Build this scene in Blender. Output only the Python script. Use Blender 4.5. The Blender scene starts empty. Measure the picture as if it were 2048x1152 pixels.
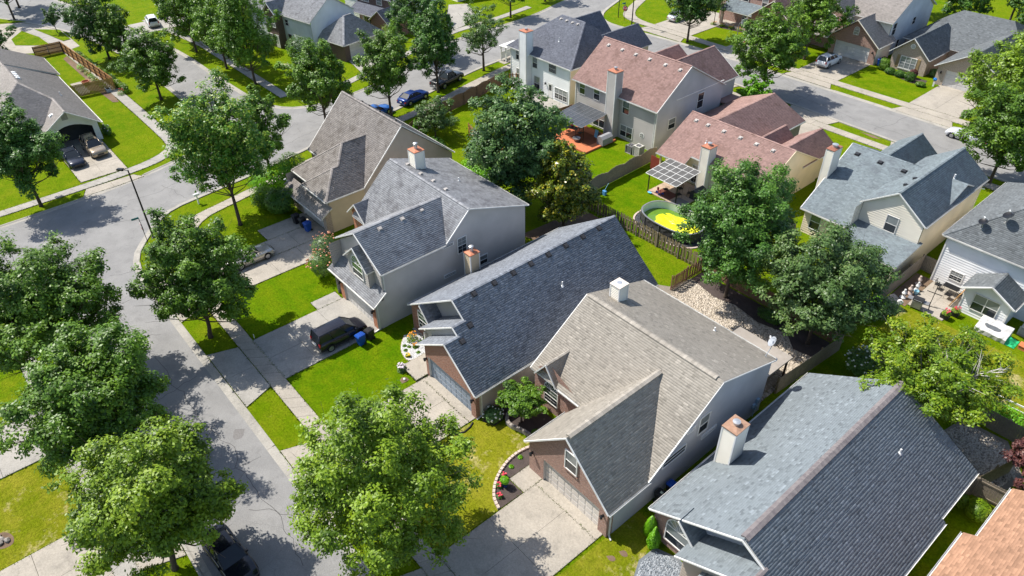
import bpy, math, random
import numpy as np
from mathutils import Vector, Matrix

random.seed(7)
SC = bpy.context.scene
COL = SC.collection

# ------------------------------------------------------------------ camera
cam_d = bpy.data.cameras.new('camera')
cam = bpy.data.objects.new('camera', cam_d)
COL.objects.link(cam)
R_ = Vector((0.65114305, 0.75884178, -0.01311042))
D_ = Vector((0.45809908, -0.40673869, -0.79038527))
F_ = Vector((-0.60510988, 0.508648, -0.61246979))
m = Matrix.Identity(4)
for i in range(3):
    m[i][0] = R_[i]; m[i][1] = -D_[i]; m[i][2] = -F_[i]
m.translation = Vector((0, 0, 40))
cam.matrix_world = m
cam_d.sensor_width = 36.0
cam_d.lens = 1440.68 / 2048 * 36
cam_d.clip_end = 2000
SC.camera = cam

# ------------------------------------------------------------------ sky, sun, exposure
SUN_EL = math.radians(55.5)
SUN_AZ = math.radians(23)            # azimuth of the shadows, from +X towards +Y
w = bpy.data.worlds.new('World'); SC.world = w; w.use_nodes = True
nt = w.node_tree
bg = nt.nodes['Background']
sky = nt.nodes.new('ShaderNodeTexSky')
sky.sky_type = 'NISHITA'; sky.sun_disc = False
sky.sun_elevation = SUN_EL
sd = Vector((-math.cos(SUN_AZ) * math.cos(SUN_EL), -math.sin(SUN_AZ) * math.cos(SUN_EL), math.sin(SUN_EL)))
sky.sun_rotation = math.atan2(sd.x, sd.y) % (2 * math.pi)
sky.air_density = 1.0; sky.dust_density = 1.2; sky.ozone_density = 1.0
nt.links.new(sky.outputs[0], bg.inputs[0])
bg.inputs[1].default_value = 0.125
sun_d = bpy.data.lights.new('sun', 'SUN'); sun_d.energy = 4.6; sun_d.angle = math.radians(0.5)
sun_d.color = (1.0, 0.955, 0.88)
sun = bpy.data.objects.new('sun', sun_d); COL.objects.link(sun)
sun.rotation_euler = (-sd).to_track_quat('-Z', 'Y').to_euler()
sun.location = (0, 0, 60)
SC.view_settings.view_transform = 'Standard'; SC.view_settings.look = 'None'
SC.view_settings.exposure = 0.70; SC.view_settings.gamma = 1.0
SC.view_settings.use_curve_mapping = False
SC.cycles.max_bounces = 6; SC.cycles.diffuse_bounces = 3; SC.cycles.transparent_max_bounces = 6

# ------------------------------------------------------------------ materials
MATS = {}
def _nt(name):
    mt = bpy.data.materials.new(name); mt.use_nodes = True
    n = mt.node_tree; b = n.nodes['Principled BSDF']
    MATS[name] = mt
    return mt, n, b
def N(n, t, **kw):
    x = n.nodes.new(t)
    for k, v in kw.items():
        if k.startswith('i_'):
            x.inputs[int(k[2:]) if k[2:].isdigit() else k[2:].replace('_', ' ')].default_value = v
        else: setattr(x, k, v)
    return x
def rgba(c): return (c[0], c[1], c[2], 1)
def ramp(n, stops, interp='LINEAR'):
    r = n.nodes.new('ShaderNodeValToRGB'); r.color_ramp.interpolation = interp
    e = r.color_ramp.elements
    while len(e) > 1: e.remove(e[-1])
    e[0].position = stops[0][0]; e[0].color = rgba(stops[0][1])
    for p, c in stops[1:]:
        q = e.new(p); q.color = rgba(c)
    return r
def pos(n): return n.nodes.new('ShaderNodeNewGeometry').outputs['Position']
def noise(n, scale, vec=None, detail=4, rough=.55):
    x = n.nodes.new('ShaderNodeTexNoise'); x.inputs['Scale'].default_value = scale
    x.inputs['Detail'].default_value = detail; x.inputs['Roughness'].default_value = rough
    n.links.new(vec if vec is not None else pos(n), x.inputs['Vector'])
    return x.outputs['Fac']
def mixc(n, fac, a, b, blend='MIX'):
    x = n.nodes.new('ShaderNodeMix'); x.data_type = 'RGBA'; x.blend_type = blend
    for s, v in ((0, fac), (6, a), (7, b)):
        if hasattr(v, 'is_output'): n.links.new(v, x.inputs[s])
        else: x.inputs[s].default_value = rgba(v) if isinstance(v, tuple) else v
    return x.outputs[2]
def mathn(n, op, a, b=0.0):
    x = n.nodes.new('ShaderNodeMath'); x.operation = op
    for s, v in ((0, a), (1, b)):
        if hasattr(v, 'is_output'): n.links.new(v, x.inputs[s])
        else: x.inputs[s].default_value = v
    return x.outputs[0]
def bump(n, b, h, dist=.01, strength=.5):
    x = n.nodes.new('ShaderNodeBump'); x.inputs['Distance'].default_value = dist; x.inputs['Strength'].default_value = strength
    n.links.new(h, x.inputs['Height']); n.links.new(x.outputs[0], b.inputs['Normal'])
def rng(n, v, lo, hi, a=0., b=1.):
    x = n.nodes.new('ShaderNodeMapRange'); n.links.new(v, x.inputs[0])
    for i, q in enumerate((lo, hi, a, b)): x.inputs[i + 1].default_value = q
    return x.outputs[0]
def attr(n, name='tone'):
    x = n.nodes.new('ShaderNodeAttribute'); x.attribute_name = name
    return x.outputs['Fac']
def M(name, c1, c2=None, scale=3., rough=.7, metal=0., bmp=0., spec=.3, big=.12, fine=0.):
    """plain weathered surface: two shades mixed by noise plus a larger mottling"""
    if name in MATS: return MATS[name]
    mt, n, b = _nt(name)
    c2 = c2 or tuple(x * .8 for x in c1)
    f = rng(n, noise(n, scale), .3, .7)
    c = mixc(n, f, c1, c2)
    g = rng(n, noise(n, .35, detail=2), .3, .7, 1 - big, 1 + big)
    c = mixc(n, 1.0, c, g, 'MULTIPLY')
    if fine:
        h = rng(n, noise(n, 30, detail=2), .25, .75, 1 - fine, 1 + fine)
        c = mixc(n, 1.0, c, h, 'MULTIPLY')
    n.links.new(c, b.inputs['Base Color'])
    b.inputs['Roughness'].default_value = rough; b.inputs['Metallic'].default_value = metal
    b.inputs['Specular IOR Level'].default_value = spec
    if bmp: bump(n, b, noise(n, scale * 6), .02, bmp)
    return mt
def M_shingle(name, cols, stain=None, stain_amt=.0, algae=.0, rough=.85, spec=.18):
    mt, n, b = _nt(name)
    t = attr(n)
    k = len(cols)
    r = ramp(n, [(i / (k - 1), c) for i, c in enumerate(cols)])
    n.links.new(t, r.inputs[0])
    c = r.outputs[0]
    g = rng(n, noise(n, .3, detail=2), .3, .7, .93, 1.07)
    c = mixc(n, 1.0, c, g, 'MULTIPLY')
    h = rng(n, noise(n, 45, detail=2), .25, .75, .8, 1.2)
    c = mixc(n, 1.0, c, h, 'MULTIPLY')
    if stain_amt:
        s = mathn(n, 'MULTIPLY', rng(n, noise(n, .8, detail=5, rough=.7), .5, .68), stain_amt)
        c = mixc(n, s, c, stain)
    n.links.new(c, b.inputs['Base Color'])
    b.inputs['Roughness'].default_value = rough; b.inputs['Specular IOR Level'].default_value = spec
    bump(n, b, noise(n, 60, detail=2), .01, .5)
    return mt
def M_brick(name, c1, c2, mortar):
    mt, n, b = _nt(name)
    sp = n.nodes.new('ShaderNodeSeparateXYZ'); n.links.new(pos(n), sp.inputs[0])
    cb = n.nodes.new('ShaderNodeCombineXYZ')
    n.links.new(mathn(n, 'ADD', sp.outputs[0], sp.outputs[1]), cb.inputs[0]); n.links.new(sp.outputs[2], cb.inputs[1])
    t = n.nodes.new('ShaderNodeTexBrick'); n.links.new(cb.outputs[0], t.inputs['Vector'])
    t.inputs['Scale'].default_value = 1.0; t.inputs['Brick Width'].default_value = .23; t.inputs['Row Height'].default_value = .085
    t.inputs['Mortar Size'].default_value = .011; t.inputs['Bias'].default_value = -.1
    t.inputs['Color1'].default_value = rgba(c1); t.inputs['Color2'].default_value = rgba(c2); t.inputs['Mortar'].default_value = rgba(mortar)
    g = rng(n, noise(n, 9., cb.outputs[0]), .25, .75, .65, 1.35)
    c = mixc(n, 1.0, t.outputs[0], g, 'MULTIPLY')
    n.links.new(c, b.inputs['Base Color']); b.inputs['Roughness'].default_value = .9
    bump(n, b, mathn(n, 'SUBTRACT', 1.0, t.outputs['Fac']), .012, .8)
    return mt
def M_gloss(name, c, rough=.08, metal=0., coat=0., spec=.5):
    if name in MATS: return MATS[name]
    mt, n, b = _nt(name)
    f = rng(n, noise(n, 1.5), .3, .7, .9, 1.1)
    n.links.new(mixc(n, 1.0, c, f, 'MULTIPLY'), b.inputs['Base Color'])
    b.inputs['Roughness'].default_value = rough; b.inputs['Metallic'].default_value = metal
    b.inputs['Coat Weight'].default_value = coat; b.inputs['Coat Roughness'].default_value = .05
    b.inputs['Specular IOR Level'].default_value = spec
    return mt
def M_leaf(name, dark, light, tip=None, trans=.32, rough=.42):
    mt, n, b = _nt(name)
    t = attr(n)
    stops = [(0.0, dark), (.6, light)]
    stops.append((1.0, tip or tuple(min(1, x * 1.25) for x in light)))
    r = ramp(n, stops); n.links.new(t, r.inputs[0])
    oi = n.nodes.new('ShaderNodeObjectInfo')
    v = rng(n, oi.outputs['Random'], 0, 1, .88, 1.12)
    c = mixc(n, 1.0, r.outputs[0], v, 'MULTIPLY')
    n.links.new(c, b.inputs['Base Color']); b.inputs['Roughness'].default_value = rough
    b.inputs['Specular IOR Level'].default_value = .35
    tr = n.nodes.new('ShaderNodeBsdfTranslucent')
    c2 = mixc(n, 1.0, c, (1.15, 1.1, .45), 'MULTIPLY')
    n.links.new(c2, tr.inputs[0])
    mx = n.nodes.new('ShaderNodeMixShader'); mx.inputs[0].default_value = trans
    n.links.new(b.outputs[0], mx.inputs[1]); n.links.new(tr.outputs[0], mx.inputs[2])
    n.links.new(mx.outputs[0], n.nodes['Material Output'].inputs[0])
    return mt
def M_grass(name, g1, g2, g3, dry_c, dry_lo=.615, dry_amt=.75):
    mt, n, b = _nt(name)
    big = noise(n, .09, detail=3); mid = noise(n, .6, detail=5, rough=.7); fine = noise(n, 6., detail=6, rough=.8)
    c = mixc(n, rng(n, big, .38, .62), g1, g2)
    c = mixc(n, rng(n, mid, .40, .66), c, g3)
    c = mixc(n, rng(n, noise(n, 1.7, detail=4, rough=.7), .52, .7, 0, .45), c, tuple(x * .6 for x in g1))
    dry = mathn(n, 'MULTIPLY', rng(n, noise(n, .45, detail=7, rough=.75), dry_lo, dry_lo + .09), dry_amt)
    c = mixc(n, dry, c, dry_c)
    c = mixc(n, 1.0, c, rng(n, fine, .25, .75, .42, 1.55), 'MULTIPLY')
    n.links.new(c, b.inputs['Base Color']); b.inputs['Roughness'].default_value = .8
    b.inputs['Specular IOR Level'].default_value = .02
    bump(n, b, fine, .15, 1.0)
    return mt
def M_ground_like(name, c1, c2, sc, dark=None, bumpd=.03, crack=False, spec=.25):
    mt, n, b = _nt(name)
    c = mixc(n, rng(n, noise(n, .4, detail=5, rough=.6), .35, .65), c1, c2)
    if dark:
        c = mixc(n, mathn(n, 'MULTIPLY', rng(n, noise(n, .75, detail=6, rough=.7), .52, .72), .62), c, dark)
    c = mixc(n, 1.0, c, rng(n, noise(n, sc, detail=4, rough=.7), .25, .75, .8, 1.2), 'MULTIPLY')
    if crack:
        v = n.nodes.new('ShaderNodeTexVoronoi'); v.feature = 'DISTANCE_TO_EDGE'; v.inputs['Scale'].default_value = .16
        wv = n.nodes.new('ShaderNodeVectorMath'); wv.operation = 'MULTIPLY_ADD'
        nz = n.nodes.new('ShaderNodeTexNoise'); nz.inputs['Scale'].default_value = .7; nz.inputs['Detail'].default_value = 5
        n.links.new(pos(n), nz.inputs['Vector'])
        n.links.new(nz.outputs['Color'], wv.inputs[0]); wv.inputs[1].default_value = (1.6, 1.6, 0); n.links.new(pos(n), wv.inputs[2])
        n.links.new(wv.outputs[0], v.inputs['Vector'])
        line = rng(n, v.outputs['Distance'], .0, .004, .35, 0.)
        c = mixc(n, line, c, tuple(x * .45 for x in c1))
    n.links.new(c, b.inputs['Base Color']); b.inputs['Roughness'].default_value = .9
    b.inputs['Specular IOR Level'].default_value = spec
    bump(n, b, noise(n, sc * 2), bumpd, .5)
    return mt

grass = M_grass('grass', (.084, .162, .0015), (.116, .182, .002), (.160, .202, .006), (.34, .27, .12), .64)
grass_dry = M_grass('dry_grass', (.125, .168, .004), (.178, .195, .008), (.24, .232, .02), (.46, .38, .18), .55)
grass_deep = M_grass('deep_grass', (.066, .152, .001), (.094, .172, .0015), (.135, .192, .003), (.20, .22, .05), .66)
asphalt = M_ground_like('asphalt', (.195, .191, .185), (.235, .23, .222), 14, (.145, .142, .137), crack=True)
concrete = M_ground_like('concrete', (.355, .318, .266), (.29, .262, .22), 9, (.185, .168, .143))
concrete2 = M_ground_like('weathered_concrete', (.33, .31, .275), (.27, .255, .23), 9, (.17, .162, .147))
kerbm = M_ground_like('kerb_concrete', (.34, .318, .278), (.27, .255, .225), 11, (.17, .16, .145))
mulch = M_ground_like('mulch', (.055, .042, .038), (.085, .065, .058), 16, (.03, .025, .022), .08)
soil = M_ground_like('soil', (.13, .085, .055), (.19, .13, .085), 12, (.07, .05, .035), .06)
gravel_b = M_ground_like('gravel_bed', (.21, .18, .145), (.27, .235, .19), 25, (.13, .115, .095), .08)
white = M('white_trim', (.72, .71, .68), (.62, .61, .58), rough=.55)
gutterm = M('gutter_metal', (.66, .65, .62), (.52, .51, .48), rough=.45)
grey_trim = M('grey_trim', (.45, .45, .45), rough=.6)
sid_grey = M('grey_siding', (.50, .465, .43), (.47, .435, .40), 1.2, .6)
sid_taupe = M('taupe_siding', (.42, .36, .30), (.39, .335, .28), 1.2, .6)
sid_dgrey = M('warm_grey_siding', (.44, .41, .38), (.42, .39, .36), 1.2, .6)
sid_bluegrey = M('cool_grey_siding', (.40, .40, .41), (.38, .38, .39), 1.2, .6)
sid_white = M('white_siding', (.80, .80, .79), (.77, .77, .765), 1.2, .55)
sid_cream = M('cream_siding', (.78, .66, .46), (.74, .63, .435), 1.2, .6)
sid_ivory = M('ivory_siding', (.79, .735, .625), (.76, .705, .595), 1.2, .6)
sid_tan = M('tan_siding', (.52, .42, .28), (.48, .39, .26), 1.2, .65)
sid_blue = M('pale_blue_siding', (.60, .63, .65), (.56, .59, .61), 1.2, .6)
brick_r = M_brick('red_brick', (.30, .12, .075), (.235, .095, .065), (.32, .25, .2))
brick_p = M_brick('pink_brick', (.38, .20, .15), (.25, .125, .095), (.36, .3, .26))
brick_o = M_brick('orange_brick', (.46, .15, .06), (.38, .12, .05), (.4, .25, .17))
brick_d = M_brick('dark_brick', (.13, .075, .055), (.10, .06, .045), (.17, .13, .11))
brick_t = M_brick('tan_brick', (.40, .31, .24), (.34, .265, .21), (.42, .36, .3))
sh_slate = M_shingle('slate_shingle', [(0.137, 0.148, 0.167), (0.171, 0.185, 0.209), (0.205, 0.222, 0.251), (0.247, 0.268, 0.302)], (.07, .07, .08), .35)
sh_blue = M_shingle('blue_grey_shingle', [(0.121, 0.138, 0.15), (0.151, 0.173, 0.187), (0.176, 0.202, 0.218), (0.168, 0.192, 0.208), (0.222, 0.253, 0.275)])
sh_taupe = M_shingle('taupe_shingle', [(0.225, 0.204, 0.174), (0.276, 0.25, 0.213), (0.315, 0.286, 0.244), (0.27, 0.245, 0.209), (0.375, 0.34, 0.29)])
sh_grey = M_shingle('weathered_grey_shingle', [(0.196, 0.199, 0.208), (0.245, 0.249, 0.26), (0.294, 0.299, 0.312)], (.075, .07, .078), .6)
sh_brown = M_shingle('grey_brown_shingle', [(0.187, 0.17, 0.158), (0.24, 0.218, 0.202), (0.288, 0.262, 0.242)], (.09, .075, .062), .6)
sh_red = M_shingle('red_brown_shingle', [(0.238, 0.152, 0.133), (0.29, 0.185, 0.162), (0.342, 0.218, 0.191)], (.13, .075, .058), .5)
sh_charc = M_shingle('charcoal_shingle', [(0.094, 0.099, 0.118), (0.125, 0.132, 0.157), (0.156, 0.165, 0.196)])
sh_lblue = M_shingle('pale_blue_grey_shingle', [(0.13, 0.154, 0.164), (0.162, 0.192, 0.205), (0.194, 0.23, 0.246)], (.08, .085, .10), .5)
sh_dgrey = M_shingle('dark_grey_shingle', [(0.094, 0.102, 0.106), (0.119, 0.129, 0.135), (0.138, 0.15, 0.156), (0.169, 0.184, 0.192)])
sh_orange = M_shingle('orange_brown_shingle', [(0.24, 0.138, 0.088), (0.285, 0.163, 0.104), (0.345, 0.198, 0.127), (0.39, 0.224, 0.143)])
sh_tan = M_shingle('tan_grey_shingle', [(0.217, 0.197, 0.18), (0.265, 0.24, 0.22), (0.313, 0.283, 0.26)])
ridge_m = M('ridge_shingle', (.115, .10, .105), (.19, .17, .165), 4., .85)
rust = M('rusty_metal', (.36, .13, .07), (.44, .19, .115), 5., .6, .2, .2)
rust2 = M('rusty_copper_metal', (.27, .155, .10), (.36, .225, .155), 5., .6, .2, .2)
galv = M('galvanised_metal', (.62, .62, .61), (.45, .45, .45), 6., .35, .7)
vent_d = M('dark_vent_metal', (.03, .03, .033), rough=.5)
vent_l = M('grey_vent_metal', (.40, .37, .34), (.30, .28, .26), rough=.5)
pvc = M('white_pipe', (.78, .78, .76), rough=.4)
glass = M_gloss('window_glass', (.022, .028, .035), .04, 0, 0, .8)
glass_b = M_gloss('blind_window_glass', (.20, .22, .22), .12, 0, .5, .6)
glass_g = M_gloss('green_window_glass', (.08, .12, .09), .05, 0, .5, .7)
doorm = M('garage_door_white', (.62, .60, .57), (.57, .55, .52), 1., .5)
doorb = M('garage_door_blue_grey', (.215, .265, .33), (.19, .24, .30), 1., .45)
doort = M('garage_door_taupe', (.60, .55, .50), (.56, .515, .465), 1., .5)
bark = M('bark', (.10, .075, .055), (.06, .045, .035), 9, .95, 0, .5)
bark_l = M('pale_bark', (.34, .31, .27), (.25, .22, .19), 9, .95, 0, .5)
wood_new = M('cedar_fence_wood', (.58, .30, .11), (.46, .22, .075), 5, .8, 0, .2, fine=.15)
wood_oil = M('olive_fence_wood', (.42, .27, .075), (.32, .20, .055), 5, .8, 0, .2, fine=.15)
wood_old = M('weathered_fence_wood', (.20, .165, .125), (.27, .225, .175), 5, .9, 0, .3, fine=.2)
wood_grn = M('mossy_fence_wood', (.17, .135, .075), (.25, .20, .115), 5, .9, 0, .3, fine=.2)
wood_br = M('brown_fence_wood', (.20, .11, .065), (.26, .15, .09), 5, .85, 0, .2, fine=.15)
wood_dk = M('dark_rail_wood', (.055, .03, .018), (.08, .045, .028), 5, .85)
wood_deck = M('orange_deck_wood', (.52, .17, .075), (.43, .13, .055), 4, .75, 0, .2)
pallet_w = M('bare_pine_wood', (.55, .33, .14), (.46, .27, .11), 4, .8)
black_p = M('black_plastic', (.018, .018, .02), (.028, .028, .03), 3, .45)
blue_p = M('blue_plastic', (.012, .075, .36), (.01, .06, .30), 3, .4)
black_m = M('black_metal', (.02, .02, .022), rough=.4, metal=.3)
grey_m = M('grey_metal', (.30, .30, .31), rough=.4, metal=.5)
tarp_g = M('green_tarp', (.02, .42, .16), (.015, .33, .12), 4, .5)
tarp_k = M('black_vinyl', (.03, .03, .032), (.075, .075, .078), 5, .35)
tarp_w = M('grey_white_cover', (.55, .54, .52), (.42, .41, .40), 3, .6)
red_s = M('sign_red', (.45, .015, .02), rough=.45)
sign_w = M('sign_white', (.80, .80, .78), rough=.45)
sign_g = M('sign_green', (.02, .16, .17), rough=.45)
tyre = M('tyre_rubber', (.02, .02, .021), rough=.85)
rimm = M('wheel_rim', (.55, .55, .56), rough=.3, metal=.8)
carglass = M_gloss('car_glass', (.012, .016, .02), .12, 0, .15, .4)
lampred = M_gloss('tail_lamp', (.40, .01, .015), .15)
lampw = M_gloss('head_lamp', (.55, .56, .58), .1, .3)
chrome = M_gloss('chrome', (.7, .7, .72), .15, 1.)
stone_l = M('pale_stone', (.50, .40, .34), (.42, .335, .285), 6, .85, 0, .3)
stone_g = M('grey_stone', (.30, .27, .24), (.22, .20, .18), 6, .9, 0, .3)
yel_w = M('yellow_pool_cover', (.64, .60, .01), (.50, .54, .015), 1.1, .35, 0, .5)
poolwall = M('pool_liner', (.58, .68, .60), (.66, .74, .68), 1.5, .5)
lf_maple = M_leaf('green_leaf', (0.039, 0.094, 0.010), (0.130, 0.256, 0.020), (0.193, 0.315, 0.026))
lf_dark = M_leaf('dark_green_leaf', (0.028, 0.075, 0.014), (0.083, 0.194, 0.027), (0.143, 0.262, 0.036))
lf_lime = M_leaf('lime_leaf', (0.056, 0.115, 0.007), (0.200, 0.318, 0.017), (0.294, 0.398, 0.026))
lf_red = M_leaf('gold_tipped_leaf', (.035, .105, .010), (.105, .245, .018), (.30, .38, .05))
lf_grey = M_leaf('grey_green_leaf', (.045, .095, .028), (.120, .215, .055), (.20, .28, .085))
lf_mag = M_leaf('magnolia_leaf', (0.031, 0.062, 0.006), (0.130, 0.178, 0.015), (0.370, 0.300, 0.022), .2, .3)
lf_yel = M_leaf('yellow_green_leaf', (.055, .125, .006), (.165, .265, .010), (.30, .36, .016))
lf_pur = M_leaf('purple_leaf', (0.042, 0.015, 0.016), (0.148, 0.054, 0.052), (0.235, 0.098, 0.072))
lf_brt = M_leaf('bright_green_leaf', (0.056, 0.163, 0.005), (0.174, 0.434, 0.012), (0.252, 0.510, 0.018))
lf_blue = M_leaf('blue_green_leaf', (0.031, 0.077, 0.022), (0.104, 0.209, 0.056), (0.168, 0.277, 0.072))
petal_r = M('red_petal', (.50, .03, .05), (.60, .08, .12), 5)
petal_o = M('orange_petal', (.70, .22, .02), (.75, .38, .04), 5)
petal_p = M('pale_petal', (.62, .55, .58), (.50, .42, .48), 5)
petal_s = M('salmon_petal', (.55, .24, .15), (.42, .20, .12), 5)
petal_w = M('white_petal', (.68, .68, .60), (.55, .57, .48), 5)

# ------------------------------------------------------------------ mesh helpers
Z = Vector((0, 0, 1))
class Th:
    """a thing: an Empty at its base that parents its parts; parts are given in world (rot 0) or local coordinates"""
    def __init__(s, name, label, cat, loc, rz=0., local=False, group=None, kind=None):
        o = bpy.data.objects.new(name, None); COL.objects.link(o)
        o.empty_display_size = .3
        o.location = loc; o.rotation_euler = (0, 0, rz)
        if label: o['label'] = label
        if cat: o['category'] = cat
        if group: o['group'] = group
        if kind: o['kind'] = kind
        s.o = o; s.off = (0, 0, 0) if local else tuple(loc)
def _par(parent):
    if parent is None: return None, (0, 0, 0)
    if isinstance(parent, Th): return parent.o, parent.off
    return parent, tuple(parent.get('_off', (0, 0, 0)))
def tag(o, label, cat, group=None, kind=None):
    if label: o['label'] = label
    if cat: o['category'] = cat
    if group: o['group'] = group
    if kind: o['kind'] = kind
    return o
OFF = {}
class MB:
    def __init__(s): s.v = []; s.f = []; s.m = []; s.t = []
    def poly(s, pts, m=0, t=.5):
        k = len(s.v); s.v += [tuple(p) for p in pts]; s.f.append(tuple(range(k, k + len(pts)))); s.m.append(m); s.t.append(t); return s
    def box(s, a, b, m=0, t=.5):
        (x0, y0, z0), (x1, y1, z1) = a, b
        k = len(s.v)
        s.v += [(x0, y0, z0), (x1, y0, z0), (x1, y1, z0), (x0, y1, z0), (x0, y0, z1), (x1, y0, z1), (x1, y1, z1), (x0, y1, z1)]
        for f in ((3, 2, 1, 0), (4, 5, 6, 7), (0, 1, 5, 4), (1, 2, 6, 5), (2, 3, 7, 6), (3, 0, 4, 7)):
            s.f.append(tuple(k + i for i in f)); s.m.append(m); s.t.append(t)
        return s
    def hexa(s, c, m=0, t=.5):
        k = len(s.v); s.v += [tuple(q) for q in c]
        for f in ((3, 2, 1, 0), (4, 5, 6, 7), (0, 1, 5, 4), (1, 2, 6, 5), (2, 3, 7, 6), (3, 0, 4, 7)):
            s.f.append(tuple(k + i for i in f)); s.m.append(m); s.t.append(t)
        return s
    def beam(s, p, q, w, h, m=0, up=Z, t=.5):
        p = Vector(p); q = Vector(q); d = (q - p).normalized(); up = Vector(up)
        sd_ = d.cross(up)
        if sd_.length < 1e-4: sd_ = d.cross(Vector((1, 0, 0)))
        sd_.normalize(); u = sd_.cross(d).normalized()
        a = sd_ * w / 2; b = u * h / 2
        return s.hexa([p - a - b, p + a - b, q + a - b, q - a - b, p - a + b, p + a + b, q + a + b, q - a + b], m, t)
    def tube(s, pts, radii, n=8, m=0, cap=True, t=.5):
        pts = [Vector(p) for p in pts]
        if not hasattr(radii, '__len__'): radii = [radii] * len(pts)
        rings = []; ref = None
        for i, p in enumerate(pts):
            d = (pts[min(i + 1, len(pts) - 1)] - pts[max(i - 1, 0)]).normalized()
            if ref is None:
                ref = d.cross(Vector((.3, .9, .1)) if abs(d.z) > .9 else Z).normalized()
            else:
                ref = (ref - d * ref.dot(d)).normalized()
            b = d.cross(ref); k = len(s.v)
            for j in range(n):
                a = 2 * math.pi * j / n
                s.v.append(tuple(p + (ref * math.cos(a) + b * math.sin(a)) * radii[i]))
            rings.append(k)
        for i in range(len(pts) - 1):
            for j in range(n):
                s.f.append((rings[i] + j, rings[i] + (j + 1) % n, rings[i + 1] + (j + 1) % n, rings[i + 1] + j)); s.m.append(m); s.t.append(t)
        if cap:
            s.f.append(tuple(rings[0] + j for j in reversed(range(n)))); s.m.append(m); s.t.append(t)
            s.f.append(tuple(rings[-1] + j for j in range(n))); s.m.append(m); s.t.append(t)
        return s
    def lathe(s, c, prof, n=16, m=0, t=.5, cap=True):
        k0 = len(s.v)
        for r, z in prof:
            for j in range(n):
                a = 2 * math.pi * j / n
                s.v.append((c[0] + r * math.cos(a), c[1] + r * math.sin(a), c[2] + z))
        for i in range(len(prof) - 1):
            for j in range(n):
                s.f.append((k0 + i * n + j, k0 + i * n + (j + 1) % n, k0 + (i + 1) * n + (j + 1) % n, k0 + (i + 1) * n + j)); s.m.append(m); s.t.append(t)
        if cap:
            s.f.append(tuple(k0 + j for j in reversed(range(n)))); s.m.append(m); s.t.append(t)
            s.f.append(tuple(k0 + (len(prof) - 1) * n + j for j in range(n))); s.m.append(m); s.t.append(t)
        return s
    def prism(s, pts, vec, m=0, m_side=None, t=.5, bottom=True):
        """pts: outward-facing polygon (top); extruded along vec"""
        vec = Vector(vec); pts = [Vector(p) for p in pts]; ms = m if m_side is None else m_side
        s.poly(pts, m, t)
        lo = [p + vec for p in pts]
        if bottom: s.poly(lo[::-1], ms, t)
        for i in range(len(pts)):
            j = (i + 1) % len(pts)
            s.poly([pts[i], lo[i], lo[j], pts[j]], ms, t)
        return s
    def blob(s, c, r, n=1, m=0, t=.5, seed=0, jit=.15):
        """small rough stone / clump"""
        rr = random.Random(seed); k = len(s.v)
        ph = (1 + 5 ** .5) / 2
        ico = [(-1, ph, 0), (1, ph, 0), (-1, -ph, 0), (1, -ph, 0), (0, -1, ph), (0, 1, ph), (0, -1, -ph), (0, 1, -ph), (ph, 0, -1), (ph, 0, 1), (-ph, 0, -1), (-ph, 0, 1)]
        L = math.hypot(1, ph)
        for q in ico:
            j = 1 + rr.uniform(-jit, jit)
            s.v.append((c[0] + q[0] / L * r[0] * j, c[1] + q[1] / L * r[1] * j, c[2] + q[2] / L * r[2] * j))
        for f in ((0, 11, 5), (0, 5, 1), (0, 1, 7), (0, 7, 10), (0, 10, 11), (1, 5, 9), (5, 11, 4), (11, 10, 2), (10, 7, 6), (7, 1, 8), (3, 9, 4), (3, 4, 2), (3, 2, 6), (3, 6, 8), (3, 8, 9), (4, 9, 5), (2, 4, 11), (6, 2, 10), (8, 6, 7), (9, 8, 1)):
            s.f.append(tuple(k + i for i in f)); s.m.append(m); s.t.append(t)
        return s
    def mesh(s, name, mats, off=(0, 0, 0), smooth=False):
        me = bpy.data.meshes.new(name)
        if off != (0, 0, 0):
            v = [(a - off[0], b - off[1], c - off[2]) for a, b, c in s.v]
        else: v = s.v
        me.from_pydata(v, [], s.f)
        if not isinstance(mats, (list, tuple)): mats = [mats]
        for q in mats: me.materials.append(q)
        me.polygons.foreach_set('material_index', np.array(s.m, 'i'))
        at = me.attributes.new('tone', 'FLOAT', 'FACE'); at.data.foreach_set('value', np.array(s.t, 'f'))
        if smooth: me.polygons.foreach_set('use_smooth', np.ones(len(s.f), bool))
        me.update()
        return me
    def build(s, name, mats, parent=None, smooth=False, kind=None):
        po = off = None
        if isinstance(parent, Th): po, off = parent.o, parent.off
        elif parent is not None: po, off = parent, OFF.get(parent.name, (0, 0, 0))
        else: off = (0, 0, 0)
        o = bpy.data.objects.new(name, s.mesh(name, mats, off, smooth)); COL.objects.link(o)
        if po: o.parent = po
        OFF[o.name] = off
        if kind: o['kind'] = kind
        return o
def top(mb, name, mats, loc, label, cat, smooth=False, group=None, kind=None):
    """a thing that is one mesh; origin at its base"""
    o = bpy.data.objects.new(name, mb.mesh(name, mats, tuple(loc), smooth)); COL.objects.link(o); o.location = loc
    OFF[o.name] = tuple(loc)
    return tag(o, label, cat, group, kind)
def inst(name, me, parent, loc, rot=(0, 0, 0), scale=(1, 1, 1)):
    """a piece sharing its mesh data with its alike"""
    o = bpy.data.objects.new(name, me); COL.objects.link(o)
    po, off = (parent.o, parent.off) if isinstance(parent, Th) else (parent, OFF.get(parent.name, (0, 0, 0)) if parent is not None else (0, 0, 0))
    if po: o.parent = po
    o.location = (loc[0] - off[0], loc[1] - off[1], loc[2] - off[2]); o.rotation_euler = rot; o.scale = scale
    return o
def structure(mb, name, mats, smooth=False):
    o = mb.build(name, mats, None, smooth); o['kind'] = 'structure'; return o

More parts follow.
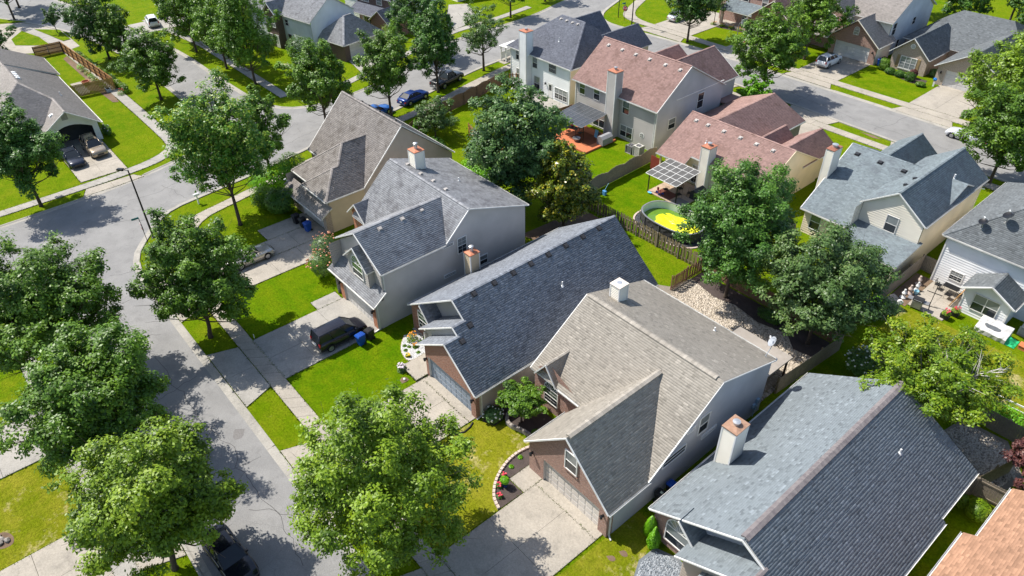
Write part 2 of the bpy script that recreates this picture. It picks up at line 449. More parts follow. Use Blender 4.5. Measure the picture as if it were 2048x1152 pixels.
def np_mesh(name, V, Fq, tone, mats, off=(0, 0, 0)):
    """fast mesh of quads. V (n,3), Fq (m,4)"""
    me = bpy.data.meshes.new(name)
    V = np.asarray(V, 'f') - np.asarray(off, 'f'); Fq = np.asarray(Fq, 'i')
    me.vertices.add(len(V)); me.vertices.foreach_set('co', V.ravel())
    me.loops.add(Fq.size); me.loops.foreach_set('vertex_index', Fq.ravel())
    me.polygons.add(len(Fq)); me.polygons.foreach_set('loop_start', np.arange(0, Fq.size, 4, dtype='i'))
    try: me.polygons.foreach_set('loop_total', np.full(len(Fq), 4, 'i'))
    except Exception: pass
    at = me.attributes.new('tone', 'FLOAT', 'FACE'); at.data.foreach_set('value', np.asarray(tone, 'f'))
    for q in (mats if isinstance(mats, (list, tuple)) else [mats]): me.materials.append(q)
    me.update(calc_edges=True)
    return me

# ------------------------------------------------------------------ roofs
rngs = np.random.default_rng(11)
def clip_x(P2, b):
    """x-extent of a convex 2-D polygon at height b"""
    xs = []
    n = len(P2)
    for i in range(n):
        (x0, y0), (x1, y1) = P2[i], P2[(i + 1) % n]
        if (y0 <= b <= y1) or (y1 <= b <= y0):
            if abs(y1 - y0) < 1e-9: xs += [x0, x1]
            else: xs.append(x0 + (x1 - x0) * (b - y0) / (y1 - y0))
    return (min(xs), max(xs)) if xs else None
class Roof:
    def __init__(s, parent, sh, trim=None, expo=.15, wmin=.13, wmax=.34, thick=.12):
        expo = expo + .02
        s.p = parent; s.sh = sh; s.trim = trim or white; s.slab = MB(); s.V = []; s.F = []; s.T = []; s.n = 0
        s.e = expo; s.w = (wmin, wmax); s.th = thick; s.caps = []; s.guts = []
    def slope(s, poly, lift=.0, slab=True):
        """poly: planar convex polygon, anticlockwise seen from outside/above"""
        P = [Vector(p) for p in poly]
        nrm = (P[1] - P[0]).cross(P[2] - P[0]).normalized()
        if nrm.z < 0: P = P[::-1]; nrm = -nrm
        if slab: s.slab.prism(P, (0, 0, -s.th), 0, 1)
        u = Z.cross(nrm).normalized(); v = nrm.cross(u).normalized()
        if v.z < 0: v = -v; u = -u
        o = min(P, key=lambda q: q.z)
        P2 = [((q - o).dot(u), (q - o).dot(v)) for q in P]
        bmin = min(q[1] for q in P2); bmax = max(q[1] for q in P2)
        b = bmin; k = 0
        o_ = np.array(o); u_ = np.array(u); v_ = np.array(v); n_ = np.array(nrm)
        while b < bmax - .02:
            b1 = min(b + s.e, bmax)
            e0 = clip_x(P2, b + 1e-5); e1 = clip_x(P2, b1 - 1e-5)
            if e0 is None or e1 is None: b = b1; continue
            L = min(e0[0], e1[0]); R = max(e0[1], e1[1])
            nn = max(2, int((R - L) / s.w[0]) + 2)
            cut = L - rngs.uniform(0, .3) + np.cumsum(rngs.uniform(s.w[0], s.w[1], nn))
            cut = np.concatenate([[L], cut[(cut > L + .03) & (cut < R - .03)], [R]])
            a0, a1 = cut[:-1], cut[1:]
            bl, br = np.clip(a0, *e0), np.clip(a1, *e0); tl, tr = np.clip(a0, *e1), np.clip(a1, *e1)
            keep = ((br - bl) + (tr - tl)) > .01
            bl, br, tl, tr = bl[keep], br[keep], tl[keep], tr[keep]
            m_ = len(bl)
            if m_ == 0: b = b1; continue
            t = np.clip(.5 + .24 * rngs.standard_normal(m_), 0, 1)
            lo = .013 + .008 * (rngs.random(m_) > .5); hi = .004
            def pt(a, bb, h): return o_ + np.outer(a, u_) + bb * v_ + np.outer(np.broadcast_to(h + lift, a.shape), n_)
            A = pt(bl, b - .004, lo); B = pt(br, b - .004, lo); C_ = pt(tr, b1 + .012, np.full(m_, hi)); D = pt(tl, b1 + .012, np.full(m_, hi))
            A0 = pt(bl, b - .004, np.zeros(m_)); B0 = pt(br, b - .004, np.zeros(m_))
            st = np.stack([A, B, C_, D, A0, B0], 1).reshape(-1, 3)
            base = s.n + np.arange(m_)[:, None] * 6
            s.V.append(st)
            s.F.append(base + np.array([[0, 1, 2, 3]])); s.F.append(base + np.array([[4, 5, 1, 0]]))
            s.T += [t, t]; s.n += m_ * 6
            b = b1; k += 1
    def ridge(s, p, q, w=.30, h=.035, vent=False):
        p = Vector(p); q = Vector(q); d = q - p; L = d.length; n = max(1, int(L / .22)); d.normalize()
        side = d.cross(Z).normalized()
        hh = .09 if vent else h; s.cap = MB(); s.caps.append(s.cap)
        for i in range(n):
            a = p + d * (L * i / n); b = p + d * (L * (i + 1) / n)
            t = rngs.random(); dz = .012 * (i % 2)
            sl = -.42 * w / 2
            top_ = hh + dz * .6
            for sg in (1, -1):
                o = side * sg * w / 2
                c = [a + Z * top_, a + o + Z * (top_ + sl), b + o + Z * (top_ + sl), b + Z * top_]
                if sg < 0: c = c[::-1]
                s.cap.poly([tuple(x) for x in c], 0, t)
                e = [a + o + Z * (top_ + sl), a + o + Z * (sl - .02), b + o + Z * (sl - .02), b + o + Z * (top_ + sl)]
                if sg < 0: e = e[::-1]
                s.cap.poly([tuple(x) for x in e], 0, t)
        for a, sg in ((p, -1), (q, 1)):
            c = [a + Z * hh, a + side * w / 2 + Z * (hh + sl), a + side * w / 2 + Z * (sl - .02), a - side * w / 2 + Z * (sl - .02), a - side * w / 2 + Z * (hh + sl)]
            s.cap.poly([tuple(x) for x in (c if sg > 0 else c[::-1])], 0, .5)
    def gutter(s, p, q, out=(0, 0, 0)):
        o = Vector(out) * .06; s.gut = MB(); s.guts.append(s.gut)
        p = Vector(p) + o - Z * .09; q = Vector(q) + o - Z * .09
        d = (q - p).normalized(); sd_ = d.cross(Z).normalized()
        s.gut.beam(p, q, .11, .02, up=Z)
        s.gut.beam(p + sd_ * .06 + Z * .04, q + sd_ * .06 + Z * .04, .015, .11)
        s.gut.beam(p - sd_ * .06 + Z * .04, q - sd_ * .06 + Z * .04, .015, .11)
        s.gut.beam(p + d * .01 + Z * .04 - d * .02, p + d * .01 + Z * .04, .11, .09)
    def done(s, name='roof'):
        r = s.slab.build(name, [s.sh, s.trim], s.p)
        off = OFF[r.name]
        me = np_mesh('shingles', np.concatenate(s.V), np.concatenate(s.F), np.concatenate(s.T), s.sh, off)
        o = bpy.data.objects.new('shingles', me); COL.objects.link(o); o.parent = r; o['kind'] = 'stuff'
        for c in s.caps: c.build('ridge_cap', s.capm if hasattr(s, 'capm') else s.sh, r)
        for c in s.guts: c.build('gutter', gutterm, r)
        return r

# ------------------------------------------------------------------ walls
class WF:
    """a wall plane: s runs along u from origin, n points outwards"""
    def __init__(s, o, u, n): s.o = Vector((o[0], o[1], 0)); s.u = Vector((u[0], u[1], 0)); s.n = Vector((n[0], n[1], 0))
    def p(s, a, z, d=0.): return s.o + s.u * a + s.n * d + Z * z
def wall_y0(x, y): return WF((x, y), (1, 0), (0, -1))     # faces -Y, s = X - x
def wall_x1(x, y): return WF((x, y), (0, 1), (1, 0))      # faces +X, s = Y - y
def wall_x0(x, y): return WF((x, y), (0, -1), (-1, 0))    # faces -X, s = y - Y
def wall_y1(x, y): return WF((x, y), (-1, 0), (0, 1))     # faces +Y, s = x - X
def siding(mb, wf, poly, lap=.235, m=0):
    """clapboards over a convex polygon of (s, z)"""
    z0 = min(q[1] for q in poly); z1 = max(q[1] for q in poly); z = z0
    while z < z1 - 1e-4:
        zt = min(z + lap, z1)
        a = clip_x(poly, z + 1e-5); b = clip_x(poly, zt - 1e-5)
        if a and b:
            mb.poly([wf.p(a[0], z, .042), wf.p(a[1], z, .042), wf.p(b[1], zt, .004), wf.p(b[0], zt, .004)], m, random.random())
            mb.poly([wf.p(a[0], z, 0), wf.p(a[1], z, 0), wf.p(a[1], z, .042), wf.p(a[0], z, .042)], m, .5)
        z = zt
def flat(mb, wf, poly, m=0, d=0.): mb.poly([wf.p(a, z, d) for a, z in poly], m)
def rect(s0, s1, z0, z1): return [(s0, z0), (s1, z0), (s1, z1), (s0, z1)]
def bar(mb, wf, s0, z0, s1, z1, d0, d1, m=0):
    c = [wf.p(s0, z0, d0), wf.p(s1, z0, d0), wf.p(s1, z0, d1), wf.p(s0, z0, d1), wf.p(s0, z1, d0), wf.p(s1, z1, d0), wf.p(s1, z1, d1), wf.p(s0, z1, d1)]
    mb.hexa(c[:4][::-1] + c[4:][::-1], m)
def window(par, wf, s, z, w_, h, trim=white, upper=None, lower=None, grid=(0, 0), arch=False, units=1, label=None, sill=None, shutters=None):
    """sash window centred at s, sill at z: frame > panes, muntins, sill"""
    f = MB(); t = .07
    s0, s1 = s - w_ / 2, s + w_ / 2
    bar(f, wf, s0 - t, z - t, s1 + t, z, .0, .085); bar(f, wf, s0 - t, z, s0, z + h, .0, .085); bar(f, wf, s1, z, s1 + t, z + h, .0, .085)
    if not arch: bar(f, wf, s0 - t, z + h, s1 + t, z + h + t, .0, .085)
    for k in range(1, units):
        x = s0 + w_ * k / units; bar(f, wf, x - t / 2, z, x + t / 2, z + h, .0, .085)
    bar(f, wf, s0, z + h * .5 - .025, s1, z + h * .5 + .025, .05, .075)
    if arch:
        n = 12; r = w_ / 2
        bar(f, wf, s0, z + h - .025, s1, z + h + .025, .05, .075)
        for i in range(n):
            a0, a1 = math.pi * i / n, math.pi * (i + 1) / n
            q = lambda a, rr, d: wf.p(s + math.cos(a) * rr, z + h + math.sin(a) * rr, d)
            c = [q(a0, r, 0), q(a1, r, 0), q(a1, r, .07), q(a0, r, .07), q(a0, r + t, 0), q(a1, r + t, 0), q(a1, r + t, .07), q(a0, r + t, .07)]
            f.hexa(c)
        for i in range(1, 6):
            a = math.pi * i / 6
            p0, p1 = (wf.p(s + math.cos(a) * .06, z + h + math.sin(a) * .06, .066), wf.p(s + math.cos(a) * r, z + h + math.sin(a) * r, .066))
            f.beam(p0, p1, .02, .02, up=wf.n)
    o = f.build('window', trim, par)
    if label: o['label'] = label
    up = upper or glass_b; lo = lower or glass
    for k in range(units):
        a = s0 + w_ * k / units + .01; b = s0 + w_ * (k + 1) / units - .01
        g = MB(); flat(g, wf, rect(a, b, z, z + h * .5), 0, .048); g.build('pane', lo, o)
        g = MB(); flat(g, wf, rect(a, b, z + h * .5, z + h), 0, .054); g.build('pane', up, o)
        if grid != (0, 0):
            mu = MB()
            for zz0, zz1 in ((z, z + h * .5), (z + h * .5, z + h)):
                for i in range(1, grid[0]):
                    x = a + (b - a) * i / grid[0]; bar(mu, wf, x - .008, zz0, x + .008, zz1,   .056, .064)
                for j in range(1, grid[1]):
                    y = zz0 + (zz1 - zz0) * j / grid[1]; bar(mu, wf, a, y - .008, b, y + .008,   .056, .064)
            mu.build('muntin', trim, o)
    if arch:
        g = MB(); n = 14
        g.poly([wf.p(s + math.cos(math.pi * i / n) * w_ / 2, z + h + math.sin(math.pi * i / n) * w_ / 2, .054) for i in range(n + 1)])
        g.build('pane', up, o)
    if sill:
        g = MB(); bar(g, wf, s0 - .15, z - .16, s1 + .15, z - t, 0, .09); g.build('sill', sill, o)
    return o
def shutter(par, wf, s, z, w_, h, mat):
    g = MB(); bar(g, wf, s - w_ / 2, z, s + w_ / 2, z + h, 0, .04)
    n = int(h / .1)
    for i in range(n): bar(g, wf, s - w_ / 2 + .04, z + .04 + (h - .08) * i / n, s + w_ / 2 - .04, z + .04 + (h - .08) * (i + .6) / n, .04, .05)
    return g.build('shutter', mat, par)
def garage(par, wf, s0, w_, h, mat, depth=.18, rows=4, cols=8, reveal=white):
    """recessed sectional door: door > panels"""
    d = MB(); flat(d, wf, rect(s0, s0 + w_, 0, h), 0, -depth)
    o = d.build('garage_door', mat, par)
    r = MB()
    r.poly([wf.p(s0, 0, 0), wf.p(s0, 0, -depth), wf.p(s0, h, -depth), wf.p(s0, h, 0)][::-1])
    r.poly([wf.p(s0 + w_, 0, 0), wf.p(s0 + w_, 0, -depth), wf.p(s0 + w_, h, -depth), wf.p(s0 + w_, h, 0)])
    r.poly([wf.p(s0, h, 0), wf.p(s0, h, -depth), wf.p(s0 + w_, h, -depth), wf.p(s0 + w_, h, 0)][::-1])
    r.build('door_frame', reveal, par)
    pw, ph = w_ / cols, h / rows
    me = None
    for j in range(rows):
        for i in range(cols):
            c = wf.p(s0 + pw * (i + .5), ph * (j + .5), -depth)
            if me is None:
                q = MB(); g = .05
                a, b = pw / 2 - g, ph / 2 - g
                f2 = WF((0, 0), wf.u, wf.n)
                O = [f2.p(-a, -b, .004), f2.p(a, -b, .004), f2.p(a, b, .004), f2.p(-a, b, .004)]
                I = [f2.p(-a + .04, -b + .04, .018), f2.p(a - .04, -b + .04, .018), f2.p(a - .04, b - .04, .018), f2.p(-a + .04, b - .04, .018)]
                q.poly(I)
                for k in range(4): q.poly([O[k], O[(k + 1) % 4], I[(k + 1) % 4], I[k]])
                me = q.mesh('panel', mat)
            inst('panel', me, o, c)
        if j:
            gl = 0
    g = MB()
    for j in range(1, rows): bar(g, wf, s0, ph * j - .012, s0 + w_, ph * j + .012, -depth, -depth + .006)
    g.build('section_joint', grey_trim, o)
    return o
def corner(mb, x, y, z0, z1, w_=.12, m=0): mb.box((x - w_ / 2, y - w_ / 2, z0), (x + w_ / 2, y + w_ / 2, z1), m)
def chimney(par, x0, x1, y0, y1, z0, z1, side, cap=rust, flue_h=.35, trim=white, flue_r=.17):
    c = MB()
    for wf, L in ((wall_y0(x0, y0), x1 - x0), (wall_x1(x1, y0), y1 - y0), (wall_y1(x1, y1), x1 - x0), (wall_x0(x0, y1), y1 - y0)):
        siding(c, wf, rect(0, L, z0, z1), .15)
    for x in (x0, x1):
        for y in (y0, y1): corner(c, x, y, z0, z1, .1, 1)
    o = c.build('chimney', [side, trim], par)
    k = MB(); k.box((x0 - .07, y0 - .07, z1), (x1 + .07, y1 + .07, z1 + .07))
    cx, cy = (x0 + x1) / 2, (y0 + y1) / 2
    k.hexa([(x0 - .03, y0 - .03, z1 + .07), (x1 + .03, y0 - .03, z1 + .07), (x1 + .03, y1 + .03, z1 + .07), (x0 - .03, y1 + .03, z1 + .07),
            (cx - .2, cy - .2, z1 + .14), (cx + .2, cy - .2, z1 + .14), (cx + .2, cy + .2, z1 + .14), (cx - .2, cy + .2, z1 + .14)])
    k.build('chimney_cap', cap, o)
    f = MB(); f.lathe((cx, cy, z1 + .1), [(flue_r, 0), (flue_r, flue_h * .6), (flue_r * .75, flue_h * .62), (flue_r * .75, flue_h * .78), (flue_r * 1.25, flue_h * .8), (flue_r * 1.25, flue_h), (flue_r * .4, flue_h * 1.12)], 14)
    f.build('flue', galv, o)
    return o
def roof_vent(par, p, up, mat, s=.36):
    """low box vent; up = horizontal direction up the slope with its slope"""
    (dx, dy, sl) = up
    d = Vector((dx, dy, sl)).normalized(); u = Vector((-dy, dx, 0)).normalized(); n = u.cross(d) if u.cross(d).z > 0 else d.cross(u)
    p = Vector(p); a = u * s / 2; b = d * s / 2
    q = MB(); lo = [p - a - b, p + a - b, p + a + b, p - a + b]
    q.hexa([x - n * .02 for x in lo] + [p - a * .92 - b * .95 + n * .17, p + a * .92 - b * .95 + n * .17, p + a * .92 + b * .6 + n * .12, p - a * .92 + b * .6 + n * .12])
    fl = [p - a * 1.35 - b * 1.3 + n * .028, p + a * 1.35 - b * 1.3 + n * .028, p + a * 1.35 + b * 1.3 + n * .028, p - a * 1.35 + b * 1.3 + n * .028]
    q.poly(fl)
    return q.build('roof_vent', mat, par)
def vent_pipe(par, p, h=.45, r=.05):
    q = MB(); q.tube([Vector(p) - Z * .05, Vector(p) + Z * h], r, 10); q.lathe((p[0], p[1], p[2] - .06), [(.16, 0), (.08, .12)], 10)
    return q.build('vent_pipe', pvc, par)
def downspout(par, x, y, z0, z1, dx=0, dy=0, m=None):
    q = MB(); q.box((x - .045, y - .045, z0 + .15), (x + .045, y + .045, z1))
    q.beam((x, y, z0 + .16), (x + dx * .5, y + dy * .5, z0 + .06), .09, .07)
    return q.build('downspout', m or gutterm, par)
def lantern(par, p, n):
    q = MB(); p = Vector(p); n = Vector(n)
    q.box(tuple(p + n * .02 - Vector((.05, .05, .1))), tuple(p + n * .02 + Vector((.05, .05, .1))))
    q.beam(p, p + n * .18 + Z * .1, .025, .025)
    c = p + n * .2
    q.lathe((c.x, c.y, c.z - .18), [(.05, 0), (.09, .04), (.1, .24), (.13, .25), (.02, .34)], 8)
    return q.build('wall_lantern', black_m, par)

# ------------------------------------------------------------------ vegetation
def leaf_mesh(name, cen, nrm_out, tone, size, mat, seed, off=(0, 0, 0), aspect=.55, upb=.5):
    """one small diamond-shaped leaf face per centre, tilted mostly outwards and upwards"""
    g = np.random.default_rng(seed); n = len(cen)
    nr = nrm_out + g.normal(0, .42, (n, 3)); nr[:, 2] += upb
    nr /= np.linalg.norm(nr, axis=1, keepdims=True) + 1e-9
    r = g.normal(0, 1, (n, 3)); u = np.cross(nr, r); u /= np.linalg.norm(u, axis=1, keepdims=True) + 1e-9
    v = np.cross(nr, u)
    L = size * g.uniform(.7, 1.35, (n, 1)); Wd = L * aspect
    bend = nr * L * g.uniform(-.12, .05, (n, 1))
    V = np.stack([cen - u * L * .5 + bend, cen - v * Wd * .5 + u * L * .05, cen + u * L * .5 + bend, cen + v * Wd * .5 + u * L * .05], 1).reshape(-1, 3)
    F = np.arange(n * 4).reshape(-1, 4)
    return np_mesh(name, V, F, np.clip(tone, 0, 1), mat, off)
def crown_points(g, R, n_lobe, clumps, leaves, shape, lobe_r=.36, squash=.8):
    """leaf centres of a crown of radii R about the origin: lobes > clumps > leaves"""
    cs = []; lobes = []
    i = np.arange(n_lobe) + .5
    ph = np.arccos(1 - 2 * i / n_lobe * .93); th = math.pi * (1 + 5 ** .5) * i + g.uniform(0, 6)
    for k in range(n_lobe):
        d = np.array([math.cos(th[k]) * math.sin(ph[k]), math.sin(th[k]) * math.sin(ph[k]), math.cos(ph[k])])
        d += g.normal(0, .12, 3); d /= np.linalg.norm(d)
        rad = g.uniform(.62, .92)
        p = d * rad
        if shape == 'cone': p[:2] *= np.clip(1.05 - .75 * (p[2] + 1) / 2, .2, 1) * 1.25
        elif shape == 'oval': p[:2] *= np.clip(1.15 - .45 * max(p[2], -.2), .5, 1.1)
        elif shape == 'umbrella': p[2] = p[2] * .7 + .2; p[:2] *= 1.12
        lobes.append(p)
    NC = 9
    for _ in range(NC):
        q = g.normal(0, 1, 3); q /= np.linalg.norm(q); lobes.append(q * np.array([.36, .36, .42]) * g.uniform(.5, 1.15))
    lobes = np.array(lobes)
    out_c = []; out_n = []; out_t = []
    for li, p in enumerate(lobes):
        lr = lobe_r * g.uniform(.6, 1.05); core = li >= n_lobe
        ax = p / (np.linalg.norm(p) + 1e-9); reach = np.linalg.norm(p) * g.uniform(.98, 1.2)
        ax2 = ax + np.array([0, 0, .18]); nc = max(4, int(clumps * g.uniform(.75, 1.25)))
        lt = g.normal(0, .10)
        for _ in range(nc):
            if core:
                d = g.normal(0, 1, 3); d /= np.linalg.norm(d); q = p + d * g.uniform(.08, .34); dq = d; cr = .10
            else:                       # a spray: wide near the limb, thin at its tip
                s = g.uniform(.42, 1.0) ** .8; lat = g.normal(0, 1, 3); lat -= ax * lat.dot(ax); lat /= np.linalg.norm(lat) + 1e-9
                wd = lr * (1.0 - .72 * max(0, (s - .45) / .55)) * g.uniform(.25, 1) ** .5
                q = ax * reach * s + lat * wd * np.array([1, 1, squash]); q[2] += .09 * s * s
                dq = lat * .75 + ax * .6 + np.array([0, 0, .25]); cr = g.uniform(.05, .095)
            nl = max(5, int(leaves * g.uniform(.6, 1.4)))
            e = g.normal(0, 1, (nl, 3)); e /= np.linalg.norm(e, axis=1, keepdims=True)
            rad = cr * g.uniform(.3, 1.25, (nl, 1))
            x = q + e * rad * np.array([1.1, 1.1, .7])
            out_c.append(x); nn = e * .4 + dq * .7; nn[:, 2] += .2
            out_n.append(nn); out_t.append(.46 + lt + g.normal(0, .12) + g.normal(0, .17, nl))
    C_ = np.concatenate(out_c) * np.array(R); Nn = np.concatenate(out_n); T = np.concatenate(out_t)
    return C_, Nn, T, lobes * np.array(R)
def tree(name, label, xy, zc, R, mat, n_lobe=16, clumps=22, leaves=34, leaf=.26, shape='round', seed=1, barkm=None, trunk_r=.18, lean=(0, 0), group=None, z_lim=None, tip=0., cat='tree', branches=True, bare=0, lobe_r=.36, multi=1):
    g = np.random.default_rng(seed); rr = random.Random(seed)
    x, y = xy; R = tuple(q * 1.1 for q in R); n_lobe = int(n_lobe * 1.3); lobe_r *= 1.12; leaves = int(leaves * .78); leaf *= .9
    t = Th(name, label, cat, (x, y, 0), group=group)
    C_, Nn, T, lobes = crown_points(g, R, n_lobe, clumps, leaves, shape, lobe_r)
    cc = np.array([x + lean[0], y + lean[1], zc])
    C_ = C_ + cc; lobes = lobes + cc
    if z_lim is not None:
        k = C_[:, 2] > z_lim; C_, Nn, T = C_[k], Nn[k], T[k]
    if tip:
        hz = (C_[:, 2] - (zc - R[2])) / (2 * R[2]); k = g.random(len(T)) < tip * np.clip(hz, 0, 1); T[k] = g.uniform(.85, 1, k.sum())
    me = leaf_mesh('crown', C_, Nn, T, leaf, mat, seed + 5, (x, y, 0))
    o = bpy.data.objects.new('crown', me); COL.objects.link(o); o.parent = t.o
    # trunk and limbs
    b = MB(); zb = max(.8, (zc - R[2]) * 1.0 + .25 * R[2])
    if branches:
        for q in range(multi):
            a = 6.28 * q / max(1, multi) + 1; sp = .25 * (multi > 1)
            x0, y0 = x + math.cos(a) * sp * .5, y + math.sin(a) * sp * .5
            xe, ye = x + lean[0] * .8 + math.cos(a) * sp * 4, y + lean[1] * .8 + math.sin(a) * sp * 4
            tr_ = trunk_r / (multi ** .5)
            b.tube([(x0, y0, -.05), (x0, y0, .25), ((x0 * 2 + xe) / 3, (y0 * 2 + ye) / 3, zb * .6), ((x0 + xe * 2) / 3, (y0 + ye * 2) / 3, zb + (zc - zb) * .4), (xe, ye, zc + R[2] * .45)],
                   [tr_ * 1.45, tr_ * 1.05, tr_ * .9, tr_ * .65, tr_ * .2], 9)
        top_z = zc + R[2] * .3
        for k, p in enumerate(lobes[:-9]):
            zs = zb * .75 + (min(p[2], top_z) - zb * .75) * rr.uniform(.15, .55); zs = min(max(zs, zb * .7), top_z)
            f = (zs) / (zc + R[2] * .45)
            s = Vector((x + lean[0] * f * .8, y + lean[1] * f * .8, zs)); e = Vector(p)
            mid = s.lerp(e, .5) + Vector((rr.uniform(-.2, .2), rr.uniform(-.2, .2), -.12 * (e - s).length + rr.uniform(0, .3)))
            r0 = trunk_r * rr.uniform(.28, .42)
            b.tube([s, mid, e], [r0, r0 * .6, r0 * .18], 5, cap=False)
            for _ in range(2):
                e2 = e + Vector((rr.uniform(-1, 1), rr.uniform(-1, 1), rr.uniform(-.2, .9))) * (.25 * R[0])
                b.tube([mid.lerp(e, .4), e2], [r0 * .35, r0 * .1], 4, cap=False)
    b.build('trunk', barkm or bark, t, True)
    return t
def shrub(name, label, xy, zc, R, mat, seed=1, leaf=.12, n=2600, cat='shrub', group=None, flowers=None, nf=0, shape='ball', z0=0., stems=True):
    g = np.random.default_rng(seed); x, y = xy
    t = Th(name, label, cat, (x, y, z0), group=group)
    d = g.normal(0, 1, (n, 3)); d /= np.linalg.norm(d, axis=1, keepdims=True)
    # uneven surface from a few bumps
    bd = g.normal(0, 1, (14, 3)); bd /= np.linalg.norm(bd, axis=1, keepdims=True)
    bump_ = np.max(d @ bd.T, axis=1) ** 6
    r = g.uniform(.5, 1., n) ** .5 * (.80 + .22 * bump_)
    C_ = d * r[:, None]
    if shape == 'cone': C_[:, :2] *= (1.0 - .82 * np.clip((C_[:, 2:3] + 1) / 2, 0, 1)) * 1.15
    C_ = C_ * np.array(R) + np.array([x, y, z0 + zc])
    k = C_[:, 2] > z0 + .02; C_ = C_[k]; d = d[k]; bump_ = bump_[k]
    T = .25 + .4 * bump_ + g.normal(0, .16, len(C_))
    me = leaf_mesh('foliage', C_, d, T, leaf, mat, seed, (x, y, z0))
    o = bpy.data.objects.new('foliage', me); COL.objects.link(o); o.parent = t.o
    if flowers:
        q = MB(); rr = random.Random(seed)
        for i in range(nf):
            a = rr.uniform(0, 6.28); e = math.acos(rr.uniform(.0, 1))
            p = (x + math.cos(a) * math.sin(e) * R[0], y + math.sin(a) * math.sin(e) * R[1], z0 + zc + math.cos(e) * R[2])
            s = rr.uniform(.05, .10); q.blob(p, (s, s, s * .8), seed=i, jit=.3)
        q.build('flower', flowers, t)
    if stems:
        q = MB(); rr = random.Random(seed)
        for i in range(5):
            a = rr.uniform(0, 6.28)
            q.tube([(x, y, z0 - .02), (x + math.cos(a) * R[0] * .5, y + math.sin(a) * R[1] * .5, z0 + zc)], [.03, .012], 5, cap=False)
        q.build('stem', bark, t)
    return t
def flower_plant(label, xy, r, h, leafm, petal, nf, seed, cat='plant', name='flowering_plant', z0=0., group=None):
    g = np.random.default_rng(seed); x, y = xy; n = 260
    t = Th(name, label, cat, (x, y, z0), group=group)
    a = g.uniform(0, 6.28, n); rad = g.random(n) ** .5 * r
    C_ = np.stack([x + np.cos(a) * rad, y + np.sin(a) * rad, z0 + h * g.uniform(.15, 1, n) * (1 - .5 * (rad / r) ** 2)], 1)
    nn = np.stack([np.cos(a), np.sin(a), np.full(n, .8)], 1)
    me = leaf_mesh('foliage', C_, nn, g.uniform(.2, .9, n), .16, leafm, seed, (x, y, z0), .35)
    o = bpy.data.objects.new('foliage', me); COL.objects.link(o); o.parent = t.o
    if nf:
        q = MB(); rr = random.Random(seed)
        for i in range(nf):
            b = rr.uniform(0, 6.28); d = rr.random() ** .5 * r * .9; s = rr.uniform(.04, .08)
            q.blob((x + math.cos(b) * d, y + math.sin(b) * d, z0 + h * rr.uniform(.8, 1.1)), (s, s, s * .7), seed=i, jit=.3)
        q.build('flower', petal, t)
    return t

# ------------------------------------------------------------------ fences
def picket_mesh(w_, h, th, dog, mat, name='picket'):
    q = MB(); a = w_ / 2
    if dog:
        pts = [(-a, 0), (a, 0), (a, h - a * .8), (a * .45, h), (-a * .45, h), (-a, h - a * .8)]
    else: pts = [(-a, 0), (a, 0), (a, h), (-a, h)]
    q.prism([(s, -th / 2, z) for s, z in pts], (0, th, 0))
    return q.mesh(name, mat)
def fence(name, label, pts, mat, railm=None, h=1.8, w_=.14, gap=.01, dog=True, side=1, postgap=2.4, scallop=0, both=False, rails=(.3, 1.5), z0=.04, group=None, post_h=None, tilt=.0):
    """fence along a polyline: pickets (one object each), posts, rails; side = which side of the rails carries the pickets"""
    loc = (pts[0][0], pts[0][1], 0)
    t = Th(name, label, 'fence', loc, group=group)
    railm = railm or mat; vs = []
    rr = random.Random(len(label))
    meshes = {}
    def pm(hh):
        k = round(hh, 2)
        if k not in meshes: meshes[k] = picket_mesh(w_, k, .02, dog, mat)
        return meshes[k]
    rail = MB(); pmesh = MB(); ph = post_h or h
    pmesh.box((-.05, -.05, -.02), (.05, .05, ph)); pmesh.hexa([(-.06, -.06, ph), (.06, -.06, ph), (.06, .06, ph), (-.06, .06, ph), (-.01, -.01, ph + .05), (.01, -.01, ph + .05), (.01, .01, ph + .05), (-.01, .01, ph + .05)])
    pme = pmesh.mesh('post', railm)
    for (ax, ay), (bx, by) in zip(pts[:-1], pts[1:]):
        d = Vector((bx - ax, by - ay, 0)); L = d.length; d.normalize(); nrm = Vector((-d.y, d.x, 0)) * side
        ang = math.atan2(d.y, d.x)
        for z in rails: rail.beam(Vector((ax, ay, z)), Vector((bx, by, z)), .04, .09)
        np_ = max(1, round(L / postgap))
        for i in range(np_ + 1):
            p = Vector((ax, ay, 0)) + d * (L * i / np_) - nrm * .075
            inst('post', pme, t, p, (0, 0, ang))
        n = int(L / (w_ + gap))
        for i in range(n):
            s = (i + .5) * L / n; hh = h
            if scallop:
                f = (s / L * np_) % 1; hh = h + scallop * (math.sin(math.pi * f)) - (scallop * .0)
                hh = round(hh / .05) * .05
            sd_ = 1 if not both else (1 if i % 2 else -1)
            p = Vector((ax, ay, z0 + rr.uniform(-.012, .012))) + d * s + nrm * (.032 * sd_)
            inst('picket', pm(hh), t, p, (rr.gauss(0, tilt), rr.gauss(0, tilt), ang))
    rail.build('rail', railm, t)
    return t

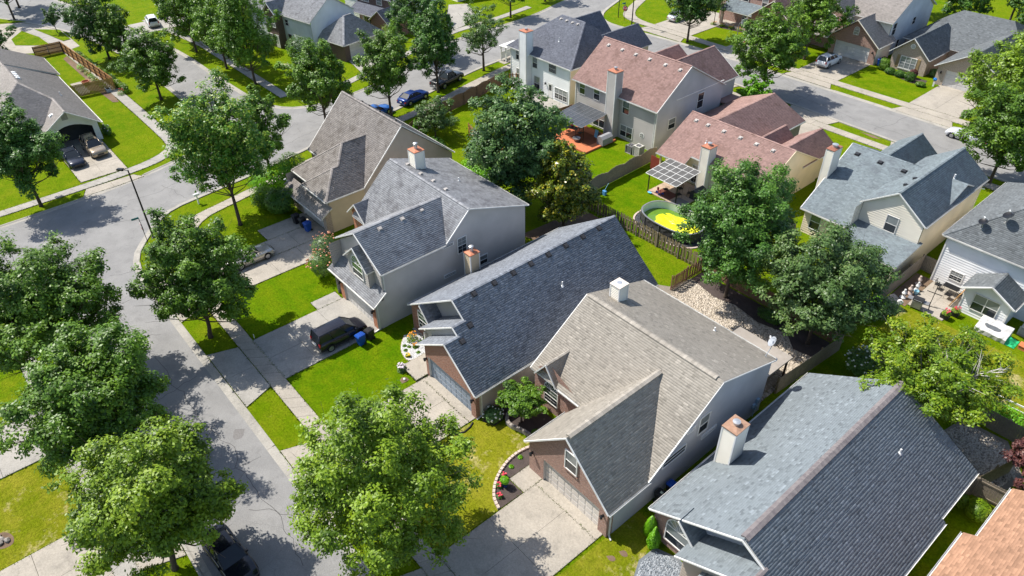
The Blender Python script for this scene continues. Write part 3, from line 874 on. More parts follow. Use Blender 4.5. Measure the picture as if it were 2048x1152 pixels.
# ------------------------------------------------------------------ vehicles
def loft(mb, secs, m=0, cap=True):
    """secs: list of rings (same number of points)"""
    k0 = len(mb.v); n = len(secs[0])
    for r in secs: mb.v += [tuple(p) for p in r]
    for i in range(len(secs) - 1):
        for j in range(n):
            mb.f.append((k0 + i * n + j, k0 + i * n + (j + 1) % n, k0 + (i + 1) * n + (j + 1) % n, k0 + (i + 1) * n + j)); mb.m.append(m); mb.t.append(.5)
    if cap:
        mb.f.append(tuple(k0 + j for j in reversed(range(n)))); mb.m.append(m); mb.t.append(.5)
        mb.f.append(tuple(k0 + (len(secs) - 1) * n + j for j in range(n))); mb.m.append(m); mb.t.append(.5)
CARS = {
 # length, width, body stations (x from rear 0..1, sill, belt height, half-width factor), cabin: (x rear base, x rear top, x front top, x front base), roof height
 'sedan': dict(L=4.8, W=1.82, st=[(0, .38, .82, .80), (.03, .25, .95, .92), (.12, .2, 1.02, .98), (.3, .18, .98, 1), (.62, .18, .95, 1), (.80, .18, .90, .98), (.93, .2, .80, .92), (.985, .26, .66, .82), (1, .34, .55, .74)], cab=(.10, .25, .52, .71), H=1.45, wb=(.19, .81), wr=.33),
 'suv': dict(L=4.75, W=1.88, st=[(0, .42, .95, .84), (.02, .32, 1.12, .94), (.1, .28, 1.14, 1), (.3, .25, 1.12, 1), (.62, .25, 1.10, 1), (.80, .25, 1.06, .98), (.93, .28, .98, .93), (.985, .34, .82, .85), (1, .42, .68, .78)], cab=(.015, .07, .55, .73), H=1.72, wb=(.2, .80), wr=.37),
 'van': dict(L=4.45, W=1.84, st=[(0, .40, 1.0, .90), (.015, .3, 1.13, .96), (.1, .25, 1.14, 1), (.3, .22, 1.12, 1), (.62, .22, 1.09, 1), (.78, .22, 1.05, .98), (.92, .25, .90, .92), (.985, .3, .70, .84), (1, .4, .58, .76)], cab=(.01, .04, .60, .80), H=1.82, wb=(.2, .82), wr=.33),
 'pickup': dict(L=5.6, W=1.98, st=[(0, .5, 1.0, .94), (.01, .42, 1.12, .98), (.2, .35, 1.12, 1), (.38, .32, 1.14, 1), (.68, .32, 1.14, 1), (.82, .32, 1.12, .98), (.95, .35, 1.05, .94), (.99, .4, .9, .9), (1, .5, .75, .85)], cab=(.36, .40, .60, .73), H=1.85, wb=(.2, .82), wr=.40),
 'convertible': dict(L=4.4, W=1.80, st=[(0, .38, .78, .78), (.03, .25, .90, .90), (.12, .2, .96, .97), (.3, .18, .93, 1), (.62, .18, .91, 1), (.80, .18, .86, .98), (.93, .2, .76, .9), (.985, .26, .62, .8), (1, .34, .52, .7)], cab=(.24, .34, .52, .68), H=1.30, wb=(.19, .80), wr=.33),
}
def car(name, label, cat, kind, paint, loc, heading, roof_rack=False, sunroof=False, plate=True, roofm=None):
    """heading: direction of the nose in degrees from +X"""
    sp = CARS[kind]; L, W, H = sp['L'], sp['W'], sp['H']
    t = Th(name, label, cat, loc, math.radians(heading), local=True)
    X = lambda f: (f - .5) * L
    def interp(f, k):
        st = sp['st']
        for a, b in zip(st[:-1], st[1:]):
            if a[0] <= f <= b[0]: u = (f - a[0]) / (b[0] - a[0]); return a[k] + (b[k] - a[k]) * u
        return st[-1][k]
    body = MB(); secs = []
    fs = sorted(set([s[0] for s in sp['st']] + [i / 24 for i in range(25)]))
    for f in fs:
        sl, bt, hw = interp(f, 1), interp(f, 2), interp(f, 3) * W / 2
        wl = min(abs(f - sp['wb'][0]), abs(f - sp['wb'][1])) * L
        arch = sp['wr'] * 1.12
        s2 = sl
        if wl < arch: s2 = max(sl, sp['wr'] + math.sqrt(max(0, arch ** 2 - wl ** 2)) - .02)
        s2 = min(s2, bt - .12)
        md = s2 + (bt - s2) * .55
        crown = .04 if f > sp['cab'][3] or f < sp['cab'][0] else .0
        half = [(0, s2), (hw * .90, s2), (hw, min(s2 + .10, md)), (hw * 1.0, md), (hw * .95, bt - .05), (hw * .86, bt), (hw * .45, bt + crown * .8), (0, bt + crown)]
        ring = [(X(f), y, z) for y, z in half] + [(X(f), -y, z) for y, z in half[-2:0:-1]]
        secs.append(ring)
    loft(body, secs)
    body.build('body', paint, t, True)
    rb, rt, ft, fb = sp['cab']
    zb = lambda f: interp(f, 2) - .02
    hw = W / 2 * .86; rw = W / 2 * .66
    if kind != 'convertible':
        # roof shell and pillars
        P = {'rb': X(rb), 'rt': X(rt), 'ft': X(ft), 'fb': X(fb)}
        c = MB()
        n = 6; roof = []
        for i in range(n + 1):
            x = P['rt'] + (P['ft'] - P['rt']) * i / n; bow = .05 * math.sin(math.pi * i / n)
            roof.append([(x, -rw, H - .06), (x, -rw * .92, H - .015 + bow * .4), (x, -rw * .5, H + bow), (x, 0, H + bow + .01), (x, rw * .5, H + bow), (x, rw * .92, H - .015 + bow * .4), (x, rw, H - .06)])
        for a, b in zip(roof[:-1], roof[1:]):
            for j in range(6): c.poly([a[j], b[j], b[j + 1], a[j + 1]])
        for sg in (-1, 1):
            for (xa, xb, z_) in ((P['rb'], P['rt'], .10), (P['fb'], P['ft'], .07)):
                c.beam((xa, sg * hw, zb(rb if xa == P['rb'] else fb)), (xb, sg * rw, H - .04), z_, z_)
            for u in ((.36, .7) if kind != 'pickup' else (.5,)):
                xa = P['rb'] + (P['fb'] - P['rb']) * u; xb = P['rt'] + (P['ft'] - P['rt']) * (u * 1.15 - .08)
                c.beam((xa, sg * hw, zb(.4)), (xb, sg * rw, H - .05), .07, .05)
        c.build('cabin_frame', roofm or paint, t, True)
        g = MB(); g.hexa([(P['rb'] + .12, -hw * .9, zb(rb) - .1), (P['fb'] - .25, -hw * .9, zb(fb) - .1), (P['fb'] - .25, hw * .9, zb(fb) - .1), (P['rb'] + .12, hw * .9, zb(rb) - .1), (P['rt'] + .08, -rw * .9, H - .1), (P['ft'] - .25, -rw * .9, H - .1), (P['ft'] - .25, rw * .9, H - .1), (P['rt'] + .08, rw * .9, H - .1)]); g.build('interior', black_p, t)
        g = MB(); e = .97
        g.poly([(P['fb'], -hw * e, zb(fb)), (P['fb'], hw * e, zb(fb)), (P['ft'], rw * .97, H - .03), (P['ft'], -rw * .97, H - .03)]); g.build('windscreen', carglass, t)
        g = MB(); g.poly([(P['rb'], hw * e, zb(rb)), (P['rb'], -hw * e, zb(rb)), (P['rt'], -rw * .97, H - .03), (P['rt'], rw * .97, H - .03)]); g.build('rear_window', carglass, t)
        for sg in (-1, 1):
            g = MB(); q = [(P['rb'], sg * hw * .985, zb(rb)), (P['fb'], sg * hw * .985, zb(fb)), (P['ft'], sg * rw * .985, H - .05), (P['rt'], sg * rw * .985, H - .05)]
            g.poly(q if sg < 0 else q[::-1]); g.build('side_window', carglass, t)
        if roof_rack:
            for sg in (-1, 1):
                g = MB(); g.tube([(P['rt'] + .1, sg * rw * .9, H + .02), (P['rt'] + .2, sg * rw * .9, H + .09), (P['ft'] - .2, sg * rw * .9, H + .09), (P['ft'] - .1, sg * rw * .9, H + .02)], .02, 6); g.build('roof_rail', black_m, t)
        if sunroof:
            g = MB(); g.box((X(.40), -rw * .62, H + .03), (X(.54), rw * .62, H + .075)); g.build('sunroof', carglass, t)
        if kind == 'pickup':
            g = MB(); g.box((X(.02), -W * .40, 1.0), (X(.355), W * .40, 1.145)); g.build('bed_cover', black_p, t)
    else:
        g = MB(); g.box((X(.30), -hw * .85, .80), (X(.60), hw * .85, .935)); g.build('cockpit', black_p, t)
        for sg in (-1, 1):
            g = MB(); g.box((X(.34), sg * .38 - .22, .8), (X(.39), sg * .38 + .22, 1.22)); g.box((X(.39), sg * .38 - .22, .8), (X(.50), sg * .38 + .22, .955)); g.build('seat', tarp_w, t)
        g = MB(); g.poly([(X(.69), -hw * .92, zb(.69)), (X(.69), hw * .92, zb(.69)), (X(.565), rw, H), (X(.565), -rw, H)]); g.build('windscreen', carglass, t)
        g = MB()
        for sg in (-1, 1): g.beam((X(.69), sg * hw * .93, zb(.69)), (X(.565), sg * rw * 1.02, H), .06, .05)
        g.beam((X(.565), -rw, H), (X(.565), rw, H), .05, .05); g.build('windscreen_frame', paint, t)
        g = MB(); g.box((X(.12), -hw * .8, .93), (X(.30), hw * .8, 1.03)); g.build('folded_roof', black_p, t)
    wm = MB(); r = sp['wr']
    # wheels share their meshes
    ty = MB(); rings = []
    for (yy, rr_) in ((-.11, r * .70), (-.115, r * .93), (-.08, r), (.08, r), (.115, r * .93), (.11, r * .70)):
        rings.append([(rr_ * math.cos(a * math.pi / 10), yy, rr_ * math.sin(a * math.pi / 10)) for a in range(20)])
    loft(ty, rings, cap=False); tme = ty.mesh('tyre', tyre, smooth=False)
    rm = MB(); rm.tube([(0, -.09, 0), (0, .09, 0)], r * .70, 18)
    for k in range(5):
        a = k * 1.2566
        for yy in (-.10, .10): rm.beam((0, yy, 0), (r * .66 * math.cos(a), yy, r * .66 * math.sin(a)), .09, .03, up=(0, 1, 0))
    rme = rm.mesh('rim', [rimm])
    for f in sp['wb']:
        for sg in (-1, 1):
            wo = bpy.data.objects.new('wheel', tme); COL.objects.link(wo); wo.parent = t.o; wo.location = (X(f), sg * (W / 2 - .115), r)
            ro = bpy.data.objects.new('rim', rme); COL.objects.link(ro); ro.parent = wo
    for sg in (-1, 1):
        g = MB(); zf = interp(.975, 2) - .10
        g.hexa([(X(.955), sg * W * .33 - .17, zf - .09), (X(.99), sg * W * .30 - .17, zf - .1), (X(.99), sg * W * .30 + .17, zf - .1), (X(.955), sg * W * .33 + .17, zf - .09),
                (X(.945), sg * W * .33 - .17, zf + .07), (X(.985), sg * W * .3 - .17, zf + .02), (X(.985), sg * W * .3 + .17, zf + .02), (X(.945), sg * W * .33 + .17, zf + .07)]); g.build('headlight', lampw, t)
        g = MB(); zr = interp(.02, 2) - .2
        hh = .30 if kind in ('van', 'suv') else .12
        g.box((X(-.004), sg * W * .40 - .10, zr - .1), (X(.03), sg * W * .40 + .08, zr - .1 + hh)); g.build('tail_light', lampred, t)
        g = MB(); g.box((X(fb) - .35, sg * (hw + .08) - .09, zb(fb) + .02), (X(fb) - .22, sg * (hw + .08) + .09, zb(fb) + .17)); g.build('mirror', paint, t)
    g = MB(); g.box((X(.985), -W * .2, interp(.98, 1) + .14), (X(1.003), W * .2, interp(.98, 1) + .34)); g.build('grille', black_p, t)
    g = MB(); g.box((X(.0) - .05, -W * .42, .36), (X(.02), W * .42, .56)); g.build('rear_bumper', grey_m if kind != 'sedan' else paint, t)
    g = MB(); g.box((X(.0) - .062, -.16, .58 if kind != 'van' else .75), (X(.0) - .01, .16, .70 if kind != 'van' else .88)); g.build('licence_plate', sign_w, t)
    return t

# ------------------------------------------------------------------ small outdoor things
def bin_(label, xy, rot, bodym, lidm, tagm=None, group=None):
    t = Th('wheelie_bin', label, 'bin', (xy[0], xy[1], .05), rot, local=True, group=group)
    q = MB(); q.hexa([(-.22, -.24, .05), (.22, -.24, .05), (.22, .24, .05), (-.22, .24, .05), (-.29, -.33, .98), (.29, -.33, .98), (.29, .33, .98), (-.29, .33, .98)])
    q.beam((-.3, -.35, .94), (.3, -.35, .94), .05, .07); q.build('body', bodym, t)
    q = MB(); q.hexa([(-.31, -.37, .98), (.31, -.37, .98), (.31, .35, .98), (-.31, .35, .98), (-.26, -.30, 1.07), (.26, -.30, 1.07), (.26, .30, 1.05), (-.26, .30, 1.05)])
    for x in (-.15, 0, .15): q.box((x - .02, -.28, 1.06), (x + .02, .26, 1.085))
    q.build('lid', lidm, t)
    q = MB(); q.tube([(-.22, .38, 1.0), (.22, .38, 1.0)], .02, 6); q.build('handle', lidm, t)
    for x in (-.24, .24):
        q = MB(); q.tube([(x - .03, .24, .12), (x + .03, .24, .12)], .12, 12); q.build('wheel', tyre, t)
    if tagm: q = MB(); q.box((-.1, -.1, 1.088), (.08, .06, 1.094)); q.build('sticker', tagm, t)
    return t
def ac_unit(label, xy, s=.8, h=.85, mat=None, group=None):
    t = Th('air_conditioner', label, 'air conditioner', (xy[0], xy[1], 0), local=True, group=group); a = s / 2
    q = MB(); q.box((-a - .05, -a - .05, 0), (a + .05, a + .05, .06)); q.build('pad', concrete2, t)
    q = MB(); q.box((-a + .03, -a + .03, .06), (a - .03, a - .03, h - .04)); q.build('coil', grey_m, t)
    q = MB()
    for x in (-a, a):
        for y in (-a, a): q.box((x - .05, y - .05, .06), (x + .05, y + .05, h))
    q.box((-a, -a, h - .06), (a, a, h))
    for k in range(8):
        z = .14 + k * (h - .24) / 8
        q.box((-a, -a - .005, z), (a, -a + .02, z + .03)); q.box((a - .02, -a, z), (a + .005, a, z + .03)); q.box((-a - .005, -a, z), (-a + .02, a, z + .03))
    q.build('casing', mat or M('ac_casing', (.52, .50, .45)), t)
    q = MB(); q.lathe((0, 0, h), [(a * .82, 0), (a * .82, .03), (a * .72, .03), (a * .70, .004)], 20, cap=False); q.build('fan_ring', mat or MATS['ac_casing'], t)
    q = MB(); q.lathe((0, 0, h + .004), [(a * .7, 0), (.01, .002)], 20); q.build('fan_opening', black_m, t)
    q = MB()
    for k in range(4): q.beam((0, 0, h + .02), (a * .65 * math.cos(k * 1.57 + .4), a * .65 * math.sin(k * 1.57 + .4), h + .02), .12, .01)
    q.build('fan_blade', grey_m, t)
    return t
def dish(label, p, rot, mast, tilt=35, r=.32, mat=None, leg=None, xs=1.25):
    t = Th('satellite_dish', label, 'satellite dish', p, math.radians(rot), local=True)
    q = MB(); q.tube([(0, 0, -.05), (0, 0, .12), (leg[0] * .7, leg[1] * .7, mast * .6) if leg else (.15, 0, mast * .7), (leg[0], leg[1], mast) if leg else (.15, 0, mast)], .03, 8); q.box((-.1, -.1, -.02), (.1, .1, .015)); q.build('mast', galv, t)
    c = Vector((leg[0] if leg else .15, leg[1] if leg else 0, mast)); a = math.radians(tilt)
    n = Vector((math.cos(a), 0, math.sin(a))); u = Vector((0, 1, 0)); v = n.cross(u)
    q = MB(); rings = []
    for k in range(6):
        rr = r * k / 5 + .001; dpt = .10 * (k / 5) ** 2
        rings.append([tuple(c + n * (.06 + dpt) + u * rr * xs * math.cos(j * math.pi / 10) + v * rr * math.sin(j * math.pi / 10)) for j in range(20)])
    loft(q, rings, cap=False)
    loft(q, [[tuple(Vector(x) - n * .012) for x in rg] for rg in rings], cap=False)
    q.build('reflector', mat or M('dish_grey', (.33, .35, .38), rough=.4), t, True)
    tip = c + n * .5 + v * (r * .4)
    q = MB(); q.tube([c + v * r * .9 + n * .1, tip], .016, 6); q.build('feed_arm', galv, t)
    q = MB()
    for s in (-.1, 0, .1): q.box(tuple(tip + u * s - Vector((.04, .035, .04))), tuple(tip + u * s + Vector((.05, .035, .04))))
    q.build('receiver', pvc, t)
    return t
def chair(label, xy, rot, mat, z0=0., group=None, mesh=False):
    t = Th('patio_chair', label, 'chair', (xy[0], xy[1], z0), math.radians(rot), local=True, group=group)
    q = MB()
    for x in (-.22, .22):
        for y in (-.22, .22): q.tube([(x, y, 0), (x, y, .43)], .013, 5)
    q.build('leg', mat, t)
    q = MB(); q.box((-.25, -.25, .42), (.25, .25, .455)); q.build('seat', mat, t)
    q = MB(); q.tube([(-.24, -.23, .44), (-.24, -.30, .9), (.24, -.30, .9), (.24, -.23, .44)], .014, 5)
    for k in range(5): q.tube([(-.16 + .08 * k, -.235, .46), (-.16 + .08 * k, -.298, .89)], .008, 4)
    q.build('backrest', mat, t)
    return t
def table(label, xy, rot, sx, sy, h, topm, legm, z0=0., cat='table'):
    t = Th('patio_table', label, cat, (xy[0], xy[1], z0), math.radians(rot), local=True)
    q = MB(); q.box((-sx / 2, -sy / 2, h - .03), (sx / 2, sy / 2, h)); q.build('tabletop', topm, t)
    for x in (-sx / 2 + .06, sx / 2 - .06):
        for y in (-sy / 2 + .06, sy / 2 - .06):
            q = MB(); q.tube([(x, y, 0), (x, y, h - .03)], .02, 6); q.build('leg', legm, t)
    return t
def grill(label, xy, rot, mat, lidm):
    t = Th('barbecue_grill', label, 'grill', (xy[0], xy[1], 0), math.radians(rot), local=True)
    q = MB(); q.box((-.4, -.28, .12), (.4, .28, .82))
    for k in range(3): q.box((-.36, -.30, .18 + .2 * k), (.36, -.28, .34 + .2 * k))
    q.build('cabinet', mat, t)
    q = MB(); q.box((-.85, -.26, .84), (-.42, .26, .88)); q.box((.42, -.26, .84), (.85, .26, .88)); q.build('side_shelf', mat, t)
    q = MB(); prof = [(-.27, .84), (-.27, 1.0), (-.16, 1.14), (.08, 1.18), (.24, 1.08), (.27, .84)]
    loft(q, [[(x, y, z) for y, z in prof] for x in (-.42, .42)]); q.build('lid', lidm, t)
    q = MB(); q.tube([(-.35, -.33, .98), (.35, -.33, .98)], .018, 6); q.build('handle', galv, t)
    for x in (-.36, .36):
        for y in (-.24, .24):
            q = MB(); q.tube([(x - .02, y, .06), (x + .02, y, .06)], .06, 10); q.build('wheel', tyre, t)
    return t
def letters(text, body, parent, loc, rot, size, mat, ext=.004):
    cu = bpy.data.curves.new('lettering', 'FONT'); cu.body = text; cu.size = size; cu.extrude = ext; cu.align_x = 'CENTER'; cu.align_y = 'CENTER'
    tmp = bpy.data.objects.new('tmp', cu); COL.objects.link(tmp)
    me = bpy.data.meshes.new_from_object(tmp.evaluated_get(bpy.context.evaluated_depsgraph_get())); bpy.data.objects.remove(tmp)
    me.materials.clear(); me.materials.append(mat)
    o = bpy.data.objects.new('lettering', me); COL.objects.link(o)
    o.parent = parent.o if isinstance(parent, Th) else parent; o.location = loc; o.rotation_euler = rot
    return o
def stop_sign(label, xy, face, name_dir=None, street=True):
    """face: direction in degrees the red face looks to"""
    t = Th('stop_sign', label, 'stop sign', (xy[0], xy[1], 0), math.radians(face), local=True)
    q = MB(); q.tube([(-.04, 0, -.02), (-.04, 0, 3.05)], .03, 8); q.build('post', black_m, t)
    R = .40
    o8 = lambda r, x: [(x, r * math.sin(math.pi / 8 + k * math.pi / 4), 2.15 + r * math.cos(math.pi / 8 + k * math.pi / 4)) for k in range(8)]
    q = MB(); q.prism(o8(R, .02)[::-1], (-.025, 0, 0)); q.build('rim', sign_w, t)
    q = MB(); q.prism(o8(R * .93, .026)[::-1], (-.004, 0, 0)); pl = q.build('plate', red_s, t)
    letters('STOP', 'STOP', pl, (.030, 0, 2.15), (math.pi / 2, 0, math.pi / 2), .30, sign_w)
    q = MB(); q.prism([(x - .05, y, z) for x, y, z in o8(R * 1.25, 0)][::-1], (-.02, 0, 0)); q.build('backing', black_m, t)
    if street:
        q = MB(); q.box((-.05, -.62, 2.78), (-.03, .0, 2.98)); q.build('street_blade', sign_g, t)
        q = MB(); q.box((-.06, -.012, 3.0), (.62, .012, 3.2)); q.build('street_blade', sign_g, t)
    return t
def light_pole(label, xy, h, arm_dir, arm=1.2):
    t = Th('street_light', label, 'street light', (xy[0], xy[1], 0), math.radians(arm_dir), local=True)
    q = MB(); q.lathe((0, 0, 0), [(.2, 0), (.2, .08), (.12, .12), (.10, .5), (.065, h)], 12); q.build('pole', black_m, t)
    q = MB(); q.tube([(0, 0, h - .08), (arm * .45, 0, h)], .04, 8); q.build('arm', black_m, t)
    q = MB(); q.hexa([(arm * .4, -.17, h - .08), (arm, -.17, h - .08), (arm, .17, h - .08), (arm * .4, .17, h - .08), (arm * .44, -.15, h + .10), (arm * .97, -.15, h + .08), (arm * .97, .15, h + .08), (arm * .44, .15, h + .10)]); la = q.build('lamp_head', black_m, t)
    q = MB(); q.box((arm * .5, -.12, h - .1), (arm * .95, .12, h - .082)); q.build('lens', galv, la)
    return t
EDGES = []
def slabs(name, strips, mat, z=.07, parent=None, joint=.015):
    """paving as individual slabs: strips of quads [(p0, p1, p2, p3)]"""
    t = Th(name, None, None, (strips[0][0][0], strips[0][0][1], 0), kind='structure'); EDGES.append((strips, z))
    for q4 in strips:
        c = Vector((sum(p[0] for p in q4) / len(q4), sum(p[1] for p in q4) / len(q4), 0))
        P = []
        for p in q4:
            d = c - Vector((p[0], p[1], 0)); L = d.length
            P.append((p[0] + d.x / L * joint, p[1] + d.y / L * joint, z))
        ar = sum(P[i][0] * P[(i + 1) % len(P)][1] - P[(i + 1) % len(P)][0] * P[i][1] for i in range(len(P)))
        if ar < 0: P = P[::-1]
        zz = random.uniform(-.006, .006)
        P = [(a, b, c_ + zz) for a, b, c_ in P]
        m_ = MB(); m_.prism(P, (0, 0, -.09 - z), 0, bottom=False); m_.build('slab', mat, t)
    return t
def grid(x0, x1, y0, y1, nx, ny):
    out = []
    for i in range(nx):
        for j in range(ny):
            a, b = x0 + (x1 - x0) * i / nx, x0 + (x1 - x0) * (i + 1) / nx; c, d = y0 + (y1 - y0) * j / ny, y0 + (y1 - y0) * (j + 1) / ny
            out.append([(a, c), (b, c), (b, d), (a, d)])
    return out
def path_strip(L, Rr, n_each=None, step=1.5):
    """quads between two polylines, resampled"""
    def res(P, n):
        P = [Vector((p[0], p[1], 0)) for p in P]; d = [0]
        for a, b in zip(P[:-1], P[1:]): d.append(d[-1] + (b - a).length)
        out = []
        for i in range(n + 1):
            s = d[-1] * i / n; k = max(j for j in range(len(d)) if d[j] <= s + 1e-6); k = min(k, len(P) - 2)
            f = (s - d[k]) / max(1e-6, d[k + 1] - d[k]); out.append(P[k].lerp(P[k + 1], f))
        return out
    Ls = sum((Vector((*b, 0)) - Vector((*a, 0))).length for a, b in zip(L[:-1], L[1:]))
    n = n_each or max(1, round(Ls / step))
    a, b = res(L, n), res(Rr, n)
    return [[tuple(a[i][:2]), tuple(a[i + 1][:2]), tuple(b[i + 1][:2]), tuple(b[i][:2])] for i in range(n)]
def smooth_line(P, it=2):
    for _ in range(it):
        Q = [P[0]]
        for a, b in zip(P[:-1], P[1:]):
            Q += [(a[0] * .75 + b[0] * .25, a[1] * .75 + b[1] * .25), (a[0] * .25 + b[0] * .75, a[1] * .25 + b[1] * .75)]
        Q.append(P[-1]); P = Q
    return P
def offset_line(P, d):
    out = []
    for i in range(len(P)):
        a = Vector((*P[max(0, i - 1)], 0)); b = Vector((*P[min(len(P) - 1, i + 1)], 0)); t = (b - a).normalized()
        out.append((P[i][0] - t.y * d, P[i][1] + t.x * d))
    return out
def kerb(P, side, drops=()):
    """rolled kerb and gutter in 3 m pieces along the back-of-kerb line P; gutter lies on the given side"""
    P = smooth_line(P, 2)
    t = Th('kerb', None, None, (P[0][0], P[0][1], 0), kind='structure')
    prof = [(0, -.05), (0, .10), (.14, .10), (.26, .035), (.62, .016), (.62, -.05)]
    lines = [offset_line(P, side * d) for d, _ in prof]
    d = [0]
    for a, b in zip(P[:-1], P[1:]): d.append(d[-1] + math.hypot(b[0] - a[0], b[1] - a[1]))
    n = max(1, round(d[-1] / 3.0))
    def at(line, s):
        k = 0
        while k < len(d) - 2 and d[k + 1] < s: k += 1
        f = (s - d[k]) / max(1e-6, d[k + 1] - d[k]); return (line[k][0] + (line[k + 1][0] - line[k][0]) * f, line[k][1] + (line[k + 1][1] - line[k][1]) * f)
    for i in range(n):
        s0 = d[-1] * i / n + .008; s1 = d[-1] * (i + 1) / n - .008; m_ = MB(); ss = [s0, (s0 + s1) / 2, s1]
        mid = at(P, ss[1]); drop = any(x0 <= mid[0] <= x1 and y0 <= mid[1] <= y1 for x0, x1, y0, y1 in drops)
        rows = [[(*at(l, s), (min(z, .05) if drop else z)) for l, (_, z) in zip(lines, prof)] for s in ss]
        for a, b in zip(rows[:-1], rows[1:]):
            for j in range(len(prof) - 1):
                q = [a[j], b[j], b[j + 1], a[j + 1]]; m_.poly(q if side < 0 else q[::-1])
        for r in (rows[0], rows[-1]): m_.poly(r)
        m_.build('kerb_stone', kerbm, t)
    return lines[-1]
def sheet(name, pts, mat, z, kind='structure'):
    m_ = MB(); ar = sum(pts[i][0] * pts[(i + 1) % len(pts)][1] - pts[(i + 1) % len(pts)][0] * pts[i][1] for i in range(len(pts)))
    P = pts if ar > 0 else pts[::-1]
    m_.poly([(p[0], p[1], z) for p in P]); o = m_.build(name, mat); o['kind'] = kind; return o
def stones(name, poly, n, size, mat, seed, z=.02, kind='stuff', cat=None):
    """loose stones scattered over a polygon"""
    rr = random.Random(seed); m_ = MB()
    xs = [p[0] for p in poly]; ys = [p[1] for p in poly]; k = 0
    def inside(x, y):
        c = False; j = len(poly) - 1
        for i in range(len(poly)):
            if (poly[i][1] > y) != (poly[j][1] > y) and x < (poly[j][0] - poly[i][0]) * (y - poly[i][1]) / (poly[j][1] - poly[i][1]) + poly[i][0]: c = not c
            j = i
        return c
    base = [(-.5, -.5, 0), (.5, -.5, 0), (.5, .5, 0), (-.5, .5, 0), (-.3, -.3, .5), (.35, -.3, .45), (.3, .35, .5), (-.3, .3, .45)]
    V = []; F = []; T = []
    while k < n:
        x, y = rr.uniform(min(xs), max(xs)), rr.uniform(min(ys), max(ys))
        if not inside(x, y): continue
        a = rr.uniform(0, 6.28); s = size * rr.uniform(.55, 1.4); e = rr.uniform(.6, 1); ca, sa = math.cos(a), math.sin(a); b = len(V)
        for q in base: V.append((x + (q[0] * ca - q[1] * e * sa) * s, y + (q[0] * sa + q[1] * e * ca) * s, z + q[2] * s))
        for f in ((4, 5, 6, 7), (0, 1, 5, 4), (1, 2, 6, 5), (2, 3, 7, 6), (3, 0, 4, 7)): F.append([b + i for i in f])
        T += [rr.random()] * 5; k += 1
    o = bpy.data.objects.new(name, np_mesh(name, V, F, T, mat)); COL.objects.link(o); o['kind'] = kind
    return o
def M_stones(name, cols):
    mt, n, b = _nt(name); r = ramp(n, [(i / (len(cols) - 1), c) for i, c in enumerate(cols)]); n.links.new(attr(n), r.inputs[0])
    n.links.new(r.outputs[0], b.inputs['Base Color']); b.inputs['Roughness'].default_value = .85; return mt
st_tan = M_stones('river_stone', [(.30, .25, .19), (.45, .39, .31), (.56, .49, .40), (.38, .33, .28)])
st_white = M_stones('white_stone', [(.38, .38, .38), (.48, .48, .48), (.58, .58, .57)])
st_dark = M_stones('slate_chip', [(.12, .14, .16), (.22, .24, .26), (.32, .34, .36)])

# ================================================================== THE SETTING
sheet('ground', [(-500, -300), (400, -300), (400, 600), (-500, 600)], grass, 0.0)
KA = [(14, 8.7), (-30, 8.7), (-60, 8.7), (-64.5, 8.7), (-67.7, 9.4), (-70, 11.2), (-72.7, 13.3), (-73.9, 15.2), (-74.3, 18), (-74.9, 23), (-76, 29), (-77.6, 36), (-78.3, 41), (-78.8, 45.6), (-79.6, 49), (-82.6, 60.5), (-83.8, 68.4), (-83.6, 75), (-82, 81), (-77, 86), (-70, 87.2), (-48, 87.2), (-31, 86.4), (-20, 86), (0, 86), (25, 86)]
KB = [(-74, -30), (-74, -6), (-73, -2), (-70, .3), (-66, .7), (-30, .7), (14, .7)]
KC = [(-175, 5), (-165, 13), (-158, 17.5), (-146, 22.5), (-135, 25), (-122, 26.6), (-105, 26.6), (-95, 26.4), (-89, 25.4), (-86, 22.5), (-84.6, 18), (-83.6, 14), (-83, 9), (-82.7, 2), (-82.5, -30)]
KD = [(-104, 120), (-100, 100), (-98.6, 94), (-97, 88), (-96.3, 80), (-96.6, 70), (-93, 60), (-89, 50), (-88, 45), (-88, 40), (-89.5, 36.3), (-94, 34.4), (-106, 34), (-122, 34), (-140, 31.5), (-155, 29), (-168, 26.5), (-185, 22)]
KE = [(25, 95), (-20, 95.2), (-50, 95.6), (-72, 95.3), (-82.8, 94), (-85.5, 94.2), (-87.8, 95.6), (-89.6, 98), (-92, 104), (-97, 118)]
drops = [(-62.5, -54.5, 8, 9.5), (-49.5, -41.5, 8, 9.5), (-36, -28.5, 8, 9.5), (-23, -15.5, 8, 9.5), (-84, -82, 8.5, 15.5), (-52, -44, 95, 96.5), (-36, -27, 94, 96), (-80, -70, 94, 96.5)]
loop = smooth_line(KB, 2)[::-1] + smooth_line(KC, 2)[::-1] + smooth_line(KD, 2)[::-1] + smooth_line(KE, 2)[::-1] + smooth_line(KA, 2)[::-1]
sheet('road', loop, asphalt, .012)
for k_ in (KA, KB, KC, KD, KE): kerb(k_, 1, drops)
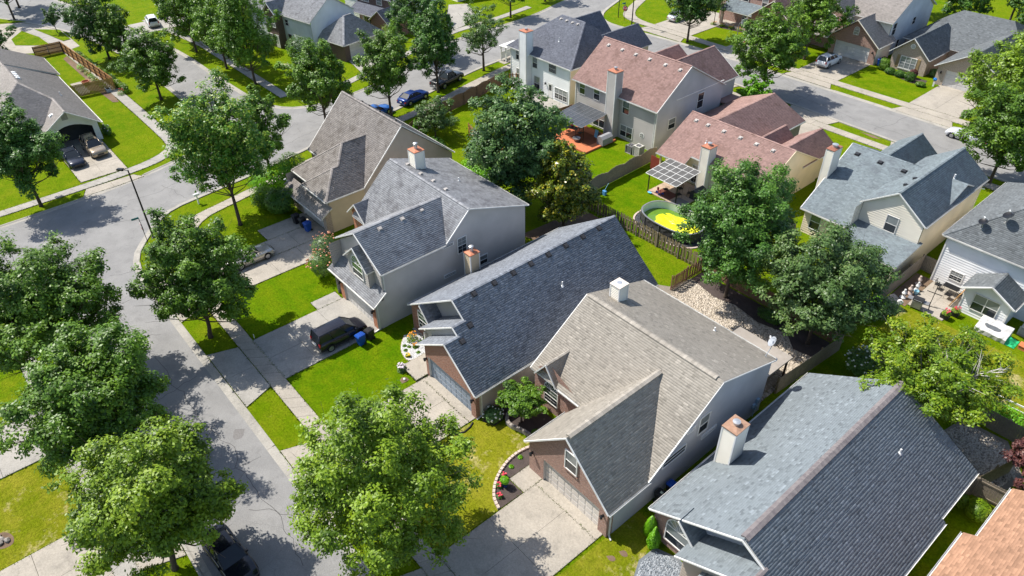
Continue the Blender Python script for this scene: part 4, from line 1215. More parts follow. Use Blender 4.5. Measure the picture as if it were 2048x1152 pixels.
for pts_, m_ in (([(-29.3, 12.4), (-22.25, 12.4), (-22.25, 17.3), (-23.3, 17.6), (-24.4, 18.9), (-24.95, 20.4), (-24.6, 22.6), (-27.2, 22.3), (-28.8, 21.2), (-29.3, 20.9)], grass_dry), ([(-46.4, -24), (-38.9, -24), (-38.9, -3.2), (-46.4, -3.2)], grass_dry), ([(-33.1, -24), (10, -24), (10, -3.2), (-33.1, -3.2)], grass_dry),
                 ([(-16.5, 12.4), (-9.1, 12.4), (-9.1, 19.5), (-13.2, 20), (-13.9, 22.0), (-14.6, 24), (-16.2, 24)], grass_dry), ([(-41.6, 12.4), (-42.4, 12.4), (-42.4, 20.9), (-41.0, 22.0), (-39.4, 20.9), (-37.6, 20.6), (-37.55, 19.8), (-35.4, 19.8), (-35.4, 12.4)], grass_deep), ([(-55.4, 12.4), (-48.6, 12.4), (-48.6, 18.3), (-49.8, 18.3), (-49.8, 22), (-55.4, 22)], grass_deep),
                 ([(-15.0, 48.2), (-1, 48.2), (2, 57.2), (-11.8, 57.2), (-15, 56.9)], grass_dry), ([(-38.0, 48.3), (-46.8, 48.3), (-47, 60), (-43, 60), (-43, 55.2), (-37.8, 55.2), (-32.0, 60.4), (-29.6, 60), (-29.6, 48.3)], grass_deep), ([(-53.4, 60), (-49, 60), (-47.2, 61.9), (-46.8, 50.6), (-60, 49.2), (-60, 56.5), (-53.3, 56.5)], grass_deep)):
    sheet('lawn', pts_, m_, .005)
# sidewalks, slab by slab
sw_o = smooth_line([(10, 11.1), (-62, 11.1), (-66, 11.6), (-69.3, 14.0), (-71.2, 16.2), (-71.6, 18.5), (-72.5, 23), (-74, 29), (-75.4, 36), (-76.1, 41), (-77, 45.1), (-78, 52), (-80.1, 60), (-82, 69.7), (-82.0, 74.5)])
sw_i = smooth_line([(10, 12.35), (-61.5, 12.35), (-65.2, 12.8), (-68.2, 15.2), (-69.9, 17), (-70.4, 19), (-71.2, 23.3), (-72.7, 29.4), (-74.1, 36.4), (-74.8, 41.4), (-75.5, 44.9), (-76.5, 52), (-78.6, 60.6), (-80.4, 68.5), (-80.5, 74.5)])
slabs('sidewalk', path_strip(sw_o, sw_i, 118), concrete)
slabs('sidewalk', path_strip(smooth_line([(-152, 18.7), (-141, 20.9), (-120, 21.3), (-94, 21.7), (-88.6, 21.6), (-86, 19), (-85.2, 15.5), (-84.8, 10), (-84.5, -12)]), smooth_line([(-152, 17.3), (-140, 19.4), (-117, 20.0), (-91.4, 20.3), (-88.7, 19.9), (-87.2, 17.5), (-86.6, 14.6), (-86.1, 9.5), (-85.8, -12)]), 72), concrete2)
slabs('sidewalk', path_strip(smooth_line([(12, 97.2), (-79, 97.3), (-83.8, 97.5), (-86.5, 99), (-88.4, 102.7), (-90.5, 107.3), (-94, 117)]), smooth_line([(12, 98.8), (-79, 98.9), (-82.5, 99.2), (-84.8, 100.5), (-86.8, 103.2), (-89.2, 108.5), (-92.6, 117)]), 80), concrete)
slabs('sidewalk', path_strip([(-72, 84.9), (-40, 84.9), (10, 84.4)], [(-72, 83.6), (-40, 83.5), (10, 83.0)], 54), concrete)
slabs('sidewalk', path_strip(smooth_line([(-91.2, 46.5), (-95.6, 61), (-98.9, 71), (-98.8, 80), (-100.2, 90)]), smooth_line([(-92.6, 46.5), (-97, 61.5), (-100.3, 71), (-100.2, 80), (-101.6, 90)]), 30), concrete2)
slabs('sidewalk', path_strip([(-93.5, 37.2), (-122, 37.0), (-142, 34.5)], [(-93.5, 38.6), (-122, 38.4), (-142, 36)], 34), concrete2)
slabs('sidewalk', path_strip([(-67, -1.9), (12, -1.9)], [(-67, -3.15), (12, -3.15)], 54), concrete2)
def drive(x0, x1, y0, y1, nx, ny, mat=concrete, apron=None):
    s = grid(x0, x1, y0, y1, nx, ny)
    if apron:
        ya, yb, fl = apron
        xm = (x0 + x1) / 2
        s += [[(x0 - fl, ya), (xm, ya), (xm, yb), (x0, yb)], [(xm, ya), (x1 + fl, ya), (x1, yb), (xm, yb)]]
    return slabs('driveway', s, mat)
slabs('driveway', grid(-61.5, -58.6, 12.35, 25.3, 1, 4) + grid(-58.6, -55.5, 12.35, 24.6, 1, 4) + grid(-63.9, -61.5, 20.0, 25.3, 1, 1) + [[(-62.3, 8.75), (-58.5, 8.75), (-58.5, 11.1), (-61.5, 11.1)], [(-58.5, 8.75), (-54.7, 8.75), (-55.5, 11.1), (-58.5, 11.1)]], concrete)
slabs('driveway', grid(-48.4, -42.45, 12.35, 21.3, 2, 3) + grid(-49.7, -48.4, 18.4, 20.85, 1, 1) + [[(-49.2, 8.75), (-45.4, 8.75), (-45.4, 11.1), (-48.4, 11.1)], [(-45.4, 8.75), (-41.6, 8.75), (-42.45, 11.1), (-45.4, 11.1)]], concrete2)
slabs('driveway', grid(-35.3, -29.4, 12.35, 20.4, 2, 2) + grid(-35.3, -29.4, 20.4, 21.3, 1, 1) + [[(-36.1, 8.75), (-32.4, 8.75), (-32.4, 11.1), (-35.3, 11.1)], [(-32.4, 8.75), (-28.6, 8.75), (-29.4, 11.1), (-32.4, 11.1)]], concrete)
slabs('driveway', grid(-22.15, -16.55, 12.35, 20.4, 2, 2) + grid(-22.15, -16.55, 20.4, 21.3, 1, 1) + grid(-23.62, -22.15, 19.35, 21.6, 1, 1) + [[(-22.9, 8.75), (-19.3, 8.75), (-19.3, 11.1), (-22.15, 11.1)], [(-19.3, 8.75), (-15.8, 8.75), (-16.55, 11.1), (-19.3, 11.1)]], concrete)
slabs('driveway', grid(-9.0, -3.2, 12.35, 20.2, 2, 2) + [[(-9.8, 8.75), (-2.4, 8.75), (-3.2, 11.1), (-9.0, 11.1)]], concrete)
slabs('driveway', grid(-51.7, -46.5, -24, -3.15, 2, 6) + [[(-51.7, -1.9), (-46.5, -1.9), (-45.8, .65), (-52.4, .65)]], concrete2)
slabs('driveway', grid(-38.8, -33.2, -24, -3.15, 2, 6) + [[(-38.8, -1.9), (-33.2, -1.9), (-32.4, .65), (-39.6, .65)]], concrete)
slabs('driveway', grid(-97.0, -86.75, 9.3, 14.45, 3, 2) + [[(-84.7, 9.3), (-84.7, 11.9), (-83.15, 11.9), (-83.15, 8.6)], [(-84.7, 11.9), (-84.7, 14.45), (-83.4, 15.2), (-83.15, 11.9)]], concrete)
slabs('driveway', grid(-51.4, -45.2, 98.9, 108.5, 2, 2) + [[(-52, 95.65), (-44.4, 95.6), (-45.2, 97.2), (-51.4, 97.2)]], concrete)
slabs('driveway', grid(-34.9, -28.5, 98.9, 108.2, 2, 2) + [[(-35.6, 95.3), (-27.7, 95.3), (-28.5, 97.2), (-34.9, 97.2)]], concrete)
slabs('driveway', grid(-79, -71.2, 99.0, 112, 2, 3) + [[(-79.8, 95.2), (-70.4, 95.35), (-71.2, 97.2), (-79, 97.2)]], concrete)
slabs('driveway', grid(-64.2, -58.5, 98.9, 114, 2, 3) + [[(-65, 95.5), (-57.7, 95.6), (-58.5, 97.2), (-64.2, 97.2)]], concrete2)
slabs('driveway', grid(-60.2, -54, 76.5, 83.5, 2, 2) + [[(-60.2, 84.9), (-54, 84.9), (-53.4, 87.1), (-60.8, 87.1)]], concrete)
slabs('driveway', grid(-44.4, -38.6, 77.5, 83.5, 2, 2) + [[(-44.4, 84.9), (-38.6, 84.9), (-38.0, 86.8), (-45, 87.0)]], concrete)
slabs('driveway', grid(-30.4, -24.6, 76, 83.2, 2, 2) + [[(-30.4, 84.9), (-24.6, 84.6), (-24, 86.0), (-31, 86.3)]], concrete)
slabs('driveway', [[(-104.4, 52.4), (-105.2, 58.2), (-98.6, 56.6), (-97.6, 51.2)], [(-97.6, 51.2), (-98.6, 56.6), (-93.9, 55.6), (-92.7, 50.2)]], concrete2)
slabs('driveway', [[(-112, 80), (-110.1, 82.9), (-104, 80), (-105.3, 74.5)], [(-105.3, 74.5), (-104, 80), (-100.6, 75), (-99.9, 71.3)]], concrete2)
sheet('driveway', [(-141.7, 9.1), (-158.9, 12.2), (-156.1, 18.0), (-151.0, 20.7), (-146.6, 22.3), (-135.6, 22.4), (-134.5, 19.9), (-137.4, 15.4)], concrete, .02)
sheet('lawn', [(-147.0, 14.7), (-150.7, 17.1), (-145, 18.5), (-139.6, 18.9), (-140.9, 16.9), (-143.2, 14.5)], grass, .05)
sheet('lawn', [(-149.9, 18.9), (-140.0, 21.0), (-140.1, 22.2), (-146.6, 22.1)], grass, .11)
sheet('lawn', [(-165.5, 12.6), (-162.0, 14.9), (-157.5, 17.6), (-155.7, 19.0), (-156.5, 16.6), (-162.2, 12.4)], grass, .11)
slabs('driveway', [[(-141, 31.6), (-134.5, 32.6), (-134, 44), (-141, 44)]], concrete2)
# patios, beds
slabs('patio', grid(-37.5, -35.38, 19.9, 22.3, 1, 1), concrete, .22)
slabs('patio', grid(-42.8, -38.1, 55.4, 60.2, 2, 2), M_ground_like('patio_concrete', (.44, .33, .24), (.37, .27, .19), 9, (.25, .2, .16)), .08)
slabs('patio', grid(-14.9, -11.9, 57.4, 62.4, 2, 2), concrete, .08)
slabs('patio', grid(-71.2, -64.7, 62.0, 64.7, 3, 1), concrete2, .08)
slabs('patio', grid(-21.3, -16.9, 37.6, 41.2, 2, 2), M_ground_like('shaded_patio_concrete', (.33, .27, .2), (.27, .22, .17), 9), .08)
slabs('patio', grid(-119, -113.4, 16.6, 18.0, 5, 2), concrete, .06)
slabs('patio', grid(-40.8, -39.3, 23.2, 25.4, 1, 2), concrete2, .10)
sheet('gravel_bed', [(-33, 42.2), (-30.2, 44.0), (-29.4, 47.6), (-24, 47.6), (-16.5, 47.6), (-16.6, 37.6), (-29.5, 37.6), (-29.5, 41)], gravel_b, .02)
stones('river_stones', [(-29.4, 41), (-29.4, 46.6), (-24, 46.4), (-16.6, 46.6), (-16.6, 37.6), (-29.0, 37.6)], 15000, .10, st_tan, 3, .025)
sheet('mulch_bed', [(-29.6, 46.4), (-26.6, 45.7), (-24.6, 46.1), (-22, 45.6), (-19.6, 46.2), (-18.2, 44.9), (-16.6, 45.2), (-16.6, 47.8), (-29.6, 47.8)], mulch, .10)
sheet('gravel_bed', [(-6.6, 44.4), (-6.0, 47.6), (-3.0, 47.8), (-1.0, 45.2), (-1.6, 42.6), (-3.4, 42.2)], gravel_b, .02)
stones('river_stones', [(-6.4, 44.6), (-5.8, 47.2), (-3.2, 47.4), (-1.4, 45), (-1.9, 42.8), (-3.4, 42.5)], 2600, .10, st_tan, 5, .025)
sheet('gravel_bed', [(-13.0, 19.6), (-13.9, 21.4), (-13.8, 22.8), (-12.4, 23.3), (-8, 22.6), (-8, 19.6)], M_ground_like('slate_gravel_bed', (.13, .145, .16), (.18, .19, .2), 22), .02)
stones('slate_chips', [(-12.9, 19.7), (-13.7, 21.4), (-13.6, 22.6), (-12.4, 23.1), (-9.5, 22.4), (-9.5, 19.7)], 3200, .10, st_dark, 6, .025)
H3BED = smooth_line([(-40.5, 22.2), (-39.6, 21.2), (-38.5, 20.75), (-37.55, 20.75), (-37.5, 22.3), (-38.2, 22.9), (-39.3, 23.2), (-40.4, 23.2)])
sheet('gravel_bed', H3BED, M_ground_like('white_gravel_bed', (.42, .42, .42), (.35, .35, .35), 25), .03)
stones('white_stones', H3BED, 2600, .09, st_white, 8, .035)
H4O = smooth_line([(-24.6, 22.75), (-24.95, 21.4), (-24.85, 20.2), (-24.4, 19.05), (-23.85, 18.2), (-23.1, 17.55), (-22.25, 17.3)], 2)
sheet('mulch_bed', H4O + [(-22.2, 19.3), (-23.65, 19.3), (-23.65, 21.6), (-23.85, 22.7)], mulch, .05)
H4B = smooth_line([(-28.2, 23.4), (-27.9, 22.7), (-27.2, 22.35), (-26.2, 22.75), (-25.3, 22.9), (-24.6, 22.85), (-23.8, 22.9), (-23.8, 25.2), (-28.3, 25.2)], 1)
sheet('mulch_bed', H4B, mulch, .05)
sheet('mulch_bed', [(-28.9, 21.2), (-27.9, 21.6), (-28.1, 24.6), (-28.9, 24.9)], mulch, .045)
sheet('soil_bed', [(-117.6, 18.2), (-114.6, 18.0), (-113.6, 18.9), (-108, 19.2), (-107.5, 19.9), (-111.9, 20.4), (-132, 19.5), (-131, 18.7), (-119, 18.9)], soil, .03)
sheet('soil_bed', [(-34.9, 86.1), (-33.0, 85.7), (-32.0, 86.0), (-33.2, 86.35)], soil, .02)
sheet('soil_bed', [(-73.2, 106.2), (-65.6, 107.6), (-65.8, 106.6), (-73, 105.2)], mulch, .03)
sheet('soil_bed', [(-43.2, 108.6), (-36.8, 108.2), (-36.4, 106.4), (-38, 105.8), (-42.8, 107.2)], mulch, .03)
sheet('soil_bed', [(-16.5, 57), (-14.9, 57), (-14.9, 62.5), (-16.5, 62.5)], soil, .03)
sheet('soil_bed', [(-41.5, 40.5), (-39.5, 40.8), (-39.5, 47.6), (-45, 47.6), (-45.5, 39.5)], soil, .03)
def block_edge(label, line, n, mat, sx, sy, sz, loc, name='border_wall', yaw0=0):
    t = Th(name, label, 'garden edging', loc)
    d = [0]
    for a, b in zip(line[:-1], line[1:]): d.append(d[-1] + math.hypot(b[0] - a[0], b[1] - a[1]))
    me = MB().hexa([(-sx / 2, -sy / 2, 0), (sx / 2, -sy / 2, 0), (sx / 2 * .9, sy / 2, 0), (-sx / 2 * .9, sy / 2, 0), (-sx / 2 + .012, -sy / 2 + .012, sz), (sx / 2 - .012, -sy / 2 + .012, sz), (sx / 2 * .88, sy / 2 - .012, sz), (-sx / 2 * .88, sy / 2 - .012, sz)]).mesh('block', mat)
    for i in range(n):
        s = d[-1] * (i + .5) / n; k = max(j for j in range(len(d)) if d[j] <= s); k = min(k, len(line) - 2); f = (s - d[k]) / (d[k + 1] - d[k])
        x = line[k][0] + (line[k + 1][0] - line[k][0]) * f; y = line[k][1] + (line[k + 1][1] - line[k][1]) * f
        a = math.atan2(line[k + 1][1] - line[k][1], line[k + 1][0] - line[k][0])
        inst('block', me, t, (x, y, .02), (0, 0, a + random.gauss(0, .05)))
    return t
block_edge('curved row of pale pink edging blocks round the mulch bed', H4O, 21, stone_l, .29, .2, .17, (-24.6, 19.5, 0))
block_edge('low curved wall of grey blocks under the small weeping tree', H4B[:9], 13, stone_g, .36, .25, .28, (-27, 22.5, 0))
block_edge('thin pale stone rim round the white gravel flower bed', H3BED[:18], 22, stone_l, .2, .09, .06, (-39.6, 21.2, 0))

# ================================================================== HOUSES
def house(label, loc, name='house', rz=0., local=False): return Th(name, label, 'house', (loc[0], loc[1], 0), rz, local)
def walls(par, mats, items, name='wall'):
    """items: (wall plane, polygon, material index, kind)"""
    for wf, poly, mi, kind in items:
        mb = MB()
        if kind == 's': siding(mb, wf, poly)
        else: flat(mb, wf, poly)
        mb.build(name, mats[mi], par)
def trimbars(par, segs, mat=None, w_=.07, h=.10, name='trim_board'):
    for p, q in segs: mb = MB(); mb.beam(p, q, w_, h); mb.build(name, mat or white, par)
def post(par, x, y, z0, z1, w_=.12, mat=None, name='post'):
    mb = MB(); mb.box((x - w_ / 2, y - w_ / 2, z0), (x + w_ / 2, y + w_ / 2, z1)); return mb.build(name, mat or white, par)

# ---- slate house with stepped gables and blue garage door
h = house('long slate roofed house with stepped front gables, red brick and a blue-grey garage door', (-35, 21))
zr = lambda X: 2.65 + .8 * (-29.1 - X)
zl = lambda X: 2.6 + .67 * (X + 41)
r = Roof(h, sh_slate, expo=.145, wmin=.16, wmax=.30)
for xa, xb, y0 in ((-32.48, -29.1, 20.85), (-33.1, -32.48, 22.1), (-34.5, -33.1, 23.2)):
    r.slope([(xb, y0, zr(xb)), (xb, 40.65, zr(xb)), (xa, 40.65, zr(xa)), (xa, y0, zr(xa))])
r.slope([(-41, 40.65, 2.6), (-41, 23.2, 2.6), (-34.5, 23.2, zl(-34.5)), (-34.5, 40.65, zl(-34.5))])
for xr, xe, y0, y1 in ((-33.1, -37.8, 22.1, 24.3), (-32.48, -36.4, 20.85, 22.5)):
    r.slope([(xe, y1, zr(xr) - .676 * (xr - xe)), (xe, y0, zr(xr) - .676 * (xr - xe)), (xr, y0, zr(xr)), (xr, y1, zr(xr))], lift=.01)
r.slope([(-37.6, 22.9, 2.75), (-37.6, 24.3, 2.75), (-38.75, 24.3, 4.05), (-38.75, 22.9, 4.05)], lift=.006)
r.ridge((-34.5, 23.2, 6.97), (-34.5, 40.65, 6.97), .26)
r.ridge((-33.1, 22.1, zr(-33.1)), (-33.1, 23.3, zr(-33.1)), .26); r.ridge((-32.48, 20.85, zr(-32.48)), (-32.48, 22.2, zr(-32.48)), .26)
r.gutter((-29.1, 20.85, 2.62), (-29.1, 40.65, 2.62), (1, 0, 0)); r.gutter((-41, 23.2, 2.6), (-41, 40.65, 2.6), (-1, 0, 0))
r.done()
F = wall_y0(0, 21.0)
walls(h, [brick_r, sid_taupe, sid_dgrey], [
    (F, rect(-35.45, -35.12, 0, 2.2), 0, 'f'), (F, rect(-29.85, -29.28, 0, 2.2), 0, 'f'),
    (F, [(-35.45, 2.2), (-29.28, 2.2), (-29.28, 2.55), (-32.48, 5.12), (-35.45, 3.15)], 0, 'f'),
    (wall_x1(-29.3, 0), rect(21.35, 40.5, 0, 2.6), 1, 's'), (wall_x1(-29.28, 0), rect(21.0, 21.35, 0, 2.6), 0, 'f'),
    (wall_x0(-35.45, 0), rect(-22.6, -21.0, 0, 2.8), 0, 'f'),
    (wall_y0(0, 22.4), [(-37.4, 0), (-32.7, 0), (-32.7, 5.1), (-33.1, 5.55), (-37.4, 2.65)], 2, 's'),
    (wall_y0(0, 24.3), [(-40.8, 0), (-33, 0), (-33, 5.5), (-34.5, 6.75), (-40.8, 2.55)], 2, 's'),
    (wall_y0(0, 23.4), [(-40.8, 0), (-37.9, 0), (-37.9, 2.7), (-38.75, 3.8), (-40.8, 2.5)], 0, 'f'),
    (wall_x1(-37.9, 0), rect(23.4, 24.3, 0, 2.7), 0, 'f'), (wall_x0(-40.8, 0), rect(-40.5, -23.4, 0, 2.55), 2, 's'),
    (wall_y1(0, 40.5), [(29.3, 0), (40.8, 0), (40.8, 2.5), (34.5, 6.75), (29.3, 2.6)], 1, 's')])
garage(h, F, -35.12, 5.27, 2.2, doorb, cols=8)
window(h, wall_y0(0, 23.4), -39.0, 1.0, 1.5, 1.6, grid=(3, 2), upper=glass_g)
trimbars(h, [((-29.1, 20.82, 2.60), (-32.48, 20.82, 5.30)), ((-36.4, 20.82, 2.66), (-32.48, 20.82, 5.30)), ((-32.5, 22.07, 5.34), (-33.1, 22.07, 5.80)), ((-37.8, 22.07, 2.62), (-33.1, 22.07, 5.80)), ((-33.1, 23.17, 5.80), (-34.5, 23.17, 6.92)), ((-41, 23.17, 2.55), (-34.5, 23.17, 6.92)), ((-37.6, 22.87, 2.70), (-38.75, 22.87, 4.0))])
chimney(h, -41.4, -40.55, 29.5, 30.45, 0, 4.7, sid_tan, rust, .55)
for y in (25.03, 27.0, 28.92, 30.75, 32.62, 34.54, 36.5, 38.41): roof_vent(h, (-34.2, y, zr(-34.2) + .02), (-1, 0, .8), vent_d)
for x, y in ((-32.69, 23.4), (-32.1, 22.2)): roof_vent(h, (x, y, zr(x) + .02), (-1, 0, .8), vent_d)
vent_pipe(h, (-32.1, 32.2, zr(-32.1)), .4)
downspout(h, -29.22, 21.5, 0, 2.55, 0, -1); post(h, -37.2, 22.2, 0, 2.6)
lantern(h, (-35.3, 21, 1.9), (0, -1, 0)); lantern(h, (-29.5, 21, 1.9), (0, -1, 0))

# ---- taupe house
h = house('taupe shingled house with pinkish brick garage gable and grey side wall', (-20, 21))
zf = lambda Y: 2.75 + .695 * (Y - 24.4)
zb = lambda Y: 7.27 - .336 * (Y - 30.9)
r = Roof(h, sh_taupe, expo=.15, wmin=.14, wmax=.36)
r.slope([(-28.15, 29.6, zf(29.6)), (-16.1, 29.6, zf(29.6)), (-16.1, 30.9, 7.27), (-28.15, 30.9, 7.27)])
r.slope([(-28.15, 25.3, zf(25.3)), (-23.0, 25.3, zf(25.3)), (-19.93, 29.6, zf(29.6)), (-28.15, 29.6, zf(29.6))])
r.slope([(-16.1, 24.4, zf(24.4)), (-16.1, 29.6, zf(29.6)), (-19.93, 29.6, zf(29.6))])
r.slope([(-16.1, 30.9, 7.27), (-16.1, 37.55, zb(37.55)), (-28.35, 37.55, zb(37.55)), (-28.15, 30.9, 7.27)])
r.slope([(-16.1, 20.8, 2.72), (-16.1, 24.4, 2.72), (-19.93, 29.62, 6.35), (-19.93, 20.8, 6.35)])
r.slope([(-23.7, 24.4, 2.75), (-23.7, 20.8, 2.75), (-19.93, 20.8, 6.35), (-19.93, 29.62, 6.35)])
r.slope([(-25.4, 25.2, 3.35), (-25.4, 25.9, 3.35), (-26.46, 27.6, 4.9), (-26.46, 25.2, 4.9)])
r.slope([(-27.6, 25.9, 3.35), (-27.6, 25.2, 3.35), (-26.46, 25.2, 4.9), (-26.46, 27.6, 4.9)])
r.ridge((-27.9, 30.9, 7.29), (-16.6, 30.9, 7.29), .42, vent=True)
r.ridge((-19.93, 21.0, 6.37), (-19.93, 29.4, 6.37), .42, vent=True); r.ridge((-26.46, 25.2, 4.9), (-26.46, 27.5, 4.9), .24)
r.gutter((-16.1, 20.8, 2.7), (-16.1, 24.6, 2.7), (1, 0, 0)); r.gutter((-23.7, 20.8, 2.72), (-23.7, 24.6, 2.72), (-1, 0, 0)); r.gutter((-28.35, 37.55, zb(37.55)), (-16.1, 37.55, zb(37.55)), (0, 1, 0)); r.gutter((-25.3, 25.3, 3.35), (-23.2, 25.3, 3.35), (0, -1, 0))
r.done()
F = wall_y0(0, 21.0)
walls(h, [brick_p, sid_bluegrey], [
    (F, rect(-23.45, -22.05, 0, 2.2), 0, 'f'), (F, rect(-17.02, -16.3, 0, 2.2), 0, 'f'), (F, [(-23.45, 2.2), (-16.3, 2.2), (-16.3, 2.62), (-19.93, 6.1), (-23.45, 2.75)], 0, 'f'),
    (wall_x0(-23.45, 0), rect(-25.3, -21, 0, 2.75), 0, 'f'), (wall_x1(-16.28, 0), rect(21.0, 21.5, 0, 2.65), 0, 'f'),
    (wall_x1(-16.3, 0), rect(21.5, 24.5, 0, 2.65), 1, 's'), (wall_x1(-16.3, 0), [(24.5, 0), (37.3, 0), (37.3, 4.95), (30.9, 7.1), (24.5, 2.65)], 1, 's'),
    (wall_y0(0, 25.6), [(-28.0, 0), (-23.4, 0), (-23.4, 3.3), (-26.46, 4.7), (-28.0, 3.3)], 0, 'f'),
    (wall_x0(-28.0, 0), [(-37.3, 0), (-25.6, 0), (-25.6, 3.4), (-30.9, 7.1), (-37.3, 4.95)], 1, 's'),
    (wall_y1(0, 37.3), rect(16.3, 28.0, 0, 4.95), 1, 's')])
garage(h, F, -22.05, 5.03, 2.2, doort, cols=8, reveal=doort)
window(h, F, -19.55, 3.45, .95, 1.6, sill=brick_p)
window(h, wall_y0(0, 25.6), -26.2, 1.0, 1.3, 1.35, arch=True, upper=glass_g, grid=(2, 2))
window(h, wall_x1(-16.28, 0), 29.8, 3.3, .95, 1.55)
window(h, wall_x1(-16.28, 0), 30.7, 2.45, 1.5, .24); window(h, wall_x1(-16.28, 0), 27.0, 2.75, 2.2, .62, upper=glass, lower=glass); window(h, wall_x1(-16.28, 0), 28.4, 4.4, .7, .2)
trimbars(h, [((-16.1, 20.77, 2.68), (-19.93, 20.77, 6.3)), ((-23.7, 20.77, 2.70), (-19.93, 20.77, 6.3)), ((-25.4, 25.17, 3.3), (-26.46, 25.17, 4.85)), ((-27.6, 25.17, 3.3), (-26.46, 25.17, 4.85)), ((-28.17, 25.3, 3.33), (-28.17, 30.9, 7.2)), ((-16.09, 24.4, 2.72), (-16.09, 30.9, 7.2)), ((-16.09, 30.9, 7.2), (-16.09, 37.55, 4.98))])
chimney(h, -27.25, -26.4, 32.35, 33.25, 4.5, 7.95, sid_ivory, M('pale_metal_cap', (.62, .55, .48), (.55, .48, .42), rough=.5), .04)
vent_pipe(h, (-20.6, 36.4, zb(36.4)), .3)
downspout(h, -16.22, 21.2, 0, 2.6, .6, -.3)
lantern(h, (-23.1, 21, 1.95), (0, -1, 0)); lantern(h, (-16.65, 21, 1.95), (0, -1, 0))
m_ = MB(); m_.prism([(-21.3, 37.55, 2.72), (-16.6, 37.55, 2.72), (-16.6, 41.4, 2.5), (-21.3, 41.4, 2.5)], (0, 0, -.14)); m_.build('patio_roof', M('patio_roof_felt', (.30, .27, .24), (.27, .24, .21), rough=.9), h)
for x in (-21.1, -16.85): post(h, x, 41.2, 0, 2.4, .13, wood_dk)
mt_ = MB()
for k, (y, z) in enumerate(((36.2, 1.2), (36.6, 1.5), (36.5, .9))): mt_.box((-16.28, y - .14, z - .2), (-16.1, y + .14, z + .2))
mt_.tube([(-16.2, 36.4, .0), (-16.2, 36.4, 1.1)], .04, 6); mt_.build('utility_meter', M('meter_blue_grey', (.30, .42, .50)), h)

# ---- blue-grey house in the lower right
h = house('large blue-grey shingled house in the near foreground with thick ridge vent', (-9, 22))
zl = lambda X: 2.6 + .6 * (X + 14.85)
zr = lambda X: 2.6 + .6 * (-3.05 - X)
r = Roof(h, sh_blue, expo=.15, wmin=.14, wmax=.34)
for xa, xb, y0, y1 in ((-6.6, -2.75, 20.4, 35.65), (-6.6, -3.05, 35.65, 40.7), (-7.42, -6.6, 21.8, 40.7), (-8.95, -7.42, 23.2, 40.7)):
    r.slope([(xb, y0, zr(xb)), (xb, y1, zr(xb)), (xa, y1, zr(xa)), (xa, y0, zr(xa))])
r.slope([(-14.85, 40.7, 2.6), (-14.85, 23.1, 2.6), (-8.95, 23.1, 6.14), (-8.95, 40.7, 6.14)])
r.slope([(-11.85, 24.2, 2.55), (-11.85, 21.8, 2.55), (-7.42, 21.8, 5.22), (-7.42, 24.2, 5.22)], lift=.01)
r.slope([(-10.2, 22.2, 2.55), (-10.2, 20.4, 2.55), (-6.6, 20.4, 4.73), (-6.6, 22.2, 4.73)], lift=.01)
r.slope([(-11.3, 22.85, 2.65), (-11.3, 24.2, 2.65), (-12.65, 24.2, 4.0), (-12.65, 22.85, 4.0)], lift=.006)
r.capm = ridge_m
r.ridge((-8.95, 23.3, 6.15), (-8.95, 40.6, 6.15), .50, vent=True); r.ridge((-7.42, 21.8, 5.22), (-7.42, 23.3, 5.22), .28); r.ridge((-6.6, 20.4, 4.73), (-6.6, 22, 4.73), .28)
r.gutter((-14.85, 23.1, 2.58), (-14.85, 40.7, 2.58), (-1, 0, 0)); r.gutter((-2.75, 20.4, 2.4), (-2.75, 35.65, 2.4), (1, 0, 0)); r.gutter((-3.05, 35.65, 2.58), (-3.05, 40.7, 2.58), (1, 0, 0))
r.done()
walls(h, [brick_p, sid_bluegrey, sid_taupe], [
    (wall_y0(0, 23.4), [(-14.6, 0), (-11.6, 0), (-11.6, 2.75), (-12.65, 3.85), (-14.6, 2.7)], 0, 'f'), (wall_x1(-11.6, 0), rect(23.4, 24.2, 0, 2.7), 0, 'f'),
    (wall_y0(0, 24.2), [(-14.6, 0), (-7.6, 0), (-7.6, 5.1), (-8.95, 5.95), (-14.6, 2.55)], 1, 's'),
    (wall_y0(0, 22.2), [(-11.5, 0), (-6.9, 0), (-6.9, 4.7), (-7.42, 5.0), (-11.5, 2.6)], 2, 's'),
    (wall_y0(0, 20.7), [(-9.9, 0), (-3.1, 0), (-3.1, 2.5), (-6.6, 4.5), (-9.9, 2.6)], 0, 'f'),
    (wall_x0(-14.6, 0), rect(-40.5, -23.4, 0, 2.6), 1, 's'), (wall_x0(-9.9, 0), rect(-22.2, -20.7, 0, 2.6), 0, 'f'),
    (wall_x1(-3.1, 0), rect(20.7, 35.5, 0, 2.4), 2, 's'), (wall_x1(-3.35, 0), rect(35.5, 40.5, 0, 2.5), 2, 's'),
    (wall_y1(0, 40.5), [(3.35, 0), (14.6, 0), (14.6, 2.6), (8.95, 5.95), (3.35, 2.6)], 2, 's')])
window(h, wall_y0(0, 23.4), -12.75, .75, 1.75, 1.45, arch=True, upper=glass_b, sill=brick_p)
trimbars(h, [((-14.85, 23.07, 2.55), (-8.95, 23.07, 6.1)), ((-8.95, 23.07, 6.1), (-7.42, 23.07, 5.2)), ((-11.3, 22.82, 2.6), (-12.65, 22.82, 3.95)), ((-11.85, 21.77, 2.5), (-7.42, 21.77, 5.18)), ((-7.42, 21.77, 5.18), (-6.6, 21.77, 4.7)), ((-10.2, 20.37, 2.5), (-6.6, 20.37, 4.7)), ((-2.75, 20.37, 2.4), (-6.6, 20.37, 4.7)), ((-11.5, 24.17, 2.75), (-7.6, 24.17, 4.95))])
chimney(h, -14.35, -13.38, 28.7, 29.95, 2.3, 6.25, sid_ivory, rust2, .28, flue_r=.2)
vent_pipe(h, (-6.6, 36.3, zr(-6.6)), .35, .055)

